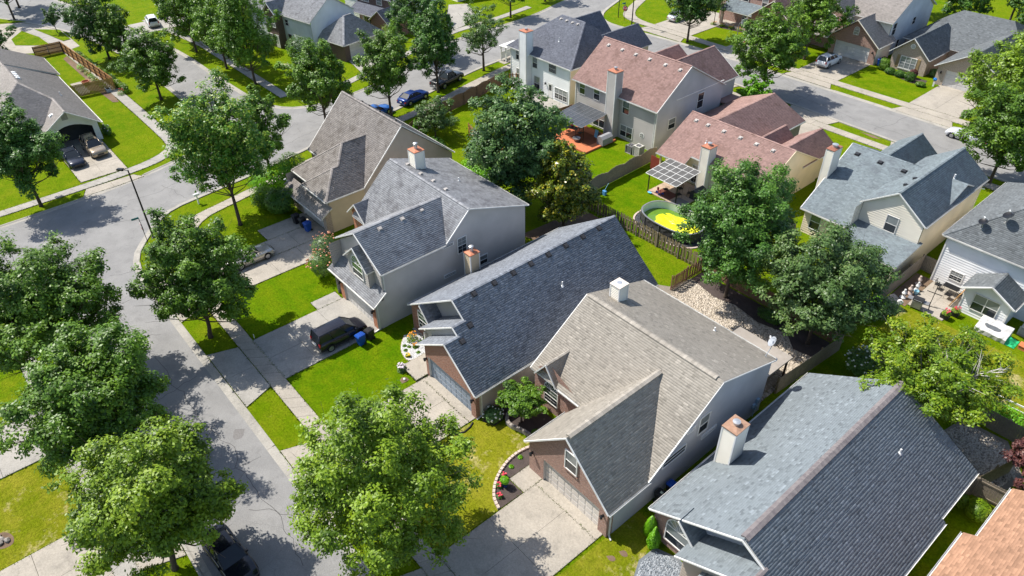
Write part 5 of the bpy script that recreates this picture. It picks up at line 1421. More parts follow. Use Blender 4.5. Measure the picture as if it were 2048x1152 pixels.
# ---- grey two-storey house
h = house('two-storey grey sided house with streaked grey roof and rusty chimney cap', (-46, 21))
zf = lambda Y: 5.6 + .92 * (Y - 28.4)
r = Roof(h, sh_grey, expo=.15, wmin=.16, wmax=.34)
r.slope([(-54.7, 26.2, zf(26.2)), (-49.6, 26.2, zf(26.2)), (-49.6, 28.4, 5.6), (-54.7, 28.4, 5.6)])
r.slope([(-54.7, 28.4, 5.6), (-49.6, 28.4, 5.6), (-46, 30.74, zf(30.74)), (-54.7, 30.74, zf(30.74))])
r.slope([(-42.35, 28.4, 5.6), (-42.35, 30.74, zf(30.74)), (-46, 30.74, zf(30.74))])
r.slope([(-54.7, 30.74, zf(30.74)), (-42.35, 30.74, zf(30.74)), (-42.35, 31, 8), (-54.5, 31, 8)])
r.slope([(-42.35, 31, 8), (-42.35, 37.7, 5.69), (-54.6, 37.7, 5.69), (-54.5, 31, 8)])
r.slope([(-42.35, 21.85, 5.52), (-42.35, 28.4, 5.52), (-46, 30.76, 7.75), (-46, 21.85, 7.75)], lift=.004)
r.slope([(-49.65, 28.4, 5.52), (-49.65, 21.85, 5.52), (-46, 21.85, 7.75), (-46, 30.76, 7.75)], lift=.004)
r.slope([(-52.4, 26.2, 3.6), (-52.4, 26.25, 3.6), (-54, 27.85, 5.1), (-54, 26.2, 5.1)], lift=.01)
r.slope([(-55.6, 26.25, 3.6), (-55.6, 26.2, 3.6), (-54, 26.2, 5.1), (-54, 27.85, 5.1)], lift=.01)
r.slope([(-49.8, 20.75, 2.72), (-42.25, 20.75, 2.72), (-42.25, 22.05, 3.7), (-49.8, 22.05, 3.7)])
r.slope([(-43.75, 21.3, 5.1), (-43.75, 22.1, 5.1), (-45.6, 22.1, 6.75), (-45.6, 21.3, 6.75)])
r.slope([(-47.45, 22.1, 5.1), (-47.45, 21.3, 5.1), (-45.6, 21.3, 6.75), (-45.6, 22.1, 6.75)])
r.ridge((-54.5, 31, 8), (-42.35, 31, 8), .26); r.ridge((-46, 21.85, 7.76), (-46, 30.6, 7.76), .26)
r.gutter((-42.35, 21.85, 5.5), (-42.35, 28.3, 5.5), (1, 0, 0)); r.gutter((-49.8, 20.75, 2.7), (-42.25, 20.75, 2.7), (0, -1, 0)); r.gutter((-54.6, 37.7, 5.66), (-42.35, 37.7, 5.66), (0, 1, 0))
r.done()
F = wall_y0(0, 21.0)
walls(h, [brick_o, sid_grey, sid_dgrey], [
    (F, rect(-48.6, -47.95, 0, 2.75), 0, 'f'), (F, rect(-43.25, -42.6, 0, 2.75), 0, 'f'), (F, rect(-47.95, -43.25, 2.25, 2.75), 1, 's'),
    (wall_x1(-42.58, 0), rect(20.98, 21.9, 0, 2.8), 1, 's'), (wall_x1(-42.58, 0), [(21.9, 2.8), (22.05, 2.8), (22.05, 3.6)], 1, 'f'),
    (wall_x1(-42.6, 0), rect(21.9, 28.4, 0, 5.45), 1, 's'), (wall_x1(-42.6, 0), [(28.4, 0), (37.5, 0), (37.5, 5.6), (31, 7.85), (28.4, 5.45)], 1, 's'),
    (wall_y0(0, 22.1), [(-49.3, 0), (-42.62, 0), (-42.62, 5.4), (-46, 7.5), (-49.3, 5.45)], 2, 's'),
    (wall_y0(0, 21.55), rect(-47.2, -44.0, 3.4, 5.1), 2, 's'), (wall_y0(0, 21.55), [(-47.2, 5.1), (-44.0, 5.1), (-45.6, 6.55)], 2, 's'), (wall_x1(-44.0, 0), rect(21.55, 22.1, 3.4, 5.1), 2, 's'),
    (wall_y0(0, 26.55), [(-55.3, 0), (-49.3, 0), (-49.3, 3.5), (-52.4, 3.6), (-54, 4.95), (-55.3, 3.8)], 0, 'f'),
    (wall_x0(-54.4, 0), [(-37.5, 0), (-26.5, 0), (-26.5, 3.7), (-31, 7.85), (-37.5, 5.6)], 1, 's'), (wall_x0(-49.3, 0), rect(-26.5, -21.0, 0, 5.4), 1, 's'),
    (wall_y1(0, 37.5), rect(42.6, 54.4, 0, 5.6), 1, 's')])
garage(h, F, -47.95, 4.7, 2.25, doorm, cols=8, reveal=sid_grey)
window(h, wall_y0(0, 21.53), -45.6, 3.75, 1.6, 1.25, arch=True, upper=glass_g, grid=(2, 1))
window(h, wall_x1(-42.58, 0), 30.15, 3.85, .9, 1.5, grid=(2, 2)); window(h, wall_x1(-42.58, 0), 28.65, 2.0, 1.15, .22, upper=glass); window(h, wall_x1(-42.58, 0), 32.4, 1.5, .9, .9); window(h, wall_x1(-42.58, 0), 28.7, 5.1, 1.0, .2, upper=glass)
trimbars(h, [((-42.35, 21.82, 5.48), (-46, 21.82, 7.7)), ((-49.65, 21.82, 5.48), (-46, 21.82, 7.7)), ((-43.75, 21.27, 5.06), (-45.6, 21.27, 6.7)), ((-47.45, 21.27, 5.06), (-45.6, 21.27, 6.7)), ((-42.33, 28.4, 5.55), (-42.33, 31, 7.95)), ((-42.33, 31, 7.95), (-42.33, 37.7, 5.64)), ((-42.23, 20.8, 2.72), (-42.23, 22.05, 3.66)), ((-52.4, 26.17, 3.56), (-54, 26.17, 5.05)), ((-55.6, 26.17, 3.56), (-54, 26.17, 5.05))])
chimney(h, -52.75, -51.7, 32.0, 33.0, 5.5, 9.25, sid_ivory, rust, .6)
for x, y in ((-45.5, 24.05), (-45.52, 26.3), (-45.58, 28.3)): roof_vent(h, (x, y, 7.45 + .02), (-1, 0, .61), vent_l, .3)
for x, y in ((-52.78, 31.75), (-50.32, 31.55), (-48.56, 31.7), (-46.52, 31.6)): roof_vent(h, (x, y, 8 - .345 * (y - 31) + .02), (0, -1, .345), vent_l, .3)
vent_pipe(h, (-48.5, 34.5, 6.8), .35)
downspout(h, -42.5, 21.15, 0, 2.6, 0, -1); downspout(h, -42.52, 22.1, 3.4, 5.4)
lantern(h, (-48.3, 21, 1.9), (0, -1, 0)); lantern(h, (-42.9, 21, 1.9), (0, -1, 0))

# ---- grey-brown hip fronted house on the corner
h = house('grey-brown shingled corner house with double hipped front wing and tan gable wall', (-63, 25))
r = Roof(h, sh_brown, expo=.15, wmin=.16, wmax=.32)
zf = lambda Y: 8.85 - (34.9 - Y)
r.slope([(-70, 33.05, zf(33.05)), (-58.3, 33.05, zf(33.05)), (-58.3, 34.9, 8.85), (-70, 34.9, 8.85)])
r.slope([(-70, 29.7, zf(29.7)), (-66.75, 29.7, zf(29.7)), (-62.5, 33.05, zf(33.05)), (-70, 33.05, zf(33.05))])
r.slope([(-58.3, 29.75, zf(29.75)), (-58.3, 33.05, zf(33.05)), (-62.5, 33.05, zf(33.05))])
r.slope([(-58.3, 34.9, 8.85), (-58.3, 41.1, 3.8), (-70, 41.1, 3.8), (-70, 34.9, 8.85)])
r.slope([(-58.3, 26.05, 3.72), (-58.3, 29.8, 3.72), (-62.5, 33.08, 7), (-62.5, 30.2, 7)])
r.slope([(-58.3, 25.4, 3.72), (-58.3, 26.05, 3.72), (-60.75, 28.47, 5.63), (-60.75, 27.85, 5.63)])
r.slope([(-66.7, 26.05, 3.72), (-58.3, 26.05, 3.72), (-62.5, 30.2, 7)])
r.slope([(-63.2, 25.4, 3.72), (-58.3, 25.4, 3.72), (-60.75, 27.85, 5.63)], lift=.01)
r.slope([(-63.2, 26.0, 3.72), (-63.2, 25.4, 3.72), (-60.75, 27.85, 5.63), (-60.75, 28.45, 5.63)], lift=.01)
r.slope([(-66.7, 29.8, 3.72), (-66.7, 26.05, 3.72), (-62.5, 30.2, 7), (-62.5, 33.08, 7)])
r.slope([(-66.2, 24.5, 2.25), (-58.0, 24.5, 2.25), (-58.0, 25.8, 3.05), (-66.2, 25.8, 3.05)])
r.ridge((-70, 34.9, 8.86), (-58.3, 34.9, 8.86), .26); r.ridge((-62.5, 30.2, 7.01), (-62.5, 33.1, 7.01), .26)
for a, b in (((-62.5, 30.2, 7.01), (-60.75, 28.47, 5.65)), ((-60.75, 27.85, 5.65), (-58.3, 25.4, 3.74)), ((-60.75, 28.47, 5.65), (-60.75, 27.85, 5.65)), ((-62.5, 30.2, 7.01), (-66.7, 26.05, 3.74)), ((-60.75, 27.85, 5.65), (-63.2, 25.4, 3.74))): r.ridge(a, b, .26)
r.gutter((-63.2, 25.4, 3.7), (-58.3, 25.4, 3.7), (0, -1, 0)); r.gutter((-66.7, 26.05, 3.7), (-63.3, 26.05, 3.7), (0, -1, 0)); r.gutter((-58.3, 25.4, 3.7), (-58.3, 29.7, 3.7), (1, 0, 0)); r.gutter((-66.2, 24.5, 2.23), (-58.0, 24.5, 2.23), (0, -1, 0)); r.gutter((-70, 29.7, 3.62), (-66.8, 29.7, 3.62), (0, -1, 0)); r.gutter((-70, 41.1, 3.78), (-58.3, 41.1, 3.78), (0, 1, 0))
r.done()
F = wall_y0(0, 25.15)
walls(h, [sid_tan, sid_taupe, brick_t], [
    (wall_y0(0, 25.75), rect(-63.0, -58.52, 0, 3.7), 1, 's'), (wall_y0(0, 26.35), rect(-66.4, -63.0, 0, 3.7), 1, 's'),
    (F, rect(-66.0, -63.6, 0, 2.3), 2, 'f'), (F, rect(-59.2, -58.5, 0, 2.3), 2, 'f'), (F, rect(-63.6, -59.2, 2.1, 2.3), 2, 'f'), (wall_x1(-58.48, 0), rect(25.15, 25.8, 0, 2.3), 2, 'f'),
    (wall_x1(-58.5, 0), rect(25.75, 29.8, 0, 3.65), 0, 's'), (wall_x1(-58.5, 0), [(29.8, 0), (40.9, 0), (40.9, 3.75), (34.9, 8.65), (29.8, 3.65)], 1, 's'),
    (wall_x0(-69.8, 0), [(-40.9, 0), (-29.9, 0), (-29.9, 3.65), (-34.9, 8.65), (-40.9, 3.75)], 1, 's'), (wall_y0(0, 30.0), rect(-69.8, -66.4, 0, 3.65), 2, 'f'), (wall_x0(-66.4, 0), rect(-30, -25.2, 0, 3.65), 1, 's'),
    (wall_y1(0, 40.9), rect(58.5, 69.8, 0, 3.75), 1, 's')])
garage(h, F, -63.6, 4.4, 2.1, doorm, cols=8)
window(h, wall_y0(0, 25.73), -60.6, 2.75 + .2, 1.5, .72, units=2); window(h, wall_y0(0, 26.33), -64.6, 2.9, 1.7, .72, units=2)
for s in (-61.6, -59.6): shutter(h, wall_y0(0, 25.73), s, 2.9, .4, .8, M('dark_shutter', (.03, .035, .04)))
for s in (-65.75, -63.5): shutter(h, wall_y0(0, 26.33), s, 2.9, .4, .8, MATS['dark_shutter'])
trimbars(h, [((-58.28, 29.75, 3.65), (-58.28, 34.9, 8.8)), ((-58.28, 34.9, 8.8), (-58.28, 41.1, 3.75)), ((-70.02, 29.7, 3.6), (-70.02, 34.9, 8.8))])
for x in (-66.7, -65.3, -63.2, -60.2): roof_vent(h, (x, 35.3, 8.55), (0, -1, .82), vent_d, .3)

# ---- brown-red two-storey house
h = house('tall two-storey house with red-brown roof, warm grey siding and chimney at the back', (-55, 62))
r = Roof(h, sh_red, expo=.15, wmin=.16, wmax=.32)
zb_ = lambda Y: 9.25 - .736 * (68.1 - Y)
zf = lambda Y: 9.25 - .56 * (Y - 68.1)
r.slope([(-48.2, 62.6, zb_(62.6)), (-48.2, 68.1, 9.25), (-62, 68.1, 9.25), (-62, 62.6, zb_(62.6))])
r.slope([(-48.2, 68.1, 9.25), (-48.2, 75.6, zf(75.6)), (-62, 75.6, zf(75.6)), (-62, 68.1, 9.25)])
for xr, z, xe, y0, y1 in ((-53, 7.8, 4.25, 70.6, 79.0), (-58, 6.9, 2.6, 72.0, 78.2)):
    for sg in (1, -1):
        xx = xr + sg * xe
        q = [(xx, y0 if sg < 0 else y0, z - .64 * xe), (xx, y1, z - .64 * xe), (xr, y1, z), (xr, y0, z)]
        r.slope(q if sg > 0 else q[::-1])
    r.ridge((xr, y0, z), (xr, y1, z), .26)
r.ridge((-62, 68.1, 9.26), (-48.2, 68.1, 9.26), .26)
r.gutter((-62, 62.6, 5.18), (-48.2, 62.6, 5.18), (0, -1, 0)); r.gutter((-48.75, 74.0, 5.05), (-48.75, 79, 5.05), (1, 0, 0))
r.done()
B = wall_y0(0, 62.95)
walls(h, [sid_dgrey, sid_bluegrey], [
    (B, rect(-61.6, -48.42, 0, 5.2), 0, 's'), (wall_x1(-48.4, 0), [(62.95, 0), (75.3, 0), (75.3, 5.05), (68.1, 9.1), (62.95, 5.3)], 1, 's'), (wall_x1(-48.95, 0), rect(75.3, 78.6, 0, 5.0), 1, 's'),
    (wall_x0(-61.6, 0), [(-75.3, 0), (-62.95, 0), (-62.95, 5.3), (-68.1, 9.1), (-75.3, 5.05)], 0, 's'), (wall_y1(0, 75.3), rect(48.4, 61.6, 0, 5.05), 0, 's'),
    (wall_y1(0, 78.6), [(49.0, 0), (57, 0), (57, 5.1), (53, 7.6), (49.0, 5.1)], 0, 's'), (wall_x0(-57.0, 0), rect(-78.6, -75.3, 0, 5.1), 0, 's'), (wall_y1(0, 77.8), [(56.0, 0), (60.2, 0), (60.2, 5.2), (58, 6.6), (56, 5.4)], 0, 's')])
for s, z, w_, hh in ((-60.45, 3.6, .9, 1.5), (-57.95, 3.6, .95, 1.5), (-53.1, 3.35, 1.0, 1.5)): window(h, B, s, z, w_, hh, upper=glass_g)
window(h, B, -52.75, .45, 1.9, 1.35, units=2); window(h, B, -57.3, .25, 1.9, 2.0, units=2); window(h, B, -59.8, .2, 1.0, 2.1)
window(h, wall_x1(-48.38, 0), 65.8, 2.2, 1.2, 1.25); window(h, wall_x1(-48.38, 0), 70.9, 3.3, 1.1, 1.9, upper=glass)
mb = MB(); B2 = B.p(-50.3, 1.5, .0); mb.tube([B2, B.p(-50.3, 1.5, .06)], .36, 20); o_ = mb.build('round_window', white, h)
mb = MB(); mb.tube([B.p(-50.3, 1.5, .06), B.p(-50.3, 1.5, .068)], .25, 20); mb.build('pane', glass, o_)
mb = MB(); mb.box((-50.33, 62.87, 1.25), (-50.27, 62.9, 1.75)); mb.box((-50.55, 62.87, 1.47), (-50.05, 62.9, 1.53)); mb.build('muntin', white, o_)
trimbars(h, [((-48.18, 62.6, 5.15), (-48.18, 68.1, 9.2)), ((-48.18, 68.1, 9.2), (-48.18, 75.6, 5.0)), ((-48.36, 66.2, 5.6), (-48.36, 75.3, 5.6)), ((-48.75, 79.0, 5.05), (-53, 79.0, 7.75))])
for x in (-61.6, -48.42): trimbars(h, [((x, 62.93, 0), (x, 62.93, 5.15))], white, .12, .12, 'corner_board')
chimney(h, -55.5, -54.2, 61.95, 63.1, 0, 8.25, sid_dgrey, rust, .35)
for px in (-60.5, -58.2, -56, -53.8, -51.4, -49.2): roof_vent(h, (px, 67.3, zb_(67.3) + .02), (0, 1, .736), vent_l, .34)
downspout(h, -48.6, 62.9, 0, 5.1)
trimbars(h, [((-48.3, 77.0, 0), (-48.3, 77.0, 2.6))], wood_dk, .2, .2, 'porch_post'); mb = MB(); mb.box((-49.0, 75.4, 2.6), (-47.6, 78.4, 2.8)); mb.build('porch_roof', sh_red, h)

# ---- brown-red single-storey house
h = house('low red-brown shingled house with cream gable wall and tall cream chimney', (-38, 60))
r = Roof(h, sh_red, expo=.15, wmin=.16, wmax=.32)
zb_ = lambda Y: 5.9 - .56 * (64.7 - Y)
zf = lambda Y: 5.9 - .52 * (Y - 64.7)
r.slope([(-31.8, 60.1, zb_(60.1)), (-31.8, 64.7, 5.9), (-44.9, 64.7, 5.9), (-44.9, 60.1, zb_(60.1))])
r.slope([(-41.0, 59.0, zb_(59.0)), (-41.0, 60.1, zb_(60.1)), (-44.9, 60.1, zb_(60.1)), (-44.9, 59.0, zb_(59.0))])
r.slope([(-31.8, 64.7, 5.9), (-31.8, 71.2, zf(71.2)), (-44.9, 71.2, zf(71.2)), (-44.9, 64.7, 5.9)])
for xr, z, xl, xe, sl, y0, y1 in ((-43.0, 4.75, -47.6, -38.3, .43, 67.0, 78.3), (-37.6, 4.25, -38.9, -36.2, .9, 67.9, 72.6), (-34.2, 4.5, -36.6, -31.85, .66, 67.4, 74.2)):
    r.slope([(xe, y0, z - sl * (xe - xr)), (xe, y1, z - sl * (xe - xr)), (xr, y1, z), (xr, y0, z)]); r.slope([(xl, y1, z - sl * (xr - xl)), (xl, y0, z - sl * (xr - xl)), (xr, y0, z), (xr, y1, z)])
    r.ridge((xr, y0, z), (xr, y1, z), .26)
r.ridge((-44.9, 64.7, 5.91), (-31.8, 64.7, 5.91), .26)
r.gutter((-44.9, 59, 2.7), (-41, 59, 2.7), (0, -1, 0)); r.gutter((-41, 60.1, 3.3), (-31.8, 60.1, 3.3), (0, -1, 0)); r.gutter((-38.3, 70, 2.7), (-38.3, 78.3, 2.7), (1, 0, 0)); r.gutter((-31.85, 71, 2.9), (-31.85, 74.2, 2.9), (1, 0, 0))
r.done()
walls(h, [sid_cream, brick_t], [
    (wall_y0(0, 60.45), rect(-44.6, -32.02, 0, 3.3), 0, 's'), (wall_x1(-32.0, 0), [(60.45, 0), (71, 0), (71, 2.5), (64.7, 5.75), (60.45, 3.3)], 0, 's'), (wall_x1(-32.2, 0), rect(71, 73.9, 0, 2.8), 0, 's'),
    (wall_x0(-44.6, 0), [(-71, 0), (-60.4, 0), (-60.4, 3.3), (-64.7, 5.75), (-71, 2.5)], 0, 's'), (wall_x1(-38.6, 0), rect(70.5, 78, 0, 2.7), 1, 'f'), (wall_y1(0, 78.0), [(38.6, 0), (47.3, 0), (47.3, 2.8), (43, 4.6), (38.6, 2.7)], 1, 'f'),
    (wall_y1(0, 73.9), [(32.2, 0), (36.3, 0), (36.3, 2.9), (34.2, 4.3), (32.2, 2.9)], 1, 'f'), (wall_y1(0, 71), rect(32, 44.6, 0, 2.5), 0, 's')])
window(h, wall_y0(0, 60.43), -42.6, .9, 1.8, 1.3, units=2, grid=(2, 2)); window(h, wall_y0(0, 60.43), -40.0, .3, 1.6, 2.0, units=2, grid=(2, 2))
window(h, wall_x1(-31.98, 0), 64.0, .9, .9, 1.6, upper=glass, grid=(2, 2)); post(h, -44.4, 59.3, 0, 2.6, .15, sid_cream)
trimbars(h, [((-31.78, 60.1, 3.25), (-31.78, 64.7, 5.85)), ((-31.78, 64.7, 5.85), (-31.78, 71.2, 2.5))], sid_cream)
chimney(h, -39.6, -38.6, 59.7, 60.9, 0, 5.15, sid_ivory, rust, .3, flue_r=.2)
for px in (-43.6, -42.0, -39.9, -37.8, -35.8, -33.8): roof_vent(h, (px, 63.8, zb_(63.8) + .02), (0, 1, .56), vent_l, .34)
vent_pipe(h, (-40.7, 62, zb_(62)), .3)

# ---- pale blue roofed cream house
h = house('cream sided house with pale blue-grey roof and two-storey rear gable', (-22, 62))
r = Roof(h, sh_lblue, expo=.15, wmin=.16, wmax=.32)
zb_ = lambda Y: 2.7 + .345 * (Y - 60.5)
r.slope([(-23.0, 60.5, 2.7), (-23.0, 70.2, zb_(70.2)), (-28.75, 70.2, zb_(70.2)), (-27.85, 60.5, 2.7)])
r.slope([(-23.0, 66.2, zb_(66.2)), (-17.3, 66.2, zb_(66.2)), (-17.3, 70.2, zb_(70.2)), (-23.0, 70.2, zb_(70.2))])
r.slope([(-17.3, 70.2, 6.05), (-17.3, 76.4, 3.2), (-28.75, 76.4, 3.2), (-28.75, 70.2, 6.05)])
for sg in (1, -1):
    xe = -20.15 + sg * 3.05; q = [(xe, 62.1, 4.85), (xe, 75.2, 4.85), (-20.15, 75.2, 7.02), (-20.15, 62.1, 7.02)]; r.slope(q if sg > 0 else q[::-1], lift=.006)
for sg in (1, -1):
    xe = -25.4 + sg * 2.1; q = [(xe, 70.6, 4.0), (xe, 78.6, 4.0), (-25.4, 78.6, 5.6), (-25.4, 70.6, 5.6)]; r.slope(q if sg > 0 else q[::-1], lift=.006)
r.slope([(-22.95, 58.0, 2.45), (-17.0, 58.0, 2.45), (-17.0, 62.75, 2.95), (-22.95, 62.75, 2.95)])
r.ridge((-28.75, 70.2, 6.06), (-22.5, 70.2, 6.06), .26); r.ridge((-20.15, 62.1, 7.04), (-20.15, 75.2, 7.04), .28, vent=True); r.ridge((-25.4, 70.6, 5.62), (-25.4, 78.6, 5.62), .26)
r.gutter((-27.85, 60.5, 2.68), (-23, 60.5, 2.68), (0, -1, 0)); r.gutter((-17.1, 62.1, 4.83), (-17.1, 75.2, 4.83), (1, 0, 0))
r.done()
W2 = wall_y0(0, 62.32); W1 = wall_y0(0, 60.9)
walls(h, [sid_ivory, sid_cream], [
    (W1, rect(-27.5, -23.0, 0, 2.65), 1, 's'), (W2, [(-22.95, 0), (-17.32, 0), (-17.32, 4.85), (-20.15, 6.85), (-22.95, 4.85)], 0, 's'), (wall_x1(-17.3, 0), rect(62.32, 75, 0, 4.85), 1, 's'),
    (wall_x0(-27.5, 0), rect(-70.2, -60.9, 0, 2.65), 1, 's'), (wall_x0(-28.0, 0), [(-76, 2.3), (-61.5, 2.3), (-61.5, 2.9), (-70.2, 5.9), (-76, 3.2)], 1, 's'), (wall_x0(-22.95, 0), rect(-66.2, -60.9, 0, 4.85), 0, 's'),
    (wall_y1(0, 75.0), [(17.3, 0), (23, 0), (23, 4.8), (20.15, 6.85), (17.3, 4.85)], 1, 's'), (wall_y1(0, 78.3), [(23.5, 0), (27.3, 0), (27.3, 4.0), (25.4, 5.4), (23.5, 4.0)], 1, 's'), (wall_x1(-23.5, 0), rect(75, 78.3, 0, 4), 1, 's'), (wall_x1(-17.32, 0), rect(58.6, 62.6, 0, 2.4), 1, 's')])
window(h, W1, -26.25, .8, 1.0, 1.65, upper=glass_g); window(h, W2, -20.0, 2.98, 1.0, 1.55)
trimbars(h, [((-17.1, 62.07, 4.8), (-20.15, 62.07, 6.98)), ((-23.2, 62.07, 4.8), (-20.15, 62.07, 6.98)), ((-28.77, 70.2, 6.0), (-27.87, 60.5, 2.66))])
chimney(h, -28.85, -28.08, 64.85, 66.3, 0, 7.15, sid_ivory, M('brown_metal_cap', (.20, .08, .05), (.27, .12, .08), rough=.6), .3, flue_r=.24)
for x in (-27.5, -25.1, -22.7): roof_vent(h, (x, 69.0, zb_(69.0) + .02), (0, 1, .345), vent_d, .4)
for y in (64.6, 66.4): roof_vent(h, (-20.7, y, 6.65), (1, 0, .7), vent_d, .3)
vent_pipe(h, (-18.7, 70.4, 6.0), .45, .07)
for x in (-22.7, -17.3): post(h, x, 58.25, 0, 2.4, .14, sid_ivory)

# ---- white sided house at the right edge
h = house('white sided house with dark hipped roof carrying two satellite dishes, by the patio', (-10, 62))
r = Roof(h, sh_dgrey, expo=.15, wmin=.16, wmax=.32)
s = .72; D = 6.8
r.slope([(-15.6, 62.2, 4.88), (4, 62.2, 4.88), (-2.8, 69, 4.88 + s * D), (-8.8, 69, 4.88 + s * D)])
r.slope([(-15.6, 75.8, 4.88), (-15.6, 62.2, 4.88), (-8.8, 69, 4.88 + s * D)])
r.slope([(4, 75.8, 4.88), (-15.6, 75.8, 4.88), (-8.8, 69, 4.88 + s * D), (-2.8, 69, 4.88 + s * D)])
r.slope([(4, 62.2, 4.88), (4, 75.8, 4.88), (-2.8, 69, 4.88 + s * D)])
r.ridge((-15.6, 62.2, 4.9), (-8.8, 69, 4.9 + s * D), .28)
for sg in (1, -1):
    xe = -10 + sg * 2.1; q = [(xe, 59.5, 2.45), (xe, 62.4, 2.45), (-10, 62.4, 3.65), (-10, 59.5, 3.65)]; r.slope(q if sg > 0 else q[::-1])
r.ridge((-10, 59.5, 3.66), (-10, 62.4, 3.66), .26)
r.gutter((-15.6, 62.2, 4.86), (4, 62.2, 4.86), (0, -1, 0)); r.gutter((-15.6, 62.2, 4.86), (-15.6, 75.8, 4.86), (-1, 0, 0)); r.gutter((-7.9, 59.5, 2.43), (-7.9, 62.4, 2.43), (1, 0, 0))
r.done()
B = wall_y0(0, 62.5)
walls(h, [sid_blue, sid_white], [(B, rect(-15.2, 3.7, 0, 4.85), 1, 's'), (wall_x0(-15.2, 0), rect(-75.5, -62.5, 0, 4.85), 1, 's'), (wall_y0(0, 59.9), [(-11.75, 0), (-8.25, 0), (-8.25, 2.45), (-10, 3.45), (-11.75, 2.45)], 1, 's'), (wall_x0(-11.75, 0), rect(-62.5, -59.9, 0, 2.45), 1, 's'), (wall_x1(-8.25, 0), rect(59.9, 62.5, 0, 2.45), 0, 's')])
window(h, B, -13.4, .95, 1.0, .85, grid=(3, 2)); window(h, wall_y0(0, 59.88), -9.98, .75, 1.9, 1.5, units=2); window(h, B, -6.4, .3, 1.6, 1.9, upper=glass, units=2)
trimbars(h, [((-15.2, 62.48, 0), (-15.2, 62.48, 4.8)), ((-11.75, 59.88, 0), (-11.75, 59.88, 2.4)), ((-8.25, 59.88, 0), (-8.25, 59.88, 2.4)), ((-7.9, 59.47, 2.42), (-10, 59.47, 3.6)), ((-12.1, 59.47, 2.42), (-10, 59.47, 3.6))], white, .12, .12)
lantern(h, (-12.2, 62.5, 1.9), (0, -1, 0))

# ---- charcoal hipped two-storey house
h = house('white two-storey house with charcoal hipped roof and tall white chimney', (-70, 66))
r = Roof(h, sh_charc, expo=.15, wmin=.16, wmax=.32)
e = 5.15; T_ = 9.1
r.slope([(-77, 64.5, e), (-64.2, 64.5, e), (-68, 70.6, T_), (-72.3, 70.6, T_)]); r.slope([(-64.2, 64.5, e), (-64.2, 76.7, e), (-68, 70.6, T_)]); r.slope([(-64.2, 76.7, e), (-77, 76.7, e), (-72.3, 70.6, T_), (-68, 70.6, T_)]); r.slope([(-77, 76.7, e), (-77, 64.5, e), (-72.3, 70.6, T_)])
for xr, z, xe, y0, y1, sl in ((-66.4, 7.4, 2.9, 72.2, 79.6, .75), (-72.6, 8.0, 2.6, 72.6, 78.4, .95)):
    for sg in (1, -1):
        xx = xr + sg * xe; q = [(xx, y0, z - sl * xe), (xx, y1, z - sl * xe), (xr, y1, z), (xr, y0, z)]; r.slope(q if sg > 0 else q[::-1])
    r.ridge((xr, y0, z), (xr, y1, z), .26)
for a, b in (((-72.3, 70.6, T_), (-68, 70.6, T_)), ((-64.2, 64.5, e), (-68, 70.6, T_)), ((-77, 64.5, e), (-72.3, 70.6, T_))): r.ridge(a, b, .26)
r.gutter((-77, 64.5, e - .02), (-64.2, 64.5, e - .02), (0, -1, 0)); r.gutter((-64.2, 64.5, e - .02), (-64.2, 76.7, e - .02), (1, 0, 0)); r.gutter((-77, 64.5, e - .02), (-77, 76.7, e - .02), (-1, 0, 0))
r.done()
B = wall_y0(0, 64.85)
walls(h, [sid_white, sid_cream], [(B, rect(-76.5, -64.62, 0, 5.1), 0, 's'), (wall_x1(-64.6, 0), rect(64.85, 76.4, 0, 5.1), 1, 's'), (wall_x0(-76.5, 0), rect(-76.4, -64.85, 0, 5.1), 0, 's'), (wall_y1(0, 76.4), rect(64.6, 76.5, 0, 5.1), 0, 's'),
    (wall_x1(-63.9, 0), rect(76.4, 79.3, 0, 5.1), 1, 's'), (wall_y1(0, 79.3), [(63.9, 0), (69, 0), (69, 5.2), (66.4, 7.2), (63.9, 5.2)], 0, 's'), (wall_y1(0, 78.1), [(70.2, 0), (75, 0), (75, 5.6), (72.6, 7.8), (70.2, 5.6)], 0, 's'), (wall_x1(-70.2, 0), rect(76.4, 78.1, 0, 5.5), 1, 's')])
window(h, B, -71.45, 3.4, .9, 1.4); window(h, B, -67.95, 3.7, 1.35, 1.05, upper=glass, grid=(5, 3)); window(h, B, -71.0, .35, 1.1, 1.9); window(h, B, -66.2, .4, 2.3, 1.45, units=3, grid=(2, 2)); window(h, B, -74.9, 3.6, .9, 1.4); window(h, B, -74.8, .8, .9, 1.5)
mb = MB(); bar(mb, B, -68.75, .1, -67.85, 2.1, 0, .06); dr = mb.build('back_door', white, h); mb = MB(); flat(mb, B, rect(-68.55, -68.05, 1.1, 1.9), 0, .065); mb.build('pane', glass, dr)
for x in (-76.5, -64.62): trimbars(h, [((x, 64.83, 0), (x, 64.83, 5.05))], white, .12, .12, 'corner_board')
lantern(h, (-69.2, 64.85, 1.9), (0, -1, 0))
chimney(h, -73.55, -72.2, 63.85, 65.05, 0, 8.15, sid_white, rust, .25, flue_r=.18)
for x in (-71.9, -70.8, -69.7, -68.7): roof_vent(h, (x, 70.0, 8.72), (0, 1, .65), vent_l, .3)
vent_pipe(h, (-69.4, 67.3, 6.95), .5)

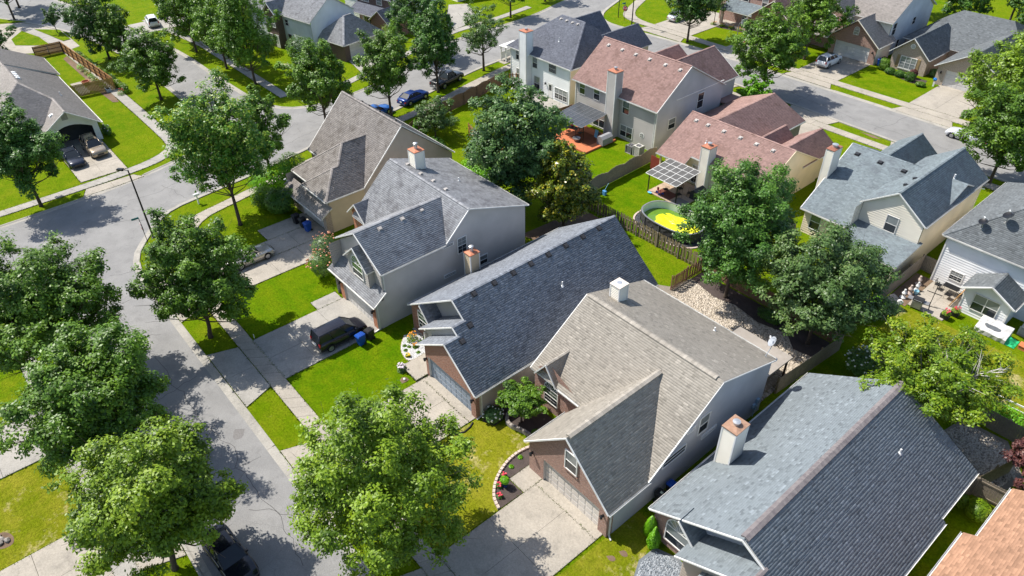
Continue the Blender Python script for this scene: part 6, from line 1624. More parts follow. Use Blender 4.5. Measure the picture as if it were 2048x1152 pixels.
# ---- ranch house on the left
h = house('low tan-roofed ranch house with white front gable and open dark arched garage', (-100, 11))
r = Roof(h, sh_tan, expo=.15, wmin=.16, wmax=.32)
zg = 5.0; ye = 15.05; yl = 8.2; zp = lambda Y: 2.65 + .68 * (15.05 - Y)
r.slope([(-95.6, ye, 2.65), (-100.7, ye, 2.65), (-100.7, 11.6, zg), (-95.6, 11.6, zg)])
r.slope([(-100.7, ye, 2.65), (-116.3, ye, 2.65), (-116.3, 9.1, zp(9.1)), (-104.3, 9.1, zp(9.1)), (-100.7, 11.6, zg)])
r.slope([(-95.6, yl, 2.7), (-95.6, 11.6, zg), (-101.5, 11.6, zg), (-101.5, yl, 2.7)])
zh = lambda X: 6.69 - .47 * (X + 104.3)
r.slope([(-104.3, 9.1, 6.69), (-97.5, 2.6, zh(-97.5)), (-97.5, 9.4, zh(-97.5)), (-100.7, 11.6, zh(-100.7))], lift=.01)
r.slope([(-104.3, 9.1, 6.69), (-116.3, 9.1, 6.69), (-116.3, 1.2, 2.7), (-97.5, 1.2, 2.7)])
r.slope([(-116.1, 15.35, 2.7), (-125, 15.35, 2.7), (-121.5, 9.1, 6.75), (-112.4, 9.1, 6.75)], lift=.03)
r.slope([(-125, 15.35, 2.7), (-125, 3.0, 2.7), (-121.5, 9.1, 6.75)]); r.slope([(-125, 3.0, 2.7), (-112.4, 3.0, 2.7), (-112.4, 9.1, 6.75), (-121.5, 9.1, 6.75)])
r.ridge((-100.7, 11.6, 5.02), (-95.6, 11.6, 5.02), .26); r.ridge((-100.7, 11.6, 5.02), (-104.3, 9.1, 6.71), .3); r.ridge((-104.3, 9.1, 6.71), (-116.3, 9.1, 6.71), .3); r.ridge((-104.3, 9.1, 6.71), (-97.5, 2.6, 3.52), .3)
r.gutter((-95.6, ye, 2.62), (-116.1, ye, 2.62), (0, 1, 0)); r.gutter((-116.1, 15.35, 2.67), (-125, 15.35, 2.67), (0, 1, 0))
r.done()
G = wall_x1(-97.0, 0)
mbw = [(G, rect(8.7, 9.35, 0, 2.6), 0, 's'), (G, rect(14.1, 14.75, 0, 2.6), 0, 's'), (G, [(8.7, 2.6), (9.35, 2.6), (9.35, 3.0), (8.7, 2.95)], 0, 'f')]
n_ = 8
for i in range(n_):   # arched head of the garage opening
    y0, y1 = 9.35 + 4.75 * i / n_, 9.35 + 4.75 * (i + 1) / n_
    za, zb2 = (2.0 + .75 * math.sin(math.pi * (y - 9.35) / 4.75) for y in (y0, y1))
    tops = lambda y: (2.75 + .66 * (y - 8.3) if y < 11.6 else 2.75 + .66 * (14.9 - y)) - .02
    mbw.append((G, [(y0, za), (y1, zb2), (y1, max(zb2 + .02, min(tops(y1), 4.85))), (y0, max(za + .02, min(tops(y0), 4.85)))], 0, 'f'))
mbw += [(G, [(8.6, 2.6), (9.35, 2.0), (9.35, 3.4)], 0, 'f'), (G, [(14.1, 2.0), (14.8, 2.6), (14.1, 3.2)], 0, 'f'), (wall_y1(0, 14.75), rect(97, 116, 0, 2.6), 0, 's'), (wall_y1(0, 15.0), rect(116, 124.6, 0, 2.6), 0, 's'), (wall_x1(-98.2, 0), [(2, 0), (8.7, 0), (8.7, 2.7), (2, 2.7)], 0, 's')]
walls(h, [sid_white], mbw)
mb = MB(); mb.poly([(-101.5, 9.3, .01), (-97.0, 9.3, .01), (-97.0, 14.15, .01), (-101.5, 14.15, .01)]); mb.build('garage_floor', concrete2, h)
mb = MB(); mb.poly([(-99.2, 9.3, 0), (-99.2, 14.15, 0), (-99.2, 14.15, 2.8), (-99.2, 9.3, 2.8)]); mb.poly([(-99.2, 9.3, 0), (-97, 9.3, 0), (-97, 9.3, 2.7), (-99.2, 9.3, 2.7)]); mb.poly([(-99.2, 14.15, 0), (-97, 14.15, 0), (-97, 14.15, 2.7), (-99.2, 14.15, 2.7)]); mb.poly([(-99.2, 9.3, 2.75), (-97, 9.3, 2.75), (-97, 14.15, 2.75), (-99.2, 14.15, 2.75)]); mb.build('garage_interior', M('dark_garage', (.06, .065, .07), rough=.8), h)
trimbars(h, [((-95.58, ye, 2.6), (-95.58, 11.6, 4.95)), ((-95.58, yl, 2.65), (-95.58, 11.6, 4.95))])
mb = MB(); lv = WF((-97, 0), (0, 1), (1, 0)); bar(mb, lv, 11.2, 3.5, 11.9, 4.3, 0, .05); [bar(mb, lv, 11.24, 3.55 + .1 * k, 11.86, 3.6 + .1 * k, .05, .07) for k in range(7)]; mb.build('louvre', grey_trim, h)
for k in range(4): roof_vent(h, (-109.2 + .8 * k, 9.6, zp(9.6) + .03), (0, -1, .68), pvc, .42)
vent_pipe(h, (-104.0, 13.0, zp(13.0)), .45); roof_vent(h, (-97.6, 10.4, 4.2), (0, 1, .68), pvc, .42)

# ---- brick and blue house across the street (turned a little)
a10 = math.radians(10)
h = Th('house', 'brown brick house with blue-grey hipped garage wing behind the street trees', 'house', (-108, 48, 0), a10, local=True)
r = Roof(h, sh_grey, expo=.16, wmin=.2, wmax=.36)
r.slope([(-13, 0, 5.2), (3.5, 0, 5.2), (3.5, 4.5, 8.2), (-13, 4.5, 8.2)]); r.slope([(3.5, 4.5, 8.2), (3.5, 9, 5.2), (-13, 9, 5.2), (-13, 4.5, 8.2)])
r.slope([(-3.6, -1.2, 5.35), (-3.6, .2, 5.35), (-5.3, 2.6, 7.0), (-5.3, -1.2, 7.0)]); r.slope([(-7.0, .2, 5.35), (-7.0, -1.2, 5.35), (-5.3, -1.2, 7.0), (-5.3, 2.6, 7.0)])
r.slope([(2.2, 1.2, 2.65), (9.4, 1.2, 2.65), (5.8, 4.8, 5.6), (5.8, 4.8, 5.6)][:3]); r.slope([(9.4, 1.2, 2.65), (9.4, 9.6, 2.65), (5.8, 6.2, 5.6), (5.8, 4.8, 5.6)]); r.slope([(9.4, 9.6, 2.65), (2.2, 9.6, 2.65), (5.8, 6.2, 5.6)]); r.slope([(2.2, 9.6, 2.65), (2.2, 1.2, 2.65), (5.8, 4.8, 5.6), (5.8, 6.2, 5.6)])
r.ridge((9.4, 1.2, 2.67), (5.8, 4.8, 5.62), .3); r.ridge((5.8, 4.8, 5.62), (5.8, 6.2, 5.62), .3)
r.gutter((9.4, 1.2, 2.63), (9.4, 9.6, 2.63), (1, 0, 0)); r.gutter((2.2, 1.2, 2.63), (9.4, 1.2, 2.63), (0, -1, 0)); r.gutter((-13, 0, 5.18), (3.5, 0, 5.18), (0, -1, 0))
r.done()
walls(h, [brick_d, sid_white, sid_blue], [(wall_y0(0, -.9), [(-6.8, 0), (-3.8, 0), (-3.8, 5.3), (-5.3, 6.8), (-6.8, 5.3)], 0, 'f'), (wall_x1(-3.8, 0), rect(-.9, .3, 0, 5.3), 0, 'f'), (wall_y0(0, .3), rect(-12.8, 3.3, 0, 5.2), 2, 's'), (wall_x1(3.3, 0), [(.3, 0), (8.8, 0), (8.8, 5.2), (4.5, 8), (.3, 5.2)], 1, 's'),
    (wall_y0(0, 1.5), rect(2.4, 9.1, 0, 2.65), 0, 'f'), (wall_x1(9.1, 0), rect(1.5, 2.5, 0, 2.65), 0, 'f'), (wall_x1(9.1, 0), rect(8.0, 9.3, 0, 2.65), 0, 'f'), (wall_x1(9.1, 0), rect(2.5, 8.0, 2.3, 2.65), 1, 's'), (wall_x0(-12.8, 0), rect(-8.8, -.3, 0, 5.2), 1, 's')])
garage(h, wall_x1(9.1, 0), 2.5, 5.5, 2.3, doorm, cols=8)
window(h, wall_y0(0, -.92), -6.0, 3.2, .9, 1.5, lower=glass_b); window(h, wall_y0(0, -.92), -4.7, 3.3, .9, 1.1, arch=True, lower=glass_b, grid=(2, 2)); window(h, wall_y0(0, .28), -2.8, 3.6, .8, .9, upper=glass); window(h, wall_y0(0, .28), -2.6, .7, .9, 1.6, upper=glass); window(h, wall_y0(0, -.92), -6.1, .6, .9, 1.4)
mb = MB(); bar(mb, wall_y0(0, -.92), -4.9, .1, -4.0, 2.1, 0, .06); mb.build('front_door', white, h)
trimbars(h, [((-3.6, -1.23, 5.32), (-5.3, -1.23, 6.95)), ((-7.0, -1.23, 5.32), (-5.3, -1.23, 6.95))])
# ---- its neighbour
h = Th('house', 'brick house with dark porch roof at the top edge beside the white-walled one', 'house', (-112, 63, 0), a10, local=True)
r = Roof(h, sh_charc, expo=.16, wmin=.2, wmax=.36)
r.slope([(-6, -.2, 5.2), (8, -.2, 5.2), (8, 4.5, 8.0), (-6, 4.5, 8.0)]); r.slope([(8, 4.5, 8), (8, 9, 5.2), (-6, 9, 5.2), (-6, 4.5, 8)]); r.slope([(-2.6, -2.0, 2.6), (4.2, -2.0, 2.6), (4.2, .2, 3.7), (-2.6, .2, 3.7)])
for sg in (1, -1):
    xe = 6.4 + sg * 2.4; q = [(xe, -3.4, 2.6), (xe, 2, 2.6), (6.4, 2, 4.4), (6.4, -3.4, 4.4)]; r.slope(q if sg > 0 else q[::-1])
r.gutter((-2.6, -2.0, 2.58), (4.2, -2.0, 2.58), (0, -1, 0)); r.done()
walls(h, [brick_d, sid_white, brick_r], [(wall_y0(0, .1), rect(-5.8, -2.4, 0, 5.2), 1, 's'), (wall_y0(0, .1), rect(-2.4, 7.8, 0, 5.2), 0, 'f'), (wall_x1(7.8, 0), rect(.1, 8.8, 0, 5.2), 1, 's'), (wall_x0(-5.8, 0), rect(-8.8, -.1, 0, 5.2), 1, 's'), (wall_y0(0, -3.1), [(4.3, 0), (8.5, 0), (8.5, 2.6), (6.4, 4.2), (4.3, 2.6)], 2, 'f'), (wall_x1(8.5, 0), rect(-3.1, 1.8, 0, 2.6), 2, 'f'), (wall_x0(4.3, 0), rect(-1.8, 3.1, 0, 2.6), 2, 'f')])
window(h, wall_y0(0, .08), -.4, 4.0, 1.9, 1.0, units=2, lower=glass_b); window(h, wall_y0(0, .08), 3.2, 4.0, 1.2, 1.0, lower=glass_b); window(h, wall_y0(0, .08), -.6, .5, 1.5, 1.7, units=2)
for x in (-2.4, 1.0, 4.0): post(h, x, -1.8, 0, 2.5, .22)
# ---- brick porch house, top
h = house('red brick house with columned porch and blue-grey porch roof at the top', (-66, 110))
r = Roof(h, sh_lblue, expo=.16, wmin=.2, wmax=.36)
r.slope([(-72, 107.2, 2.6), (-64.4, 107.2, 2.6), (-64.4, 109.6, 3.8), (-72, 109.6, 3.8)]); r.done('porch_roof')
r = Roof(h, sh_red, expo=.16, wmin=.2, wmax=.36)
for sg in (1, -1):
    xe = -62.0 + sg * 4.0; q = [(xe, 106.6, 2.9), (xe, 116, 2.9), (-62.0, 116, 6.0), (-62.0, 106.6, 6.0)]; r.slope(q if sg > 0 else q[::-1])
r.slope([(-74, 109.4, 5.3), (-62, 109.4, 5.3), (-62, 114.5, 8.5), (-74, 114.5, 8.5)]); r.slope([(-62, 114.5, 8.5), (-62, 120, 5.3), (-74, 120, 5.3), (-74, 114.5, 8.5)]); r.done()
walls(h, [brick_p, brick_r], [(wall_y0(0, 109.6), rect(-73.6, -62, 0, 5.3), 0, 'f'), (wall_y0(0, 107.0), [(-65.7, 0), (-58.3, 0), (-58.3, 2.9), (-62, 5.7), (-65.7, 2.9)], 1, 'f'), (wall_x0(-65.7, 0), rect(-109.6, -107, 0, 2.9), 1, 'f'), (wall_x1(-58.3, 0), rect(107, 116, 0, 2.9), 1, 'f'), (wall_x1(-62, 0), rect(109.6, 119.8, 0, 5.3), 0, 'f')])
for x in (-71.6, -66.6): post(h, x, 107.5, 0, 2.5, .42, M('tan_column', (.48, .36, .28)))
window(h, wall_y0(0, 109.58), -65.2, 3.7, 1.0, 1.4, upper=glass_b); window(h, wall_y0(0, 109.58), -69.0, 3.9, 1.3, 1.3); window(h, wall_y0(0, 109.58), -68.2, .4, 1.4, 1.8); trimbars(h, [((-58, 106.57, 2.85), (-62, 106.57, 5.95)), ((-66, 106.57, 2.85), (-62, 106.57, 5.95))], sid_ivory)
mb = MB(); mb.box((-72.2, 107.2, 0), (-64.4, 109.6, .15)); mb.build('porch_floor', concrete, h)
# ---- brick house with the white SUV
h = house('two-storey pale house with brick garage gable beside the white SUV', (-48, 110))
r = Roof(h, sh_tan, expo=.16, wmin=.2, wmax=.36)
r.slope([(-45.1, 111.6, 5.3), (-45.1, 118.5, 9.4), (-58, 118.5, 9.4), (-58, 111.6, 5.3)]); r.slope([(-45.1, 118.5, 9.4), (-45.1, 125.5, 5.3), (-58, 125.5, 5.3), (-58, 118.5, 9.4)])
for xr, z, xe, zl_, y0, y1 in ((-48.6, 5.9, 4.1, 2.7, 107.7, 113.0), (-54.6, 8.2, 3.6, 5.2, 109.4, 117.0)):
    for sg in (1, -1):
        xx = xr + sg * xe; q = [(xx, y0, zl_), (xx, y1, zl_), (xr, y1, z), (xr, y0, z)]; r.slope(q if sg > 0 else q[::-1])
    r.ridge((xr, y0, z), (xr, y1, z), .26)
r.slope([(-58.2, 107.4, 2.5), (-52.4, 107.4, 2.5), (-52.4, 110, 3.6), (-58.2, 110, 3.6)])
r.gutter((-45.1, 111.6, 5.28), (-51, 111.6, 5.28), (0, -1, 0)); r.gutter((-44.5, 107.7, 2.68), (-44.5, 112.5, 2.68), (1, 0, 0)); r.done()
G = wall_y0(0, 108.2)
walls(h, [brick_p, sid_blue, sid_ivory], [(G, rect(-52.2, -51.3, 0, 2.25), 0, 'f'), (G, rect(-45.9, -44.9, 0, 2.25), 0, 'f'), (G, [(-52.2, 2.25), (-44.9, 2.25), (-44.9, 2.7), (-48.6, 5.65), (-52.2, 2.75)], 0, 'f'), (wall_x1(-44.88, 0), rect(108.2, 112.5, 0, 2.65), 2, 's'), (wall_x1(-45.4, 0), [(112, 0), (125, 0), (125, 5.2), (118.5, 9.2), (112, 5.3)], 1, 's'),
    (wall_y0(0, 112.0), rect(-52, -45.42, 2.0, 5.3), 2, 's'), (wall_y0(0, 109.8), [(-57.8, 0), (-51.3, 0), (-51.3, 5.3), (-54.6, 8.0), (-57.8, 5.3)], 0, 'f'), (wall_x1(-51.3, 0), rect(109.8, 112, 0, 5.3), 1, 's'), (wall_x0(-57.8, 0), rect(-125, -110, 0, 5.3), 1, 's')])
garage(h, G, -51.3, 5.4, 2.25, doorm, cols=8); window(h, G, -48.6, 3.7, .7, .7, arch=True, lower=glass_b); window(h, wall_y0(0, 109.78), -53.6, 3.2, 1.9, 1.0, arch=True, lower=glass_b)
window(h, wall_x1(-45.38, 0), 113.0, 3.3, 1.0, 1.7, upper=glass); window(h, wall_x1(-45.38, 0), 119.2, 3.6, .9, 1.0, upper=glass); window(h, wall_x1(-45.38, 0), 115.6, .8, .8, 1.2, upper=glass)
trimbars(h, [((-44.5, 107.67, 2.65), (-48.6, 107.67, 5.85)), ((-52.7, 107.67, 2.65), (-48.6, 107.67, 5.85)), ((-51, 109.37, 5.15), (-54.6, 109.37, 8.15))], sid_ivory); lantern(h, (-45.4, 108.2, 1.8), (0, -1, 0))
# ---- grey roofed brick house with shutters
h = house('tan brick house with grey hipped roof and tan shuttered front window', (-38, 112))
r = Roof(h, sh_dgrey, expo=.16, wmin=.2, wmax=.36)
r.slope([(-44.6, 115.2, 2.65), (-27.5, 115.2, 2.65), (-33, 122.6, 6.1), (-40, 122.6, 6.1)]); r.slope([(-44.6, 130, 2.65), (-44.6, 115.2, 2.65), (-40, 122.6, 6.1)]); r.slope([(-27.5, 115.2, 2.65), (-27.5, 130, 2.65), (-33, 122.6, 6.1)]); r.slope([(-27.5, 130, 2.65), (-44.6, 130, 2.65), (-40, 122.6, 6.1), (-33, 122.6, 6.1)])
for xr, z, xe, zl_, y0, y1 in ((-40.45, 5.0, 2.9, 2.5, 108.7, 119.0), (-31.7, 5.4, 4.6, 2.6, 107.4, 119.5)):
    for sg in (1, -1):
        xx = xr + sg * xe; q = [(xx, y0, zl_), (xx, y1, zl_), (xr, y1, z), (xr, y0, z)]; r.slope(q if sg > 0 else q[::-1])
    r.ridge((xr, y0, z), (xr, y1, z), .26)
r.gutter((-37.55, 108.7, 2.5), (-37.55, 113, 2.5), (1, 0, 0)); r.done()
G = wall_y0(0, 109.2); G2 = wall_y0(0, 107.9)
walls(h, [brick_t], [(G, [(-43.0, 0), (-37.9, 0), (-37.9, 2.5), (-40.45, 4.75), (-43.0, 2.5)], 0, 'f'), (wall_x1(-37.9, 0), rect(109.2, 115.6, 0, 2.5), 0, 'f'), (wall_x0(-43, 0), rect(-115.6, -109.2, 0, 2.5), 0, 'f'), (wall_y0(0, 115.6), rect(-44.2, -28, 0, 2.65), 0, 'f'), (G2, rect(-35.9, -34.7, 0, 2.25), 0, 'f'), (G2, rect(-29.6, -27.5, 0, 2.25), 0, 'f'), (G2, [(-35.9, 2.25), (-27.5, 2.25), (-27.5, 2.6), (-31.7, 5.15), (-35.9, 2.6)], 0, 'f'), (wall_x0(-35.9, 0), rect(-115.6, -107.9, 0, 2.6), 0, 'f'), (wall_x0(-44.2, 0), rect(-129, -115.6, 0, 2.6), 0, 'f'), (wall_x1(-27.5, 0), rect(107.9, 129, 0, 2.6), 0, 'f')])
garage(h, G2, -34.7, 5.1, 2.25, doorm, cols=8); window(h, G, -40.5, .5, 2.2, 1.6, units=3, lower=glass_b, grid=(1, 2), sill=white)
for s in (-42.0, -39.05): shutter(h, G, s, .45, .45, 1.75, M('tan_shutter', (.36, .26, .13)))
mb = MB(); mb.tube([(-40.45, 109.2, 3.75), (-40.45, 109.12, 3.75)], .35, 20); mb.tube([(-40.45, 109.13, 3.75), (-40.45, 109.1, 3.75)], .27, 20, 1); mb.build('round_louvre', [white, grey_trim], h)
trimbars(h, [((-37.55, 108.67, 2.46), (-40.45, 108.67, 4.95)), ((-43.35, 108.67, 2.46), (-40.45, 108.67, 4.95)), ((-27.1, 107.37, 2.55), (-31.7, 107.37, 5.35)), ((-36.3, 107.37, 2.55), (-31.7, 107.37, 5.35))]); lantern(h, (-35.3, 107.9, 1.8), (0, -1, 0))
# ---- orange-brown roof in the bottom right corner
h = house('house with mottled orange-brown roof cut off by the bottom right corner', (2, 33))
r = Roof(h, sh_orange, expo=.15, wmin=.18, wmax=.4)
r.slope([(-1.75, 22, 2.6), (-1.75, 35.6, 2.6), (4, 35.6, 5.9), (4, 22, 5.9)][::-1]); r.slope([(-1.1, 35.6, 2.97), (-1.1, 40.6, 2.97), (4, 40.6, 5.9), (4, 35.6, 5.9)][::-1]); r.slope([(9.5, 22, 2.7), (9.5, 40.6, 2.7), (4, 40.6, 5.9), (4, 22, 5.9)])
r.gutter((-1.75, 22, 2.58), (-1.75, 35.6, 2.58), (-1, 0, 0)); r.gutter((-1.1, 35.6, 2.95), (-1.1, 40.6, 2.95), (-1, 0, 0)); r.done()
walls(h, [sid_ivory], [(wall_x0(-1.4, 0), rect(-35.4, -22.2, 0, 2.6), 0, 's'), (wall_x0(-.8, 0), rect(-40.4, -35.4, 0, 2.9), 0, 's'), (wall_y1(0, 40.4), [(-9.2, 0), (.8, 0), (.8, 2.9), (-4, 5.7), (-9.2, 2.7)], 0, 's'), (wall_y0(0, 22.3), [(-1.4, 0), (9.2, 0), (9.2, 2.7), (4, 5.7), (-1.4, 2.6)], 0, 's')])
# ---- corner of one more house at the very top
h = house('pale house corner at the top edge behind the driveway lawn', (-113, 84))
r = Roof(h, sh_tan, expo=.2, wmin=.25, wmax=.4); r.slope([(-124, 82, 3), (-112, 82, 3), (-112, 88, 6), (-124, 88, 6)]); r.slope([(-112, 88, 6), (-112, 94, 3), (-124, 94, 3), (-124, 88, 6)]); r.done()
walls(h, [sid_ivory], [(wall_y0(0, 82.4), rect(-123.6, -112.4, 0, 3), 0, 's'), (wall_x1(-112.4, 0), [(82.4, 0), (93.6, 0), (93.6, 3), (88, 5.8), (82.4, 3)], 0, 's')])

# ================================================================== FENCES
fence('board_fence', 'mossy shadow-box picket fence behind the yellow covered pool', [(-45.5, 47.95), (-30.0, 48.1)], wood_grn, wood_old, h=1.65, w_=.15, gap=.05, both=True, rails=(.35, 1.3), tilt=.02)
fence('board_fence', 'brown picket fence end piece between slate roof and gravel yard', [(-29.75, 43.7), (-29.75, 48.0)], wood_br, wood_br, h=1.6, w_=.13, gap=.05, rails=(.35, 1.3), side=-1, tilt=.015)
fence('board_fence', 'rust brown board fence in the shade behind the gravel yard', [(-29.6, 48.15), (-16.7, 48.0)], wood_br, wood_br, h=1.7, w_=.14, gap=.012, side=-1)
fence('board_fence', 'weathered grey scalloped fence between the two red-brown houses', [(-46.6, 50.2), (-47.0, 61.8)], wood_old, wood_old, h=1.55, w_=.14, gap=.01, scallop=.28, side=-1, postgap=2.9)
fence('board_fence', 'pale weathered fence beside the patio of the white house', [(-16.75, 48.2), (-16.6, 63.2)], wood_old, wood_old, h=1.7, w_=.145, gap=.008, side=-1)
fence('board_fence', 'short weathered fence closing the gap beside the white house corner', [(-16.6, 63.3), (-15.3, 63.2)], wood_old, wood_old, h=1.6, w_=.145, gap=.01)
fence('board_fence', 'old fence along the gravel yard beside the blue-grey house', [(-16.35, 39.6), (-15.75, 47.6)], wood_old, wood_grn, h=1.7, w_=.145, gap=.01, side=-1)
fence('board_fence', 'orange cedar fence along the path of the ranch house', [(-112.6, 21.0), (-134.0, 19.6)], wood_new, wood_dk, h=1.75, w_=.16, gap=.01, dog=False, rails=(.35, .95, 1.5), side=-1)
fence('board_fence', 'olive brown front fence panel beside the ranch house lawn', [(-113.2, 15.3), (-112.4, 21.0)], wood_oil, wood_oil, h=1.75, w_=.16, gap=.02, dog=False, side=-1)
fence('board_fence', 'short orange fence end at the far side of the ranch house yard', [(-134.2, 15.6), (-134.2, 19.6)], wood_new, wood_dk, h=1.75, w_=.16, gap=.01, dog=False, rails=(.35, .95, 1.5), side=1)
fence('board_fence', 'brown arched panel fence along the street beside the charcoal roofed house', [(-71.2, 43.6), (-73.4, 49.4), (-76.2, 62.8)], wood_br, wood_br, h=1.65, w_=.15, gap=.008, scallop=.2, side=1, postgap=2.6)
fence('board_fence', 'orange brown braced fence end next to the charcoal roofed house', [(-76.2, 62.8), (-74.6, 65.0)], wood_new, wood_dk, h=1.7, w_=.15, gap=.25, rails=(.35, .9, 1.5))
fence('board_fence', 'brown fence leaving the back corner of the red-brown two-storey house', [(-62.2, 63.0), (-62.8, 57.0)], wood_br, wood_br, h=1.6, w_=.14, gap=.01, side=1)
fence('board_fence', 'orange picket fence partly hidden by the big backyard maple', [(-66.8, 49.5), (-62.8, 48.6), (-57.0, 48.4)], wood_new, wood_br, h=1.6, w_=.14, gap=.03, side=-1)
fence('board_fence', 'dark brown fence panel beyond the corner of the blue-grey house', [(-3.3, 39.3), (-2.9, 41.3), (-1.2, 41.5)], wood_old, wood_old, h=1.7, w_=.145, gap=.008)
fence('board_fence', 'mossy fence running up beside the purple leaved tree', [(-2.9, 41.4), (-1.9, 45.0)], wood_grn, wood_grn, h=1.7, w_=.145, gap=.01, side=-1)
fence('board_fence', 'old grey fence behind the yellow-green tree on the right', [(-8.6, 48.1), (-1.0, 48.0)], wood_old, wood_grn, h=1.6, w_=.145, gap=.01, side=-1)
fence('board_fence', 'fresh pine fence corner seen between the two houses at the top right', [(-45.6, 117.5), (-44.6, 121.5)], wood_new, wood_new, h=1.6, w_=.16, gap=.02)
t = Th('rail_fence', 'low white two-rail fence on the lawn beside the yellow-green tree', 'fence', (-5.8, 50.2, 0))
for x in (-5.8, -4.4, -3.0, -1.6): post(t, x, 50.9 if x > -5 else 50.6, 0, 1.05, .08, grey_m)
mb = MB(); mb.beam((-5.8, 50.6, 1.0), (-1.4, 50.95, 1.0), .05, .12); mb.beam((-5.8, 50.55, .55), (-1.4, 50.9, .55), .04, .1); mb.build('rail', white, t)
t = Th('gate', 'red-brown wooden gate by the corner of the low red-brown house', 'gate', (-45.6, 59.6, 0))
for i in range(9): mb = MB(); mb.box((-45.95 + i * .14, 59.58, .05), (-45.83 + i * .14, 59.61, 1.75)); mb.build('board', M('red_gate_wood', (.30, .06, .035), (.24, .05, .03), rough=.8), t)
mb = MB(); mb.box((-46.0, 59.61, .4), (-44.7, 59.66, .5)); mb.box((-46.0, 59.61, 1.4), (-44.7, 59.66, 1.5)); mb.build('rail', MATS['red_gate_wood'], t)

# ================================================================== TREES
tree('street_tree', 'large dark green street tree at the left edge above the ranch driveway', (-84.2, 4.6), 6.6, (4.1, 4.1, 5.0), lf_dark, 24, 26, 44, .27, 'oval', 11)
tree('street_tree', 'big round green street tree at the left edge, below the street corner', (-53.8, -.6), 7.0, (5.5, 5.5, 5.2), lf_maple, 28, 28, 62, .26, 'round', 12, lean=(.2, .6))
tree('street_tree', 'broad dark green street tree left of the road, middle of three', (-42.4, -.6), 6.3, (5.0, 5.2, 4.9), lf_maple, 28, 28, 62, .25, 'round', 13, lean=(.2, .7))
tree('street_tree', 'light green street tree at the bottom left, above the parked black car', (-32.0, -.2), 6.6, (4.3, 4.5, 4.8), lf_lime, 28, 28, 64, .23, 'round', 14, lean=(.2, .9))
tree('street_tree', 'yellow-green street tree bottom centre beside the taupe house driveway', (-24.2, 10.0), 7.0, (4.5, 4.9, 6.1), lf_lime, 30, 30, 64, .22, 'oval', 15, lean=(.1, .5))
tree('street_tree', 'dense green street tree on the corner by the stop sign', (-51.2, 9.9), 6.3, (4.2, 4.3, 5.3), lf_maple, 26, 28, 60, .25, 'oval', 16, lean=(.4, .5))
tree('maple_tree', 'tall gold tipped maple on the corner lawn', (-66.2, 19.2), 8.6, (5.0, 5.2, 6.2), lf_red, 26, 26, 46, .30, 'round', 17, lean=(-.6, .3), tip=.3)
tree('street_tree', 'narrow green tree rising behind the gold tipped maple', (-73.0, 26.0), 6.2, (2.9, 2.9, 4.4), lf_maple, 16, 22, 34, .28, 'oval', 18)
tree('street_tree', 'round green tree on the verge beside the ranch house path', (-104.3, 24.6), 5.6, (4.2, 4.2, 4.4), lf_maple, 20, 24, 36, .30, 'oval', 19)
tree('street_tree', 'big dark tree at the top left beside the path', (-126.0, 24.2), 6.4, (4.9, 4.9, 5.6), lf_dark, 20, 24, 34, .34, 'round', 20)
tree('street_tree', 'slim green tree right of the big dark tree at the top left', (-119.5, 24.6), 5.2, (2.6, 2.6, 4.0), lf_maple, 14, 20, 28, .32, 'oval', 21)
tree('street_tree', 'tall cone shaped tree across the street, third from the brown brick house', (-119.6, 35.6), 7.0, (4.1, 4.1, 6.4), lf_maple, 18, 22, 30, .33, 'oval', 22)
tree('street_tree', 'tall cone shaped tree across the street, second from the brown brick house', (-109.2, 36.2), 7.2, (4.0, 4.0, 6.6), lf_maple, 18, 22, 34, .32, 'oval', 23)
tree('street_tree', 'tallest cone shaped tree across the street, nearest the brown brick house', (-100.6, 36.8), 7.8, (4.6, 4.6, 7.2), lf_maple, 22, 24, 38, .31, 'oval', 24)
tree('street_tree', 'pale green tree behind the tall cone shaped trees at the top', (-126.5, 37.5), 7.2, (4.2, 4.2, 6.2), lf_lime, 16, 20, 26, .36, 'oval', 25)
tree('street_tree', 'dark tree at the top edge between the cul-de-sac and the tall street trees', (-134, 38), 6.6, (4.4, 4.4, 5.6), lf_dark, 16, 20, 24, .38, 'round', 26)
tree('street_tree', 'green tree at the top edge far behind the tall street trees', (-128, 46), 6.6, (5, 5, 6.0), lf_maple, 16, 20, 24, .40, 'round', 27)
tree('street_tree', 'full green tree just behind the grey-brown roof ridge', (-80.0, 37.0), 6.6, (3.9, 3.9, 5.2), lf_maple, 22, 24, 40, .29, 'oval', 28)
tree('street_tree', 'pear shaped green tree by the blue parked car', (-78.1, 45.4), 7.0, (3.8, 3.8, 5.2), lf_maple, 22, 24, 36, .29, 'oval', 29)
tree('street_tree', 'dark pyramid shaped tree by the black pickup', (-80.3, 54.6), 6.9, (3.5, 3.5, 5.5), lf_dark, 20, 24, 36, .30, 'oval', 30)
tree('street_tree', 'dark green tree behind the pyramid shaped one, reaching the top edge', (-94.0, 60.6), 6.8, (4.2, 4.2, 5.6), lf_dark, 18, 22, 30, .34, 'oval', 31)
tree('street_tree', 'open airy tree with visible branches between the road and the white chimney', (-82.3, 64.4), 5.8, (3.7, 3.7, 3.8), lf_grey, 16, 16, 26, .27, 'round', 32, lobe_r=.32)
tree('street_tree', 'small round tree at the top edge on the strip beside the road', (-98.6, 83.6), 4.6, (3.4, 3.4, 3.0), lf_maple, 14, 18, 24, .34, 'round', 33)
tree('street_tree', 'tree trunk and crown cut off by the top edge near the road bend', (-101.5, 94.5), 5.6, (3.6, 3.6, 3.4), lf_dark, 14, 18, 22, .36, 'round', 34)
tree('young_tree', 'slender young tree beside the cul-de-sac driveway', (-145.0, 21.4), 2.7, (1.5, 1.5, 2.0), lf_blue, 10, 16, 18, .26, 'oval', 35, trunk_r=.07)
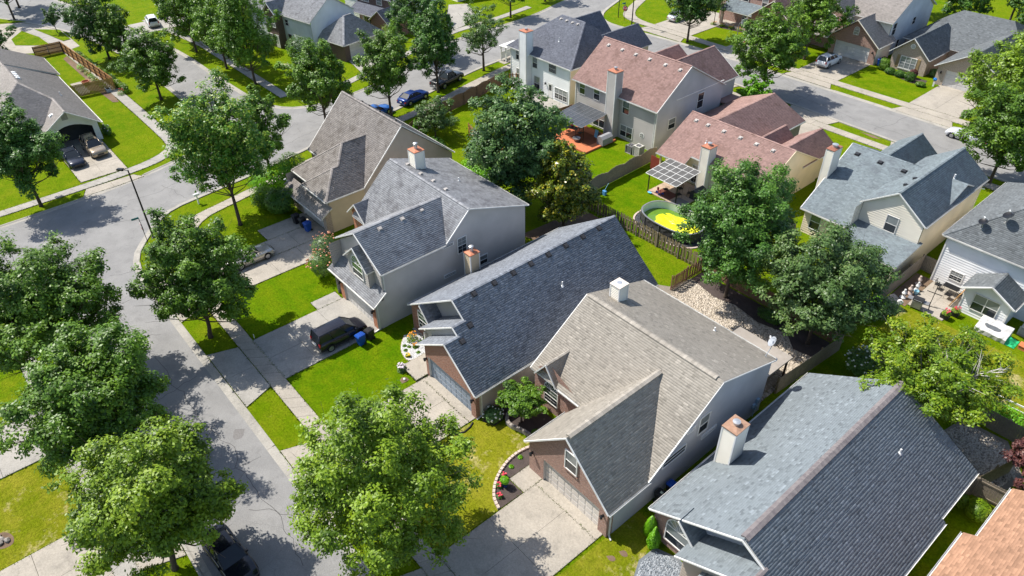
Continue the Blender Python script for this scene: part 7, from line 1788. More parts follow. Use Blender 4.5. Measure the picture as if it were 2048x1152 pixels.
tree('street_tree', 'tree in the top left corner beside the cul-de-sac', (-158.5, 17.6), 6.4, (4.2, 4.2, 4.0), lf_blue, 14, 18, 22, .40, 'round', 36)
tree('street_tree', 'second tree in the top left corner, behind the first', (-166, 20), 6.4, (4.2, 4.2, 4.0), lf_blue, 14, 18, 22, .42, 'round', 37)
tree('street_tree', 'dark tree cut off by the left edge beside the ranch driveway loop', (-132.0, 10.0), 5.0, (3.7, 3.7, 3.8), lf_dark, 16, 20, 24, .34, 'round', 38)
tree('ornamental_tree', 'grey-green ornamental tree behind the grey-brown gable', (-69.0, 46.0), 2.9, (2.9, 2.9, 2.4), lf_grey, 16, 18, 24, .24, 'round', 39, trunk_r=.1)
tree('maple_tree', 'large bright green maple in the back yard behind the grey house', (-49.8, 42.6), 7.4, (5.5, 5.5, 5.9), lf_blue, 30, 26, 50, .31, 'round', 40)
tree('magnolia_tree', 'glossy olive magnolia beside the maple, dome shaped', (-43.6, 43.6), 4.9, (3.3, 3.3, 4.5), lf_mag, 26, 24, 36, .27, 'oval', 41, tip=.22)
tree('pear_tree', 'large dense dark green tree in front of the pool', (-25.9, 46.4), 7.4, (4.6, 4.8, 6.2), lf_dark, 34, 30, 50, .24, 'oval', 42, barkm=bark)
tree('linden_tree', 'broad olive green tree over the fence in the middle right', (-17.8, 46.4), 6.2, (4.9, 5.2, 4.9), lf_grey, 28, 26, 50, .25, 'round', 43, lean=(0, -.2))
yt = tree('maple_tree', 'low yellow-green tree with bare white branches on the right', (-8.0, 44.0), 4.6, (4.3, 4.5, 3.5), lf_yel, 30, 26, 44, .22, 'umbrella', 44, barkm=bark_l)
rr = random.Random(5); mb = MB()
for (bx, by, bz, dx, dy, dz, n) in ((-5.9, 44.6, 6.6, .8, .9, 1.1, 16), (-6.4, 43.2, 6.2, .2, -.7, .9, 12), (-8.6, 45.8, 6.5, -.2, .8, .9, 6)):
    b0 = Vector((-7.2, 44.2, 4.6)); b1 = Vector((bx, by, bz)); mb.tube([b0, b0.lerp(b1, .6), b1], [.09, .07, .045], 6)
    for i in range(n):
        s = b0.lerp(b1, rr.uniform(.55, 1)); d = Vector((dx + rr.uniform(-1, 1), dy + rr.uniform(-1, 1), dz * rr.uniform(.3, 1))); d.normalize(); e = s + d * rr.uniform(.8, 1.9)
        mb.tube([s, s.lerp(e, .5) + Vector((rr.uniform(-.1, .1), rr.uniform(-.1, .1), .08)), e], [.03, .02, .006], 4, cap=False)
        for k in range(2): f_ = s.lerp(e, rr.uniform(.4, .8)); mb.tube([f_, f_ + Vector((rr.uniform(-.5, .5), rr.uniform(-.5, .5), rr.uniform(.1, .5)))], [.012, .004], 3, cap=False)
mb.build('bare_branch', M('dead_wood', (.55, .52, .47), (.45, .42, .38), 6, .9), yt)
tree('plum_tree', 'purple leaved tree at the right edge above the orange roof', (-.6, 44.4), 3.2, (2.3, 2.5, 2.5), lf_pur, 18, 20, 36, .2, 'round', 45)
tree('street_tree', 'round dark green street tree in front of the white SUV', (-49.2, 86.2), 6.9, (4.8, 4.8, 5.1), lf_maple, 26, 24, 40, .32, 'oval', 46)
tree('street_tree', 'bright green tree behind the round street tree, beside the SUV house', (-53.0, 103.0), 6.6, (4.6, 4.6, 5.4), lf_maple, 20, 22, 34, .34, 'oval', 47)
tree('street_tree', 'broad light green street tree at the upper right edge', (-23.6, 95.8), 7.0, (5.4, 5.4, 5.4), lf_lime, 28, 24, 40, .31, 'round', 48)
tree('street_tree', 'large green street tree at the right edge behind the pale blue roof', (-19.0, 84.6), 6.6, (5.2, 5.2, 5.0), lf_maple, 28, 24, 40, .31, 'round', 49)
tree('street_tree', 'dark street tree beside the silver sedan at the top', (-69.8, 96.3), 6.0, (4.1, 4.1, 4.2), lf_dark, 20, 22, 30, .33, 'round', 50)
tree('young_tree', 'small fresh green tree between the two red-brown houses', (-47.2, 81.0), 2.9, (2.5, 2.5, 2.2), lf_brt, 14, 16, 26, .28, 'round', 51, trunk_r=.08)
tree('young_tree', 'thin airy sapling in front of the red brick porch house', (-72.2, 106.4), 3.6, (2.0, 2.0, 2.0), lf_grey, 10, 12, 14, .26, 'round', 52, trunk_r=.06)
tree('street_tree', 'bright green tree top at the bottom edge by the taupe driveway', (-14.9, 9.9), 4.4, (2.0, 2.0, 2.4), lf_lime, 14, 22, 40, .2, 'oval', 53)
tree('weeping_tree', 'small umbrella shaped tree in the bed before the taupe house', (-26.9, 23.3), 2.1, (1.75, 1.6, 1.15), lf_maple, 18, 22, 40, .17, 'umbrella', 54, trunk_r=.08, barkm=bark)
k = 0
for x, y, R, zc in ((-43, 131, 4.6, 6.2), (-34, 134, 5, 6.6), (-25.5, 131, 4.6, 6.4), (-51, 136, 5, 7.2), (-18, 128, 5, 6.6), (-21.5, 117, 4.4, 6.0), (-39, 142, 5, 7.6), (-28, 142, 5, 7.6)):
    tree('wood_tree', ['dark tree directly behind the ridge of the grey hipped house, left one', 'dark tree directly behind the ridge of the grey hipped house, right one', 'dark tree behind the right end of the grey hipped house', 'dark tree behind the pale two-storey house at the top right', 'dark tree in the top right corner', 'dark tree right of the grey hipped house by the right edge', 'far dark tree over the grey hipped house, at the top edge', 'far dark tree near the blue cover at the top right edge'][k], (x, y), zc, (R, R, R * 1.15), lf_dark, 16, 20, 24, .40, 'round', 60 + k, group='trees behind the top right houses'); k += 1

# ================================================================== SHRUBS AND FLOWERS
shrub('arborvitae', 'left cone of the pair of bright green arborvitae by the blue-grey house', (-14.55, 23.15), 1.15, (.62, .62, 1.25), lf_brt, 1, .10, 4200, shape='cone')
shrub('arborvitae', 'right cone of the pair of bright green arborvitae by the brick window', (-13.95, 22.75), 1.0, (.58, .58, 1.1), lf_brt, 2, .10, 3800, shape='cone')
shrub('arborvitae', 'slim bright arborvitae behind the grey-brown gable', (-70.6, 44.2), 1.3, (.55, .55, 1.4), lf_brt, 3, .14, 1800, shape='cone')
shrub('arborvitae', 'second slim arborvitae next to the grey ornamental tree', (-70.2, 45.2), 1.2, (.5, .5, 1.3), lf_brt, 4, .14, 1600, shape='cone')
shrub('crape_myrtle', 'reddish crape myrtle beside the garage of the corner house', (-53.9, 22.6), 1.9, (1.5, 1.5, 1.6), lf_grey, 5, .14, 3000, flowers=petal_s, nf=46)
shrub('crape_myrtle', 'lower crape myrtle with salmon flowers by the grey house entry', (-52.4, 21.2), 1.5, (1.3, 1.3, 1.4), lf_grey, 6, .14, 2600, flowers=petal_s, nf=40)
shrub('hydrangea', 'grey-green hydrangea with white heads left of the yellow-green tree', (-13.2, 46.4), 1.2, (1.5, 1.4, 1.2), lf_blue, 7, .16, 3000, flowers=petal_w, nf=60)
shrub('hosta', 'leafy hosta with white flowers by the downspout of the slate house', (-28.55, 22.0), .45, (.75, .8, .5), lf_blue, 8, .2, 1100, cat='plant', flowers=petal_w, nf=22, stems=False)
shrub('boxwood', 'small round green topiary ball in a blue pot in the mulch bed', (-23.35, 18.75), .62, (.36, .36, .36), lf_brt, 9, .07, 1800, z0=.05)
for i, (x, y, n_) in enumerate(((-24.05, 19.2, 'nearest the house'), (-23.6, 18.45, 'beside the topiary ball'), (-22.95, 17.95, 'nearest the driveway'))): flower_plant('red rose bush in the mulch bed, the one ' + n_, (x, y), .2, .3, lf_dark, petal_r, 12, 70 + i, z0=.05, name='rose_bush')
for i, (x, y, n_) in enumerate(((-24.5, 21.1, 'farther from'), (-24.3, 20.1, 'closer to'))): flower_plant('tiny green sprout in the mulch bed, %s the topiary ball' % n_, (x, y), .15, .18, lf_brt, petal_r, 0, 75 + i, z0=.05, name='seedling')
flower_plant('red flowering plant in the bed right of the weeping tree', (-24.4, 24.6), .45, .6, lf_dark, petal_r, 20, 78, z0=.05)
flower_plant('green mound under the weeping tree', (-25.4, 23.4), .35, .3, lf_maple, petal_r, 0, 79, z0=.05, name='bedding_plant')
flower_plant('tall orange-red lily clump at the back of the white gravel bed', (-39.6, 22.4), .5, .75, lf_lime, petal_o, 18, 80, name='lily')
flower_plant('orange flowers in the middle of the white gravel bed', (-38.7, 22.1), .25, .35, lf_maple, petal_o, 12, 81)
flower_plant('yellow flower in the white gravel bed nearest the concrete pad', (-38.2, 21.0), .22, .3, lf_yel, M('yellow_petal', (.75, .52, .03)), 12, 82)
for i, (x, y, w_) in enumerate(((-39.4, 21.5, 'at the outer rim of'), (-38.9, 21.25, 'second along the rim of'), (-39.0, 22.8, 'at the wall side of'), (-38.0, 21.9, 'beside the porch post of'), (-39.05, 21.7, 'in the centre of'))): flower_plant('small green tuft %s the white gravel bed' % w_, (x, y), .18, .2, lf_maple, petal_r, 0, 83 + i, name='bedding_plant')
flower_plant('pale lilac flowers in a pot by the concrete pad', (-37.2, 19.75), .38, .62, lf_grey, petal_p, 46, 90)
t = Th('boulder', 'small brown soil mound with a pale stone beside the slate house driveway', 'stone', (-36.2, 19.3, 0)); mb = MB(); mb.blob((-36.2, 19.3, .0), (.38, .38, .12), seed=3, jit=.2); mb.build('mound', soil, t); mb = MB(); mb.blob((-36.15, 19.3, .15), (.13, .12, .1), seed=4); mb.build('stone', sign_w, t)
shrub('hedge', 'dense green shrub mass beside the corner house', (-70.6, 25.6), 1.5, (2.2, 3.6, 1.7), lf_brt, 10, .22, 4600)
shrub('shrub', 'airy pale shrub at the street edge by the corner house', (-73.2, 28.6), 1.1, (1.6, 1.8, 1.2), lf_grey, 11, .2, 1300)
shrub('shrub', 'tall dark shrub between the corner lawn and the driveway bins', (-65.2, 23.6), 1.6, (1.6, 1.8, 1.7), lf_dark, 12, .2, 3800)
shrub('shrub', 'green shrub under the gold tipped maple by the corner house', (-67.6, 22.9), 1.2, (1.5, 1.7, 1.3), lf_maple, 13, .2, 3000)
for i, (x, y, rx, rz, m_, l_) in enumerate(((-43.0, 107.7, .95, 1.05, lf_maple, 'round clipped bush nearest the blue bin across the far street'), (-41.7, 107.0, .9, .55, lf_dark, 'low clipped hedge left of the shuttered window'), (-40.2, 106.8, .9, .55, lf_dark, 'low clipped hedge under the shuttered window'), (-38.6, 106.4, .85, .75, lf_dark, 'dark bush right of the shuttered window'), (-38.7, 107.6, .7, .8, lf_pur, 'reddish bush behind the dark bush at the shuttered window'), (-37.0, 110.4, .8, .7, lf_grey, 'brownish bush in the corner by the brick entry'), (-36.6, 105.6, .75, .4, lf_maple, 'low green plant beside the garage with the blue figure'))):
    shrub('clipped_bush', l_, (x, y), rz * .75, (rx, rx * .85, rz), m_, 20 + i, .16, 1500)
shrub('shrub', 'blue-green weeping shrub before the brown brick house', (-104.8, 46.6), 1.9, (2.6, 2.4, 2.0), lf_blue, 30, .24, 2600)
shrub('shrub', 'grey shrub left of the brick entrance across the street', (-111.5, 43.6), 1.5, (2.3, 2.0, 1.7), lf_grey, 31, .24, 2200)
shrub('shrub', 'bright yellow-green bush beside the orange roof corner', (-1.9, 39.6), .9, (.8, .8, .8), lf_yel, 32, .13, 2400)
shrub('shrub', 'pale green bush at the fence end beyond the blue-grey roof', (-3.0, 39.9), .55, (.6, .5, .6), lf_lime, 33, .12, 1200)
shrub('shrub', 'leafy bush at the foot of the pale fence by the black cover', (-16.1, 53.6), 1.0, (.9, 1.4, 1.1), lf_brt, 34, .18, 2200)
shrub('shrub', 'green bush row behind the low white two-rail fence', (-3.6, 49.7), .6, (2.4, .8, .7), lf_brt, 35, .16, 2600)
shrub('shrub', 'shaded shrub under the fence of the gravel yard', (-21.6, 46.6), .55, (1.3, .7, .6), lf_dark, 36, .15, 1500)
shrub('shrub', 'garden greenery left of the big backyard maple', (-58.0, 44.6), .8, (3.0, 2.2, 1.0), lf_brt, 37, .22, 3600)
shrub('shrub', 'dark shrubs below the ornamental tree', (-66.0, 43.6), .8, (2.4, 1.6, 1.0), lf_dark, 38, .22, 2600)
for i in range(9): shrub('garden_plant', 'leafy plant outside the orange fence, number %s from the lawn end' % ['first', 'second', 'third', 'fourth', 'fifth', 'sixth', 'seventh', 'eighth', 'ninth'][i], (-110.6 - i * 2.3, 21.4 - i * .12 + .35), .6, (1.3, .6, .8), [lf_maple, lf_lime, lf_grey][i % 3], 40 + i, .2, 700, cat='plant')
for i in range(7): flower_plant('vegetable plant inside the orange fence, number %s from the lawn end' % ['one', 'two', 'three', 'four', 'five', 'six', 'seven'][i], (-114.6 - i * 1.7, 19.9 - i * .05), .5, .8, [lf_brt, lf_yel, lf_maple][i % 3], petal_o, [0, 5][i % 2], 50 + i, name='vegetable_plant')
flower_plant('pink flower tub at the end of the olive front fence', (-109.9, 21.0), .55, .8, lf_maple, petal_r, 14, 60)
for i, x in enumerate((-72.2, -70.6, -69.0, -67.4)): flower_plant('orange bedding plants along the brick porch, clump number %s' % ['one', 'two', 'three', 'four'][i], (x, 106.3 + i * .25), .55, .5, lf_lime, petal_o, 12, 64 + i)
shrub('shrub', 'dark shrub beside the open garage of the ranch house', (-98.0, 15.6), .6, (1.2, .55, .7), lf_dark, 61, .16, 1200, flowers=petal_p, nf=8)

# ================================================================== VEHICLES
pb = lambda n, c, m=0., r=.22: M_gloss(n, c, r, m, .35, .35)
car('van', 'black boxy van parked on the driveway of the grey house', 'van', 'van', pb('black_paint', (.012, .012, .018)), (-43.65, 18.0, .07), 90, plate=True)
car('convertible', 'silver-beige open convertible half under the corner tree', 'car', 'convertible', pb('silver_beige_paint', (.50, .46, .40), .5), (-59.3, 17.3, .07), 90)
car('suv', 'tan SUV with sunroof in front of the open dark garage', 'car', 'suv', pb('tan_paint', (.33, .27, .20), .5), (-93.6, 12.9, .07), 2, sunroof=True, roof_rack=True)
car('sedan', 'dark blue-black sedan beside the tan SUV', 'car', 'sedan', pb('navy_black_paint', (.015, .02, .035), .2), (-92.6, 10.2, .07), 0)
car('sedan', 'black car parked under the bottom left street tree', 'car', 'sedan', pb('jet_black_paint', (.006, .007, .012)), (-30.2, 2.6, .02), 4)
car('sedan', 'shiny blue car parked in the street by the pear shaped tree', 'car', 'sedan', pb('blue_paint', (.012, .035, .16), .3), (-80.2, 50.4, .02), 102)
car('pickup', 'black pickup parked behind the blue car in the street', 'pickup truck', 'pickup', pb('soft_black_paint', (.015, .015, .015)), (-81.9, 57.4, .02), 104)
car('sedan', 'silver sedan on the driveway near the far stop sign', 'car', 'sedan', pb('silver_paint', (.55, .55, .56), .5), (-77.9, 104.2, .07), 90)
car('suv', 'white SUV with black sunroof on the brick house driveway', 'car', 'suv', pb('white_paint', (.75, .76, .78)), (-49.4, 103.6, .07), 90, sunroof=True, roof_rack=True)
car('sedan', 'white car half hidden by the light green street tree at the right', 'car', 'sedan', pb('pale_silver_paint', (.62, .63, .66), .3), (-25.2, 93.4, .02), 180)
car('suv', 'white car glimpsed between the tall street trees at the top left', 'car', 'suv', pb('cool_white_paint', (.68, .69, .70)), (-138.2, 35.2, .02), 170)
car('sedan', 'blue parked car nearer the roof ridge, mostly behind leaves', 'car', 'sedan', pb('bright_blue_paint', (.015, .10, .35), .2), (-79.5, 44.0, .02), 97)

# ================================================================== STREET FURNITURE
light_pole('tall black street light on the corner by the stop sign', (-69.9, 11.6), 7.6, 218, 1.15)
light_pole('tall black street light near the far stop sign', (-80.9, 95.4), 9.0, 260, 1.2)
t = Th('utility_post', 'dark slim post beside the far bend near the second street light', 'post', (-85.8, 97.4, 0)); mb = MB(); mb.tube([(-85.8, 97.4, 0), (-85.8, 97.4, 5.4)], .07, 8); mb.build('pole', black_m, t)
stop_sign('red stop sign with white letters under a blade sign on the near corner', (-68.9, 10.75), -95)
stop_sign('red stop sign on the far corner by the curved path', (-83.7, 96.6), -78)
t = Th('mailbox', 'white mailbox post at the kerb under the gold tipped maple', 'mailbox', (-73.2, 17.6, 0)); mb = MB(); mb.box((-73.27, 17.53, 0), (-73.13, 17.67, 1.05)); mb.build('post', sign_w, t)
mb = MB(); loft(mb, [[(-73.2 + .14 * math.cos(a) * 1, y, 1.15 + (.14 * math.sin(a) if math.sin(a) > 0 else -.1)) for a in [k * math.pi / 6 for k in range(12)]] for y in (17.3, 17.9)]); mb.build('box', sign_w, t)
t = Th('kiosk', 'white post and panel shelter on a concrete pad beside the road', 'shelter', (-83.2, 70.2, 0))
for x, y in ((-83.6, 68.9), (-82.7, 69.1), (-83.9, 71.6), (-83.0, 71.8)): post(t, x, y, 0, 2.3, .16, white)
mb = MB(); mb.prism([(-83.9, 68.7, 2.35), (-82.4, 68.9, 2.35), (-82.7, 72.1, 2.35), (-84.2, 71.9, 2.35)], (0, 0, -.1)); mb.build('top_panel', white, t)
mb = MB(); mb.prism([(-83.6, 68.9, .3), (-83.6, 68.9, 1.4), (-83.9, 71.6, 1.4), (-83.9, 71.6, .3)], (.05, 0, 0)); mb.build('side_panel', white, t)
mb = MB(); mb.box((-84.3, 68.3, 0), (-82.2, 72.4, .06)); mb.build('base', concrete, t)
t = Th('basketball_hoop', 'portable basketball hoop beside the porch lawn at the top', 'basketball hoop', (-64.9, 102.6, 0)); mb = MB(); mb.box((-65.3, 102.2, 0), (-64.5, 103.0, .2)); mb.build('base', black_p, t); mb = MB(); mb.tube([(-64.9, 102.6, .1), (-64.9, 102.6, 2.7), (-64.3, 102.4, 3.1)], .06, 8); mb.build('pole', grey_m, t)
mb = MB(); mb.prism([(-63.9, 101.6, 2.8), (-63.9, 103.0, 2.8), (-63.9, 103.0, 3.7), (-63.9, 101.6, 3.7)], (-.04, 0, 0)); mb.build('backboard', M('clear_board', (.45, .5, .55), rough=.2), t)
mb = MB(); mb.tube([(-63.85 + .23 + .22 * math.cos(a), 102.3 + .22 * math.sin(a), 3.0) for a in [k * math.pi / 6 for k in range(13)]], .02, 5); mb.build('rim', petal_r, t)
mb = MB()
for yy in (101.62, 102.98): mb.box((-63.9, yy - .03, 2.8), (-63.87, yy + .03, 3.7))
for zz in (2.8, 3.7, 3.15): mb.box((-63.9, 101.6, zz - .03), (-63.87, 103.0, zz + .03))
mb.build('board_frame', white, t)
t = Th('motor_scooter', 'black and white motor scooter with red seat, half behind the round tree', 'scooter', (-62.2, 100.6, .07))
mb = MB(); mb.box((-62.35, 99.9, .35), (-62.05, 101.0, .75)); mb.box((-62.3, 99.7, .6), (-62.1, 100.0, 1.15)); mb.build('body', black_p, t); mb = MB(); mb.box((-62.4, 99.8, .5), (-62.0, 100.1, .9)); mb.build('fairing', sign_w, t); mb = MB(); mb.box((-62.36, 100.3, .75), (-62.04, 101.1, .9)); mb.build('seat', petal_r, t)
for yy in (99.75, 101.05): mb = MB(); mb.tube([(-62.27, yy, .33), (-62.13, yy, .33)], .28, 14); mb.build('wheel', tyre, t)
mb = MB(); mb.tube([(-62.6, 99.85, 1.15), (-61.8, 99.85, 1.15)], .025, 6); mb.build('handlebar', grey_m, t)
t = Th('utility_box', 'pale yard marker at the driveway edge of the corner lawn', 'marker', (-48.6, 12.6, 0)); mb = MB(); mb.box((-48.66, 12.58, 0), (-48.54, 12.62, .45)); mb.build('card', sign_w, t)
t = Th('rock_group', 'small heap of dark stones on the bottom left lawn', 'stones', (-41.2, -7.9, 0))
for k_, (x, y, z_, s_, m_) in enumerate(((-41.5, -7.95, .12, .22, stone_g), (-41.15, -7.75, .1, .2, stone_g), (-40.9, -7.55, .09, .18, stone_g), (-40.95, -7.9, .12, .2, stone_g), (-41.2, -8.15, .06, .15, stone_g))): mb = MB(); mb.blob((x, y, z_), (s_ * 1.3, s_, s_ * .8), seed=k_, jit=.25); mb.build('stone', m_, t)
sheet('soil_patch', smooth_line([(-41.9, -8.2), (-41.2, -8.6), (-40.5, -8.1), (-40.3, -7.3), (-41, -7.1), (-41.8, -7.5), (-41.9, -8.2)]), soil, .012)

# ================================================================== BINS, UNITS, GARDEN THINGS
bin_('blue recycling bin beside the black van', (-41.98, 18.95), 0.1, blue_p, blue_p)
bin_('black bin behind the blue one beside the black van', (-42.05, 19.85), 0.2, black_p, black_p)
bin_('blue bin by the garage of the corner house', (-60.4, 23.9), .2, blue_p, blue_p); bin_('black bin left of the blue bin at the corner house garage', (-61.4, 23.9), .1, black_p, black_p); bin_('second black bin at the corner house garage, farthest from the door', (-62.5, 23.7), .15, black_p, black_p)
bin_('blue bin across the far street beside the brick garage', (-44.2, 108.7), 0, blue_p, blue_p); bin_('dark bin behind the blue one beside the far brick garage', (-44.1, 109.7), 0, black_p, black_p)
bin_('blue lidded bin in the narrow gap beside the taupe house', (-15.7, 26.6), 1.57, black_p, blue_p); bin_('black bin with pale sticker in the narrow gap beside the taupe house', (-15.75, 25.5), 1.57, black_p, black_p, M('pale_sticker', (.55, .62, .45)))
ac_unit('dark air conditioner left of the pair by the red-brown two-storey house', (-50.2, 61.0), .85, .95, M('ac_dark', (.16, .16, .16)), group='pair of air conditioners at the red-brown house'); ac_unit('taller beige air conditioner right of the pair by the red-brown two-storey house', (-49.1, 61.1), .9, 1.25, group='pair of air conditioners at the red-brown house')
ac_unit('air conditioner left of the white chimney of the charcoal roofed house', (-74.0, 63.5), .85, .9, M('ac_pale', (.6, .6, .58))); ac_unit('second air conditioner, nearer the back door of the charcoal roofed house', (-71.6, 63.4), .85, .9, MATS['ac_pale']); ac_unit('air conditioner beside the green tarp at the right edge', (-6.7, 60.8), .8, .8)
dish('grey satellite dish on an angled arm at the back edge of the taupe roof', (-16.7, 37.0, 5.2), 215, 1.1, 40, .36, leg=(-.35, -.35))
dish('larger dark satellite dish on the hipped roof of the white house', (-12.2, 64.6, 4.88 + .72 * 2.4), 205, .8, 62, .42, black_m, leg=(.0, .25)); dish('smaller dark satellite dish lower on the hipped roof of the white house', (-13.4, 63.6, 4.88 + .72 * 1.4), 215, .6, 66, .36, black_m, leg=(.05, .0))
dish('grey satellite dish on the porch roof of the corner house', (-65.4, 24.9, 2.5), 200, .5, 40, .34)
# deck with pergola
t = Th('deck', 'orange stained timber deck behind the red-brown two-storey house', 'deck', (-56, 60, 0))
mb = MB(); mb.box((-59.4, 56.6, .0), (-53.4, 56.65, .22)); mb.box((-53.45, 56.6, 0), (-53.4, 61.9, .22)); mb.build('skirt', wood_deck, t)
pl = MB().box((-2.99, -.068, .0), (2.99, .068, .035)).mesh('plank', wood_deck)
for i in range(37): inst('plank', pl, t, (-56.4, 56.7 + i * .142, .2 + random.uniform(-.003, .003)))
def pergola(label, x0, x1, y0, y1, z0, z1, nx, ny, panelm, framem, base=0., zs=None):
    t = Th('patio_cover', label, 'patio cover', ((x0 + x1) / 2, (y0 + y1) / 2, 0))
    zz = lambda y: z0 + (z1 - z0) * (y - y0) / (y1 - y0)
    for i in range(nx):
        for j in range(ny):
            a, b = x0 + (x1 - x0) * i / nx, x0 + (x1 - x0) * (i + 1) / nx; c, d = y0 + (y1 - y0) * j / ny, y0 + (y1 - y0) * (j + 1) / ny; g = .03
            mb = MB(); mb.prism([(a + g, c + g, zz(c)), (b - g, c + g, zz(c)), (b - g, d - g, zz(d)), (a + g, d - g, zz(d))], (0, 0, -.012)); mb.build('panel', panelm, t)
    for i in range(nx + 1): a = x0 + (x1 - x0) * i / nx; mb = MB(); mb.beam((a, y0, z0), (a, y1, z1), .045, .05); mb.build('rafter', framem, t)
    mb = MB()
    for j in range(ny + 1): c = y0 + (y1 - y0) * j / ny; mb.beam((x0, c, zz(c) + .002), (x1, c, zz(c) + .002), .05, .06)
    mb.build('crossbar', framem, t)
    for x in (x0 + .15, x1 - .15): post(t, x, y0 + .5, base, zz(y0 + .5) - .02, .09, black_m)
    return t
pergola('dark panelled patio cover with silver cross bar over the orange deck', -60.0, -55.2, 57.6, 62.0, 2.45, 2.9, 7, 2, M('smoked_panel', (.055, .06, .065), (.075, .08, .085), rough=.22), grey_m, .2)
pergola('patio cover with pale frame grid beside the cream house', -42.9, -38.8, 55.0, 59.0, 2.4, 2.7, 5, 4, M('smoked_sheet', (.09, .085, .075), (.12, .115, .105), rough=.25), white, .08)
table('dark dining table under the patio cover on the orange deck', (-58.2, 59.2), 10, 1.5, .9, .74, black_m, black_m, .235)
for i, (x, y, a, w_) in enumerate(((-59.2, 59.1, 270, 'left of'), (-58.0, 60.2, 180, 'behind'), (-57.0, 59.3, 90, 'right of'))): chair('dark patio chair %s the deck table' % w_, (x, y), a, black_m, .235)
t = Th('towel', 'light blue towel hung over a deck chair', 'towel', (-55.3, 60.4, .24)); mb = MB(); mb.prism([(-55.6, 60.3, .3), (-55.1, 60.3, .3), (-55.1, 60.5, 1.2), (-55.6, 60.5, 1.2)], (0, .03, 0)); mb.build('cloth', M('light_blue_cloth', (.25, .52, .68), rough=.9), t); chair('deck chair carrying the light blue towel', (-55.3, 60.8), 0, black_m, .235)
t = Th('cushion', 'red cushion on the left end of the deck table', 'cushion', (-58.6, 59.4, .98)); mb = MB(); mb.blob((-58.6, 59.4, 1.05), (.3, .22, .12), seed=2, jit=.08); mb.build('pad', petal_r, t)
t = Th('cooler', 'small red cooler against the deck wall', 'cooler', (-54.6, 61.5, .24)); mb = MB(); mb.box((-54.85, 61.3, .24), (-54.35, 61.65, .6)); mb.build('box', petal_r, t); mb = MB(); mb.box((-54.87, 61.28, .6), (-54.33, 61.67, .66)); mb.build('lid', sign_w, t)
t = Th('fire_pit', 'round dark fire pit on the orange deck', 'fire pit', (-56.3, 58.0, .24)); mb = MB(); mb.lathe((-56.3, 58.0, .24), [(.3, 0), (.42, .25), (.5, .42), (.44, .42), (.3, .3), (.05, .27)], 18); mb.build('bowl', grey_m, t)
t = Th('covered_grill', 'grey covered barbecue at the right end of the orange deck', 'grill cover', (-53.6, 60.2, 0)); mb = MB(); loft(mb, [[(x, y, z) for x, z in ((-54.15, .24), (-54.2, .9), (-54.0, 1.25), (-53.55, 1.3), (-53.2, 1.0), (-53.15, .24))] for y in (59.3, 59.4, 61.0, 61.1)]); mb.build('cover', M('grey_cover', (.27, .27, .28), (.22, .22, .23), 4, .6), t)
t = Th('planter', 'dark planter tub at the left edge of the orange deck', 'planter', (-59.8, 58.0, 0)); mb = MB(); mb.lathe((-59.8, 58.0, .2), [(.3, 0), (.42, .5), (.38, .5), (.3, .42), (.02, .42)], 14); mb.build('tub', black_p, t)
sheet('deck_rug', [(-57.6, 57.9), (-54.4, 57.9), (-54.4, 60.6), (-57.6, 60.6)], M('brown_rug', (.22, .07, .03), rough=.9), .242, 'structure')
# pool
t = Th('swimming_pool', 'oval above-ground pool with yellow cover and creased black wall', 'swimming pool', (-36.4, 51.9, 0))
pc = Vector((-36.4, 51.9, 0)); ov = lambda r, k, z, jit=0.: (pc.x + (3.45 + r) * math.copysign(abs(math.cos(k)) ** .8, math.cos(k)) + jit, pc.y + (2.15 + r) * math.copysign(abs(math.sin(k)) ** .8, math.sin(k)), z)
NK = 72; mb = MB(); rr = random.Random(4)
loft(mb, [[ov(rr.uniform(-.03, .05), 2 * math.pi * k / NK, z) for k in range(NK)] for z in (.02, .3, .6, .9, 1.18)], cap=False); mb.build('wall', tarp_k, t)
mb = MB(); loft(mb, [[ov(-.08, 2 * math.pi * k / NK, z) for k in range(NK)][::-1] for z in (.15, 1.18)], cap=False); mb.build('liner', poolwall, t, True)
mb = MB(); mb.poly([ov(-.1, 2 * math.pi * k / NK, .42) for k in range(NK)]); mb.build('water', M_gloss('green_water', (.10, .20, .02), .05), t)
mb = MB(); rr = random.Random(14); NR = 9; gr = []
for i in range(NR + 1):
    row = []
    for k in range(NK): p = ov(-.45, 2 * math.pi * k / NK, 0); s_ = i / NR; row.append((pc.x + .55 + (p[0] - pc.x) * .86 * s_, pc.y + (p[1] - pc.y) * s_, .50 + .035 * math.sin(9 * s_ + 3 * math.sin(k * .35)) + rr.uniform(-.012, .012) - .07 * s_ ** 3))
    gr.append(row)
loft(mb, gr, cap=False); mb.build('cover', yel_w, t)
mb = MB()
for k in range(NK): a, b = ov(0, 2 * math.pi * k / NK, 1.2), ov(0, 2 * math.pi * (k + 1) / NK, 1.2); mb.beam(a, b, .16, .05)
mb.build('top_rail', grey_m, t)
for k in range(0, NK, 6): p = ov(.07, 2 * math.pi * k / NK, 0); q = ov(.35, 2 * math.pi * k / NK, 0); mb = MB(); mb.beam((p[0], p[1], 0), (p[0], p[1], 1.2), .06, .04); mb.beam((q[0], q[1], 0), (p[0], p[1], .7), .03, .03); mb.build('upright', grey_m, t)
mb = MB(); loft(mb, [[ov(.62, 2 * math.pi * k / NK, .03) for k in range(NK)], [ov(.05, 2 * math.pi * k / NK, .05) for k in range(NK)]], cap=False); mb.build('ground_mat', tarp_k, t)
me = MB().box((-.17, -.09, 0), (.17, .09, .1)).mesh('block', stone_l)
for k in range(54):
    a = 2 * math.pi * k / 54; p = ov(.68, a, .0); q = ov(.68, a + .02, 0); inst('block', me, t, p, (0, 0, math.atan2(q[1] - p[1], q[0] - p[0])))
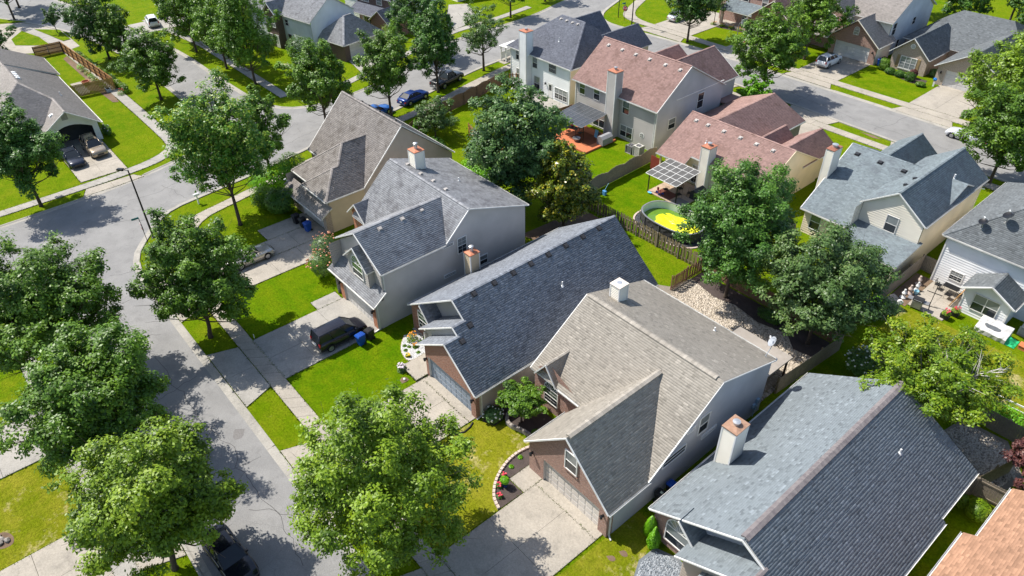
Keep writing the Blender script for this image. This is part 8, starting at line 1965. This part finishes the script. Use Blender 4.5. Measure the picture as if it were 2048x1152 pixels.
# cream-house patio things
for i, (x, y, a, w_) in enumerate(((-41.2, 56.6, 60, 'far left of the rug'), (-40.3, 57.9, 150, 'by the wall'), (-39.6, 56.8, 250, 'in the middle'), (-39.0, 57.9, 200, 'next to the black cover'))): chair('dark metal chair on the cream house patio, ' + w_, (x, y), a, black_m, .08)
t = Th('covered_grill', 'black covered barbecue beside the cream chimney', 'grill cover', (-38.2, 58.4, .08)); mb = MB(); loft(mb, [[(x, y, z) for x, z in ((-38.8, .08), (-38.75, .9), (-38.4, 1.2), (-37.9, 1.0), (-37.7, .08))] for y in (57.6, 57.8, 59.0, 59.2)]); mb.build('cover', tarp_k, t)
sheet('patio_rug', [(-42.0, 55.7), (-39.9, 55.7), (-39.9, 57.2), (-42.0, 57.2)], M('dark_red_rug', (.16, .06, .04), rough=.95), .095); sheet('patio_rug', [(-39.6, 55.5), (-38.2, 55.5), (-38.2, 56.9), (-39.6, 56.9)], M('grey_rug', (.19, .17, .15), rough=.95), .097)
t = Th('tricycle', 'red and blue child tricycle at the patio edge', 'tricycle', (-41.7, 55.9, .08)); mb = MB(); mb.tube([(-41.7, 55.9, .25), (-41.4, 56.0, .5), (-41.2, 55.8, .3)], .04, 6); mb.box((-41.8, 55.85, .45), (-41.6, 55.95, .8)); mb.build('frame', petal_r, t)
for q in ((-41.8, 55.9, .18), (-41.3, 55.7, .15), (-41.2, 56.1, .15)): mb = MB(); mb.tube([(q[0], q[1] - .03, q[2]), (q[0], q[1] + .03, q[2])], q[2], 12); mb.build('wheel', blue_p, t)
t = Th('beach_ball', 'small bright blue toy on the patio edge near the lawn', 'toy', (-42.3, 55.3, .05)); mb = MB(); mb.blob((-42.3, 55.3, .15), (.3, .15, .06), seed=6); mb.build('toy', M('toy_blue', (.10, .45, .75)), t)
t = Th('slide', 'small plastic slide in orange by the cream house wall', 'toy', (-43.8, 59.2, 0)); mb = MB(); mb.prism([(-44.3, 58.6, .5), (-43.9, 58.6, .5), (-43.9, 59.6, 1.2), (-44.3, 59.6, 1.2)], (0, 0, -.1)); mb.build('chute', M('toy_orange', (.75, .35, .03)), t); mb = MB(); mb.box((-44.3, 59.6, 0), (-43.9, 59.7, 1.4)); mb.build('ladder', blue_p, t)
t = Th('paddling_pool', 'blue paddling pool glimpsed under the big maple', 'paddling pool', (-46.4, 46.0, 0)); mb = MB(); mb.lathe((-46.4, 46.0, 0), [(1.1, 0), (1.2, .12), (1.12, .28), (1.0, .28), (.95, .06), (.02, .06)], 22); mb.build('ring', M('pool_blue', (.06, .30, .62), rough=.4), t)
t = Th('lawn_sprinkler', 'blue and white garden toy on the lawn beside the magnolia', 'toy', (-45.4, 51.4, 0)); mb = MB(); mb.box((-45.6, 51.3, 0), (-45.2, 51.6, .5)); mb.build('base', M('toy_blue2', (.10, .32, .62)), t); mb = MB(); mb.tube([(-45.4, 51.45, .5), (-45.3, 51.9, 1.3)], .03, 6); mb.build('hose', M('toy_cyan', (.3, .6, .7)), t)
# white-house patio
grill('grey stainless barbecue grill with black lid on the patio edge', (-14.2, 57.5), 8, grey_m, black_p)
t = Th('umbrella_stand', 'black closed-pole stand with crossed feet and arms on the patio', 'stand', (-13.5, 58.5, .08)); mb = MB(); mb.tube([(-13.5, 58.5, .08), (-13.5, 58.5, 2.7)], .03, 8); mb.build('pole', black_m, t); mb = MB(); mb.beam((-14.1, 58.3, .1), (-12.9, 58.7, .1), .06, .04); mb.beam((-13.7, 59.1, .1), (-13.3, 57.9, .1), .06, .04); mb.build('foot', black_m, t); mb = MB(); mb.beam((-14.1, 58.4, 1.5), (-12.9, 58.6, 1.5), .05, .05); mb.build('crossbar', black_m, t)
table('black patio table against the white siding', (-13.2, 61.6), 0, 1.3, .75, .72, black_m, black_m, .08)
for i, (x, y, a, w_) in enumerate(((-14.2, 61.5, 270, 'left'), (-13.0, 60.7, 0, 'front'), (-12.2, 61.5, 90, 'right'))): chair('black wire chair at the %s of the patio table' % w_, (x, y), a, black_m, .08)
t = Th('pallet', 'bare wooden pallet leaning against the white house bump-out', 'pallet', (-12.15, 60.6, .08))
for i in range(9): mb = MB(); x = -12.0 - .045 * i; z = .1 + .155 * i; mb.box((x - .02 - .25 + .25, 59.7, 1.5 - .155 * i - .06), (x + .01, 61.5, 1.5 - .155 * i + .06)); mb.build('slat', pallet_w, t)
for y in (59.75, 60.6, 61.4): mb = MB(); mb.beam((-12.4, y, .1), (-12.0, y, 1.6), .05, .09); mb.build('stringer', pallet_w, t)
for i, (x, y, w_) in enumerate(((-11.55, 58.9, 'nearest the house'), (-11.95, 57.9, 'at the lawn corner'))): 
    t = Th('planter_box', 'black flower box on the patio, ' + w_, 'planter', (x, y, .08)); mb = MB(); mb.hexa([(x - .3, y - .22, .08), (x + .3, y - .22, .08), (x + .3, y + .22, .08), (x - .3, y + .22, .08), (x - .36, y - .26, .5), (x + .36, y - .26, .5), (x + .36, y + .26, .5), (x - .36, y + .26, .5)]); mb.build('box', black_p, t)
    flower_plant('red and yellow flowers in the black box ' + w_, (x, y), .35, .4, lf_lime, petal_r, 14, 95 + i, z0=.48)
t = Th('covered_sofa', 'low garden sofa under a grey-white creased cover', 'furniture cover', (-8.5, 59.0, 0))
mb = MB(); secs = []; rr = random.Random(8)
for i in range(13):
    x = -9.7 + 2.4 * i / 12; j = lambda: rr.uniform(-.04, .04)
    secs.append([(x, 58.2 + j(), .02), (x, 58.15 + j(), .45 + j()), (x, 58.35 + j(), .62 + j()), (x, 58.8, .66 + j()), (x, 59.1 + j(), .95 + j()), (x, 59.45, .98 + j()), (x, 59.6 + j(), .5 + j()), (x, 59.6, .02)])
loft(mb, secs); mb.build('cover', tarp_w, t)
mb = MB(); mb.poly([(-8.6 + .62 * math.cos(k * .3), 58.75 + .3 * math.sin(k * .3), .72 + .05 * math.sin(k * .3)) for k in range(21)]); mb.build('dark_panel', M('cover_vent', (.10, .11, .12), rough=.7), t)
t = Th('crumpled_tarp', 'crumpled bright green tarp on the lawn at the right edge', 'tarp', (-7.2, 58.9, 0)); mb = MB(); rr = random.Random(9); G_ = [[(-8.0 + .18 * i, 58.2 + .18 * j, .05 + (.42 * math.sin(i * .42) * math.sin(j * .45) + rr.uniform(-.1, .1) if 0 < i < 8 and 0 < j < 7 else 0)) for j in range(8)] for i in range(9)]
for i in range(8):
    for j in range(7): mb.poly([G_[i][j], G_[i + 1][j], G_[i + 1][j + 1], G_[i][j + 1]])
mb.build('sheet', tarp_g, t)
t = Th('garden_hose_reel', 'orange-brown box behind the green tarp at the right edge', 'box', (-6.0, 58.8, 0)); mb = MB(); mb.box((-6.4, 58.5, 0), (-5.6, 59.1, .35)); mb.build('box', M('terracotta', (.55, .18, .07)), t); mb = MB(); mb.box((-6.45, 58.45, .35), (-5.55, 59.15, .4)); mb.build('lid', MATS['terracotta'], t)
t = Th('covered_grill', 'black and grey covered heap against the pale fence', 'grill cover', (-15.7, 55.6, 0)); mb = MB(); loft(mb, [[(x, y, z) for x, z in ((-16.3, .0), (-16.2, .9), (-15.9, 1.15), (-15.4, .95), (-15.1, .0))] for y in (54.8, 55.0, 56.2, 56.4)]); mb.build('cover', tarp_k, t); mb = MB(); mb.blob((-15.2, 56.2, .7), (.4, .4, .35), seed=7, jit=.25); mb.build('foil_sheet', tarp_w, t)
for i, (x, y, z_, s_, w_, m_) in enumerate(((-15.6, 58.0, .3, .28, 'nearest the grill', pvc), (-15.5, 59.0, .35, .3, 'in the middle of the row', stone_l), (-15.3, 59.9, .25, .25, 'beside the blue bucket', pvc), (-15.6, 60.9, .4, .3, 'nearest the house', stone_l))):
    t = Th('garden_ornament', 'pale garden ornament between fence and patio, ' + w_, 'ornament', (x, y, 0)); mb = MB(); mb.lathe((x, y, 0), [(s_ * .7, 0), (s_, .1), (s_ * .4, .3), (s_ * .7, .55), (s_ * .35, .75), (s_ * .3, .95), (.02, 1.0)], 12); mb.build('figure', m_, t)
t = Th('bucket', 'light blue bucket on the soil strip by the patio', 'bucket', (-15.1, 59.4, 0)); mb = MB(); mb.lathe((-15.1, 59.4, 0), [(.16, 0), (.22, .38), (.2, .38), (.15, .04), (.01, .04)], 14); mb.build('pail', M('pail_blue', (.35, .6, .7)), t); mb = MB(); mb.tube([(-15.1 + .22 * math.cos(k), 59.4, .38 + .2 * math.sin(k)) for k in [j * math.pi / 8 for j in range(9)]], .01, 4); mb.build('handle', grey_m, t)
t = Th('covered_furniture', 'dark wrapped stack beside the cream house rear corner', 'furniture cover', (-28.6, 60.0, 0)); mb = MB(); loft(mb, [[(x, y, z) for x, z in ((-29.4, 0), (-29.3, .8), (-28.6, 1.1), (-27.8, .8), (-27.7, 0))] for y in (58.6, 58.8, 60.2, 60.4)]); mb.build('cover', tarp_k, t)
t = Th('patio_umbrella', 'closed dark umbrella under the rear roof of the cream house', 'umbrella', (-18.0, 59.2, 0)); mb = MB(); mb.lathe((-18.0, 59.2, 0), [(.25, 0), (.25, .06), (.03, .1), (.03, .5), (.2, .6), (.14, 1.6), (.04, 2.2)], 12); mb.build('canopy', black_p, t); mb = MB(); mb.tube([(-18, 59.2, .05), (-18, 59.2, 2.3)], .025, 6); mb.build('pole', grey_m, t)
chair('dark wire chair under the taupe house patio roof', (-18.2, 39.6), 30, black_m, .08)
t = Th('blue_tarp_heap', 'blue tarp covered heap between trees in the top right corner', 'tarp', (-32.5, 136.5, 0)); mb = MB(); mb.blob((-32.5, 136.5, .8), (2.2, 1.4, 1.2), seed=12, jit=.2); mb.build('tarp', M('blue_tarp', (.03, .19, .55), rough=.5), t)
t = Th('yard_sign', 'blue and white striped figure beside the far garage', 'ornament', (-35.4, 106.9, 0)); mb = MB(); mb.box((-35.5, 106.85, .0), (-35.3, 106.95, .6)); mb.build('post', sign_w, t); mb = MB(); mb.blob((-35.4, 106.9, 1.0), (.28, .2, .3), seed=3); mb.build('balloon', M('figure_blue', (.02, .2, .6)), t)
t = Th('stone_pile', 'tan landscape stone under the tree across the street', 'stone', (-103.6, 43.3, 0)); mb = MB(); mb.blob((-103.6, 43.3, .2), (.9, .5, .35), seed=31); mb.build('stone', stone_l, t)
t = Th('stone_pile', 'tan landscape stone on the lawn near the white garage door', 'stone', (-97.5, 47.6, 0)); mb = MB(); mb.blob((-97.5, 47.6, .15), (.6, .4, .25), seed=32); mb.build('stone', stone_l, t)
t = Th('garden_tub', 'rusty tub inside the orange fence of the ranch house', 'planter', (-117.5, 18.4, 0)); mb = MB(); mb.lathe((-117.5, 18.4, 0), [(.45, 0), (.55, .5), (.48, .5), (.42, .2), (.02, .2)], 14); mb.build('tub', rust, t)
t = Th('water_trough', 'pale blue trough in the corner of the ranch house fence', 'trough', (-112.6, 20.0, 0)); mb = MB(); mb.box((-113.3, 19.7, 0), (-111.9, 20.3, .45)); mb.build('basin', M('trough_blue', (.45, .52, .58)), t); mb = MB(); mb.box((-113.2, 19.78, .45), (-112.0, 20.22, .46)); mb.build('water', glass, t)
t = Th('topiary_pot', 'small blue glazed pot under the topiary ball', 'pot', (-23.35, 18.75, .05)); mb = MB(); mb.lathe((-23.35, 18.75, .05), [(.13, 0), (.2, .28), (.17, .28), (.12, .2), (.01, .2)], 14); mb.build('pot', M('blue_glaze', (.02, .05, .25), rough=.15), t)
sheet('stepping_stone', smooth_line([(-15.4, 20.1), (-15.0, 20.0), (-14.75, 20.3), (-15.1, 20.5), (-15.4, 20.1)]), soil, .014); sheet('stepping_stone', smooth_line([(-15.1, 20.9), (-14.7, 20.8), (-14.45, 21.1), (-14.9, 21.3), (-15.1, 20.9)]), soil, .014)
mb = MB(); mb.tube([(-29.2, 20.6, .06), (-29.0, 20.2, .05), (-28.9, 19.6, .05), (-29.15, 18.9, .05)], .06, 7); top(mb, 'drain_hose', black_p, (-29.2, 20.6, 0), 'black corrugated drain hose along the slate house driveway edge', 'hose')

# ragged grass along the paving edges
cnt = {}
for strips, z in EDGES:
    for q4 in strips:
        for i in range(4):
            a, b = q4[i], q4[(i + 1) % 4]; k = (round((a[0] + b[0]) * 5), round((a[1] + b[1]) * 5)); cnt.setdefault(k, []).append((a, b, z))
gr = np.random.default_rng(77); V = []; T = []
for es in cnt.values():
    if len(es) > 1: continue
    a, b, z = es[0]; L = math.hypot(b[0] - a[0], b[1] - a[1]); my = (a[1] + b[1]) / 2; mx = (a[0] + b[0]) / 2
    if my < -12 or mx < -110 or my > 105: continue
    n = int(L * (16 if my < 45 else 7)); s = gr.random(n); p = np.stack([a[0] + (b[0] - a[0]) * s, a[1] + (b[1] - a[1]) * s], 1) + gr.normal(0, .035, (n, 2))
    an = gr.uniform(0, 6.28, n); w_ = gr.uniform(.025, .06, n); h_ = z + gr.uniform(.01, .06, n); l_ = gr.normal(0, .05, (n, 2))
    dx, dy = np.cos(an) * w_, np.sin(an) * w_
    V.append(np.stack([np.stack([p[:, 0] - dx, p[:, 1] - dy, np.zeros(n)], 1), np.stack([p[:, 0] + dx, p[:, 1] + dy, np.zeros(n)], 1), np.stack([p[:, 0] + l_[:, 0] + dx * .3, p[:, 1] + l_[:, 1] + dy * .3, h_], 1), np.stack([p[:, 0] + l_[:, 0] - dx * .3, p[:, 1] + l_[:, 1] - dy * .3, h_], 1)], 1).reshape(-1, 3))
V = np.concatenate(V); o = bpy.data.objects.new('grass_fringe', np_mesh('grass_fringe', V, np.arange(len(V)).reshape(-1, 4), np.full(len(V) // 4, .5), grass)); COL.objects.link(o); o['kind'] = 'stuff'
# tar seams and cracks in the asphalt
rr = random.Random(21); mb = MB()
for x0, y0, a_, L in ((-60, 4.6, .03, 34), (-26, 4.7, -.02, 30), (-79, 12, 1.62, 14), (-79.5, 28, 1.75, 24), (-66, 6.2, 1.3, 3), (-55, 2.5, 1.5, 4.6), (-47, 3, 1.7, 4.4), (-38, 2.6, 1.4, 5), (-33, 5, .6, 4), (-76, 9, .9, 6), (-80, 16, .2, 5), (-60, 91, -.02, 40), (-72, 88, 1.4, 6), (-45, 88.5, 1.6, 6), (-34, 88, 1.5, 7)):
    P_ = [(x0, y0)]; s = 0; h_ = a_
    while s < L:
        h_ = a_ + rr.gauss(0, .28); d = rr.uniform(.3, .7); P_.append((P_[-1][0] + math.cos(h_) * d, P_[-1][1] + math.sin(h_) * d)); s += d
    A_, B_ = offset_line(P_, .018), offset_line(P_, -.018)
    for i in range(len(P_) - 1): mb.poly([(*A_[i], .016), (*A_[i + 1], .016), (*B_[i + 1], .016), (*B_[i], .016)][::-1])
structure(mb, 'tar_seam', M('tar', (.075, .073, .07), rough=.7))
for i, (x, y, r_) in enumerate(((-39.6, 7.2, .55), (-66.4, 5.5, .3))): sheet('oil_stain', [(x + r_ * rr.uniform(.6, 1.2) * math.cos(k * .45), y + r_ * rr.uniform(.5, 1) * math.sin(k * .45)) for k in range(14)], M('oil_stain', (.11, .10, .095), (.15, .145, .14), 9), .0155)
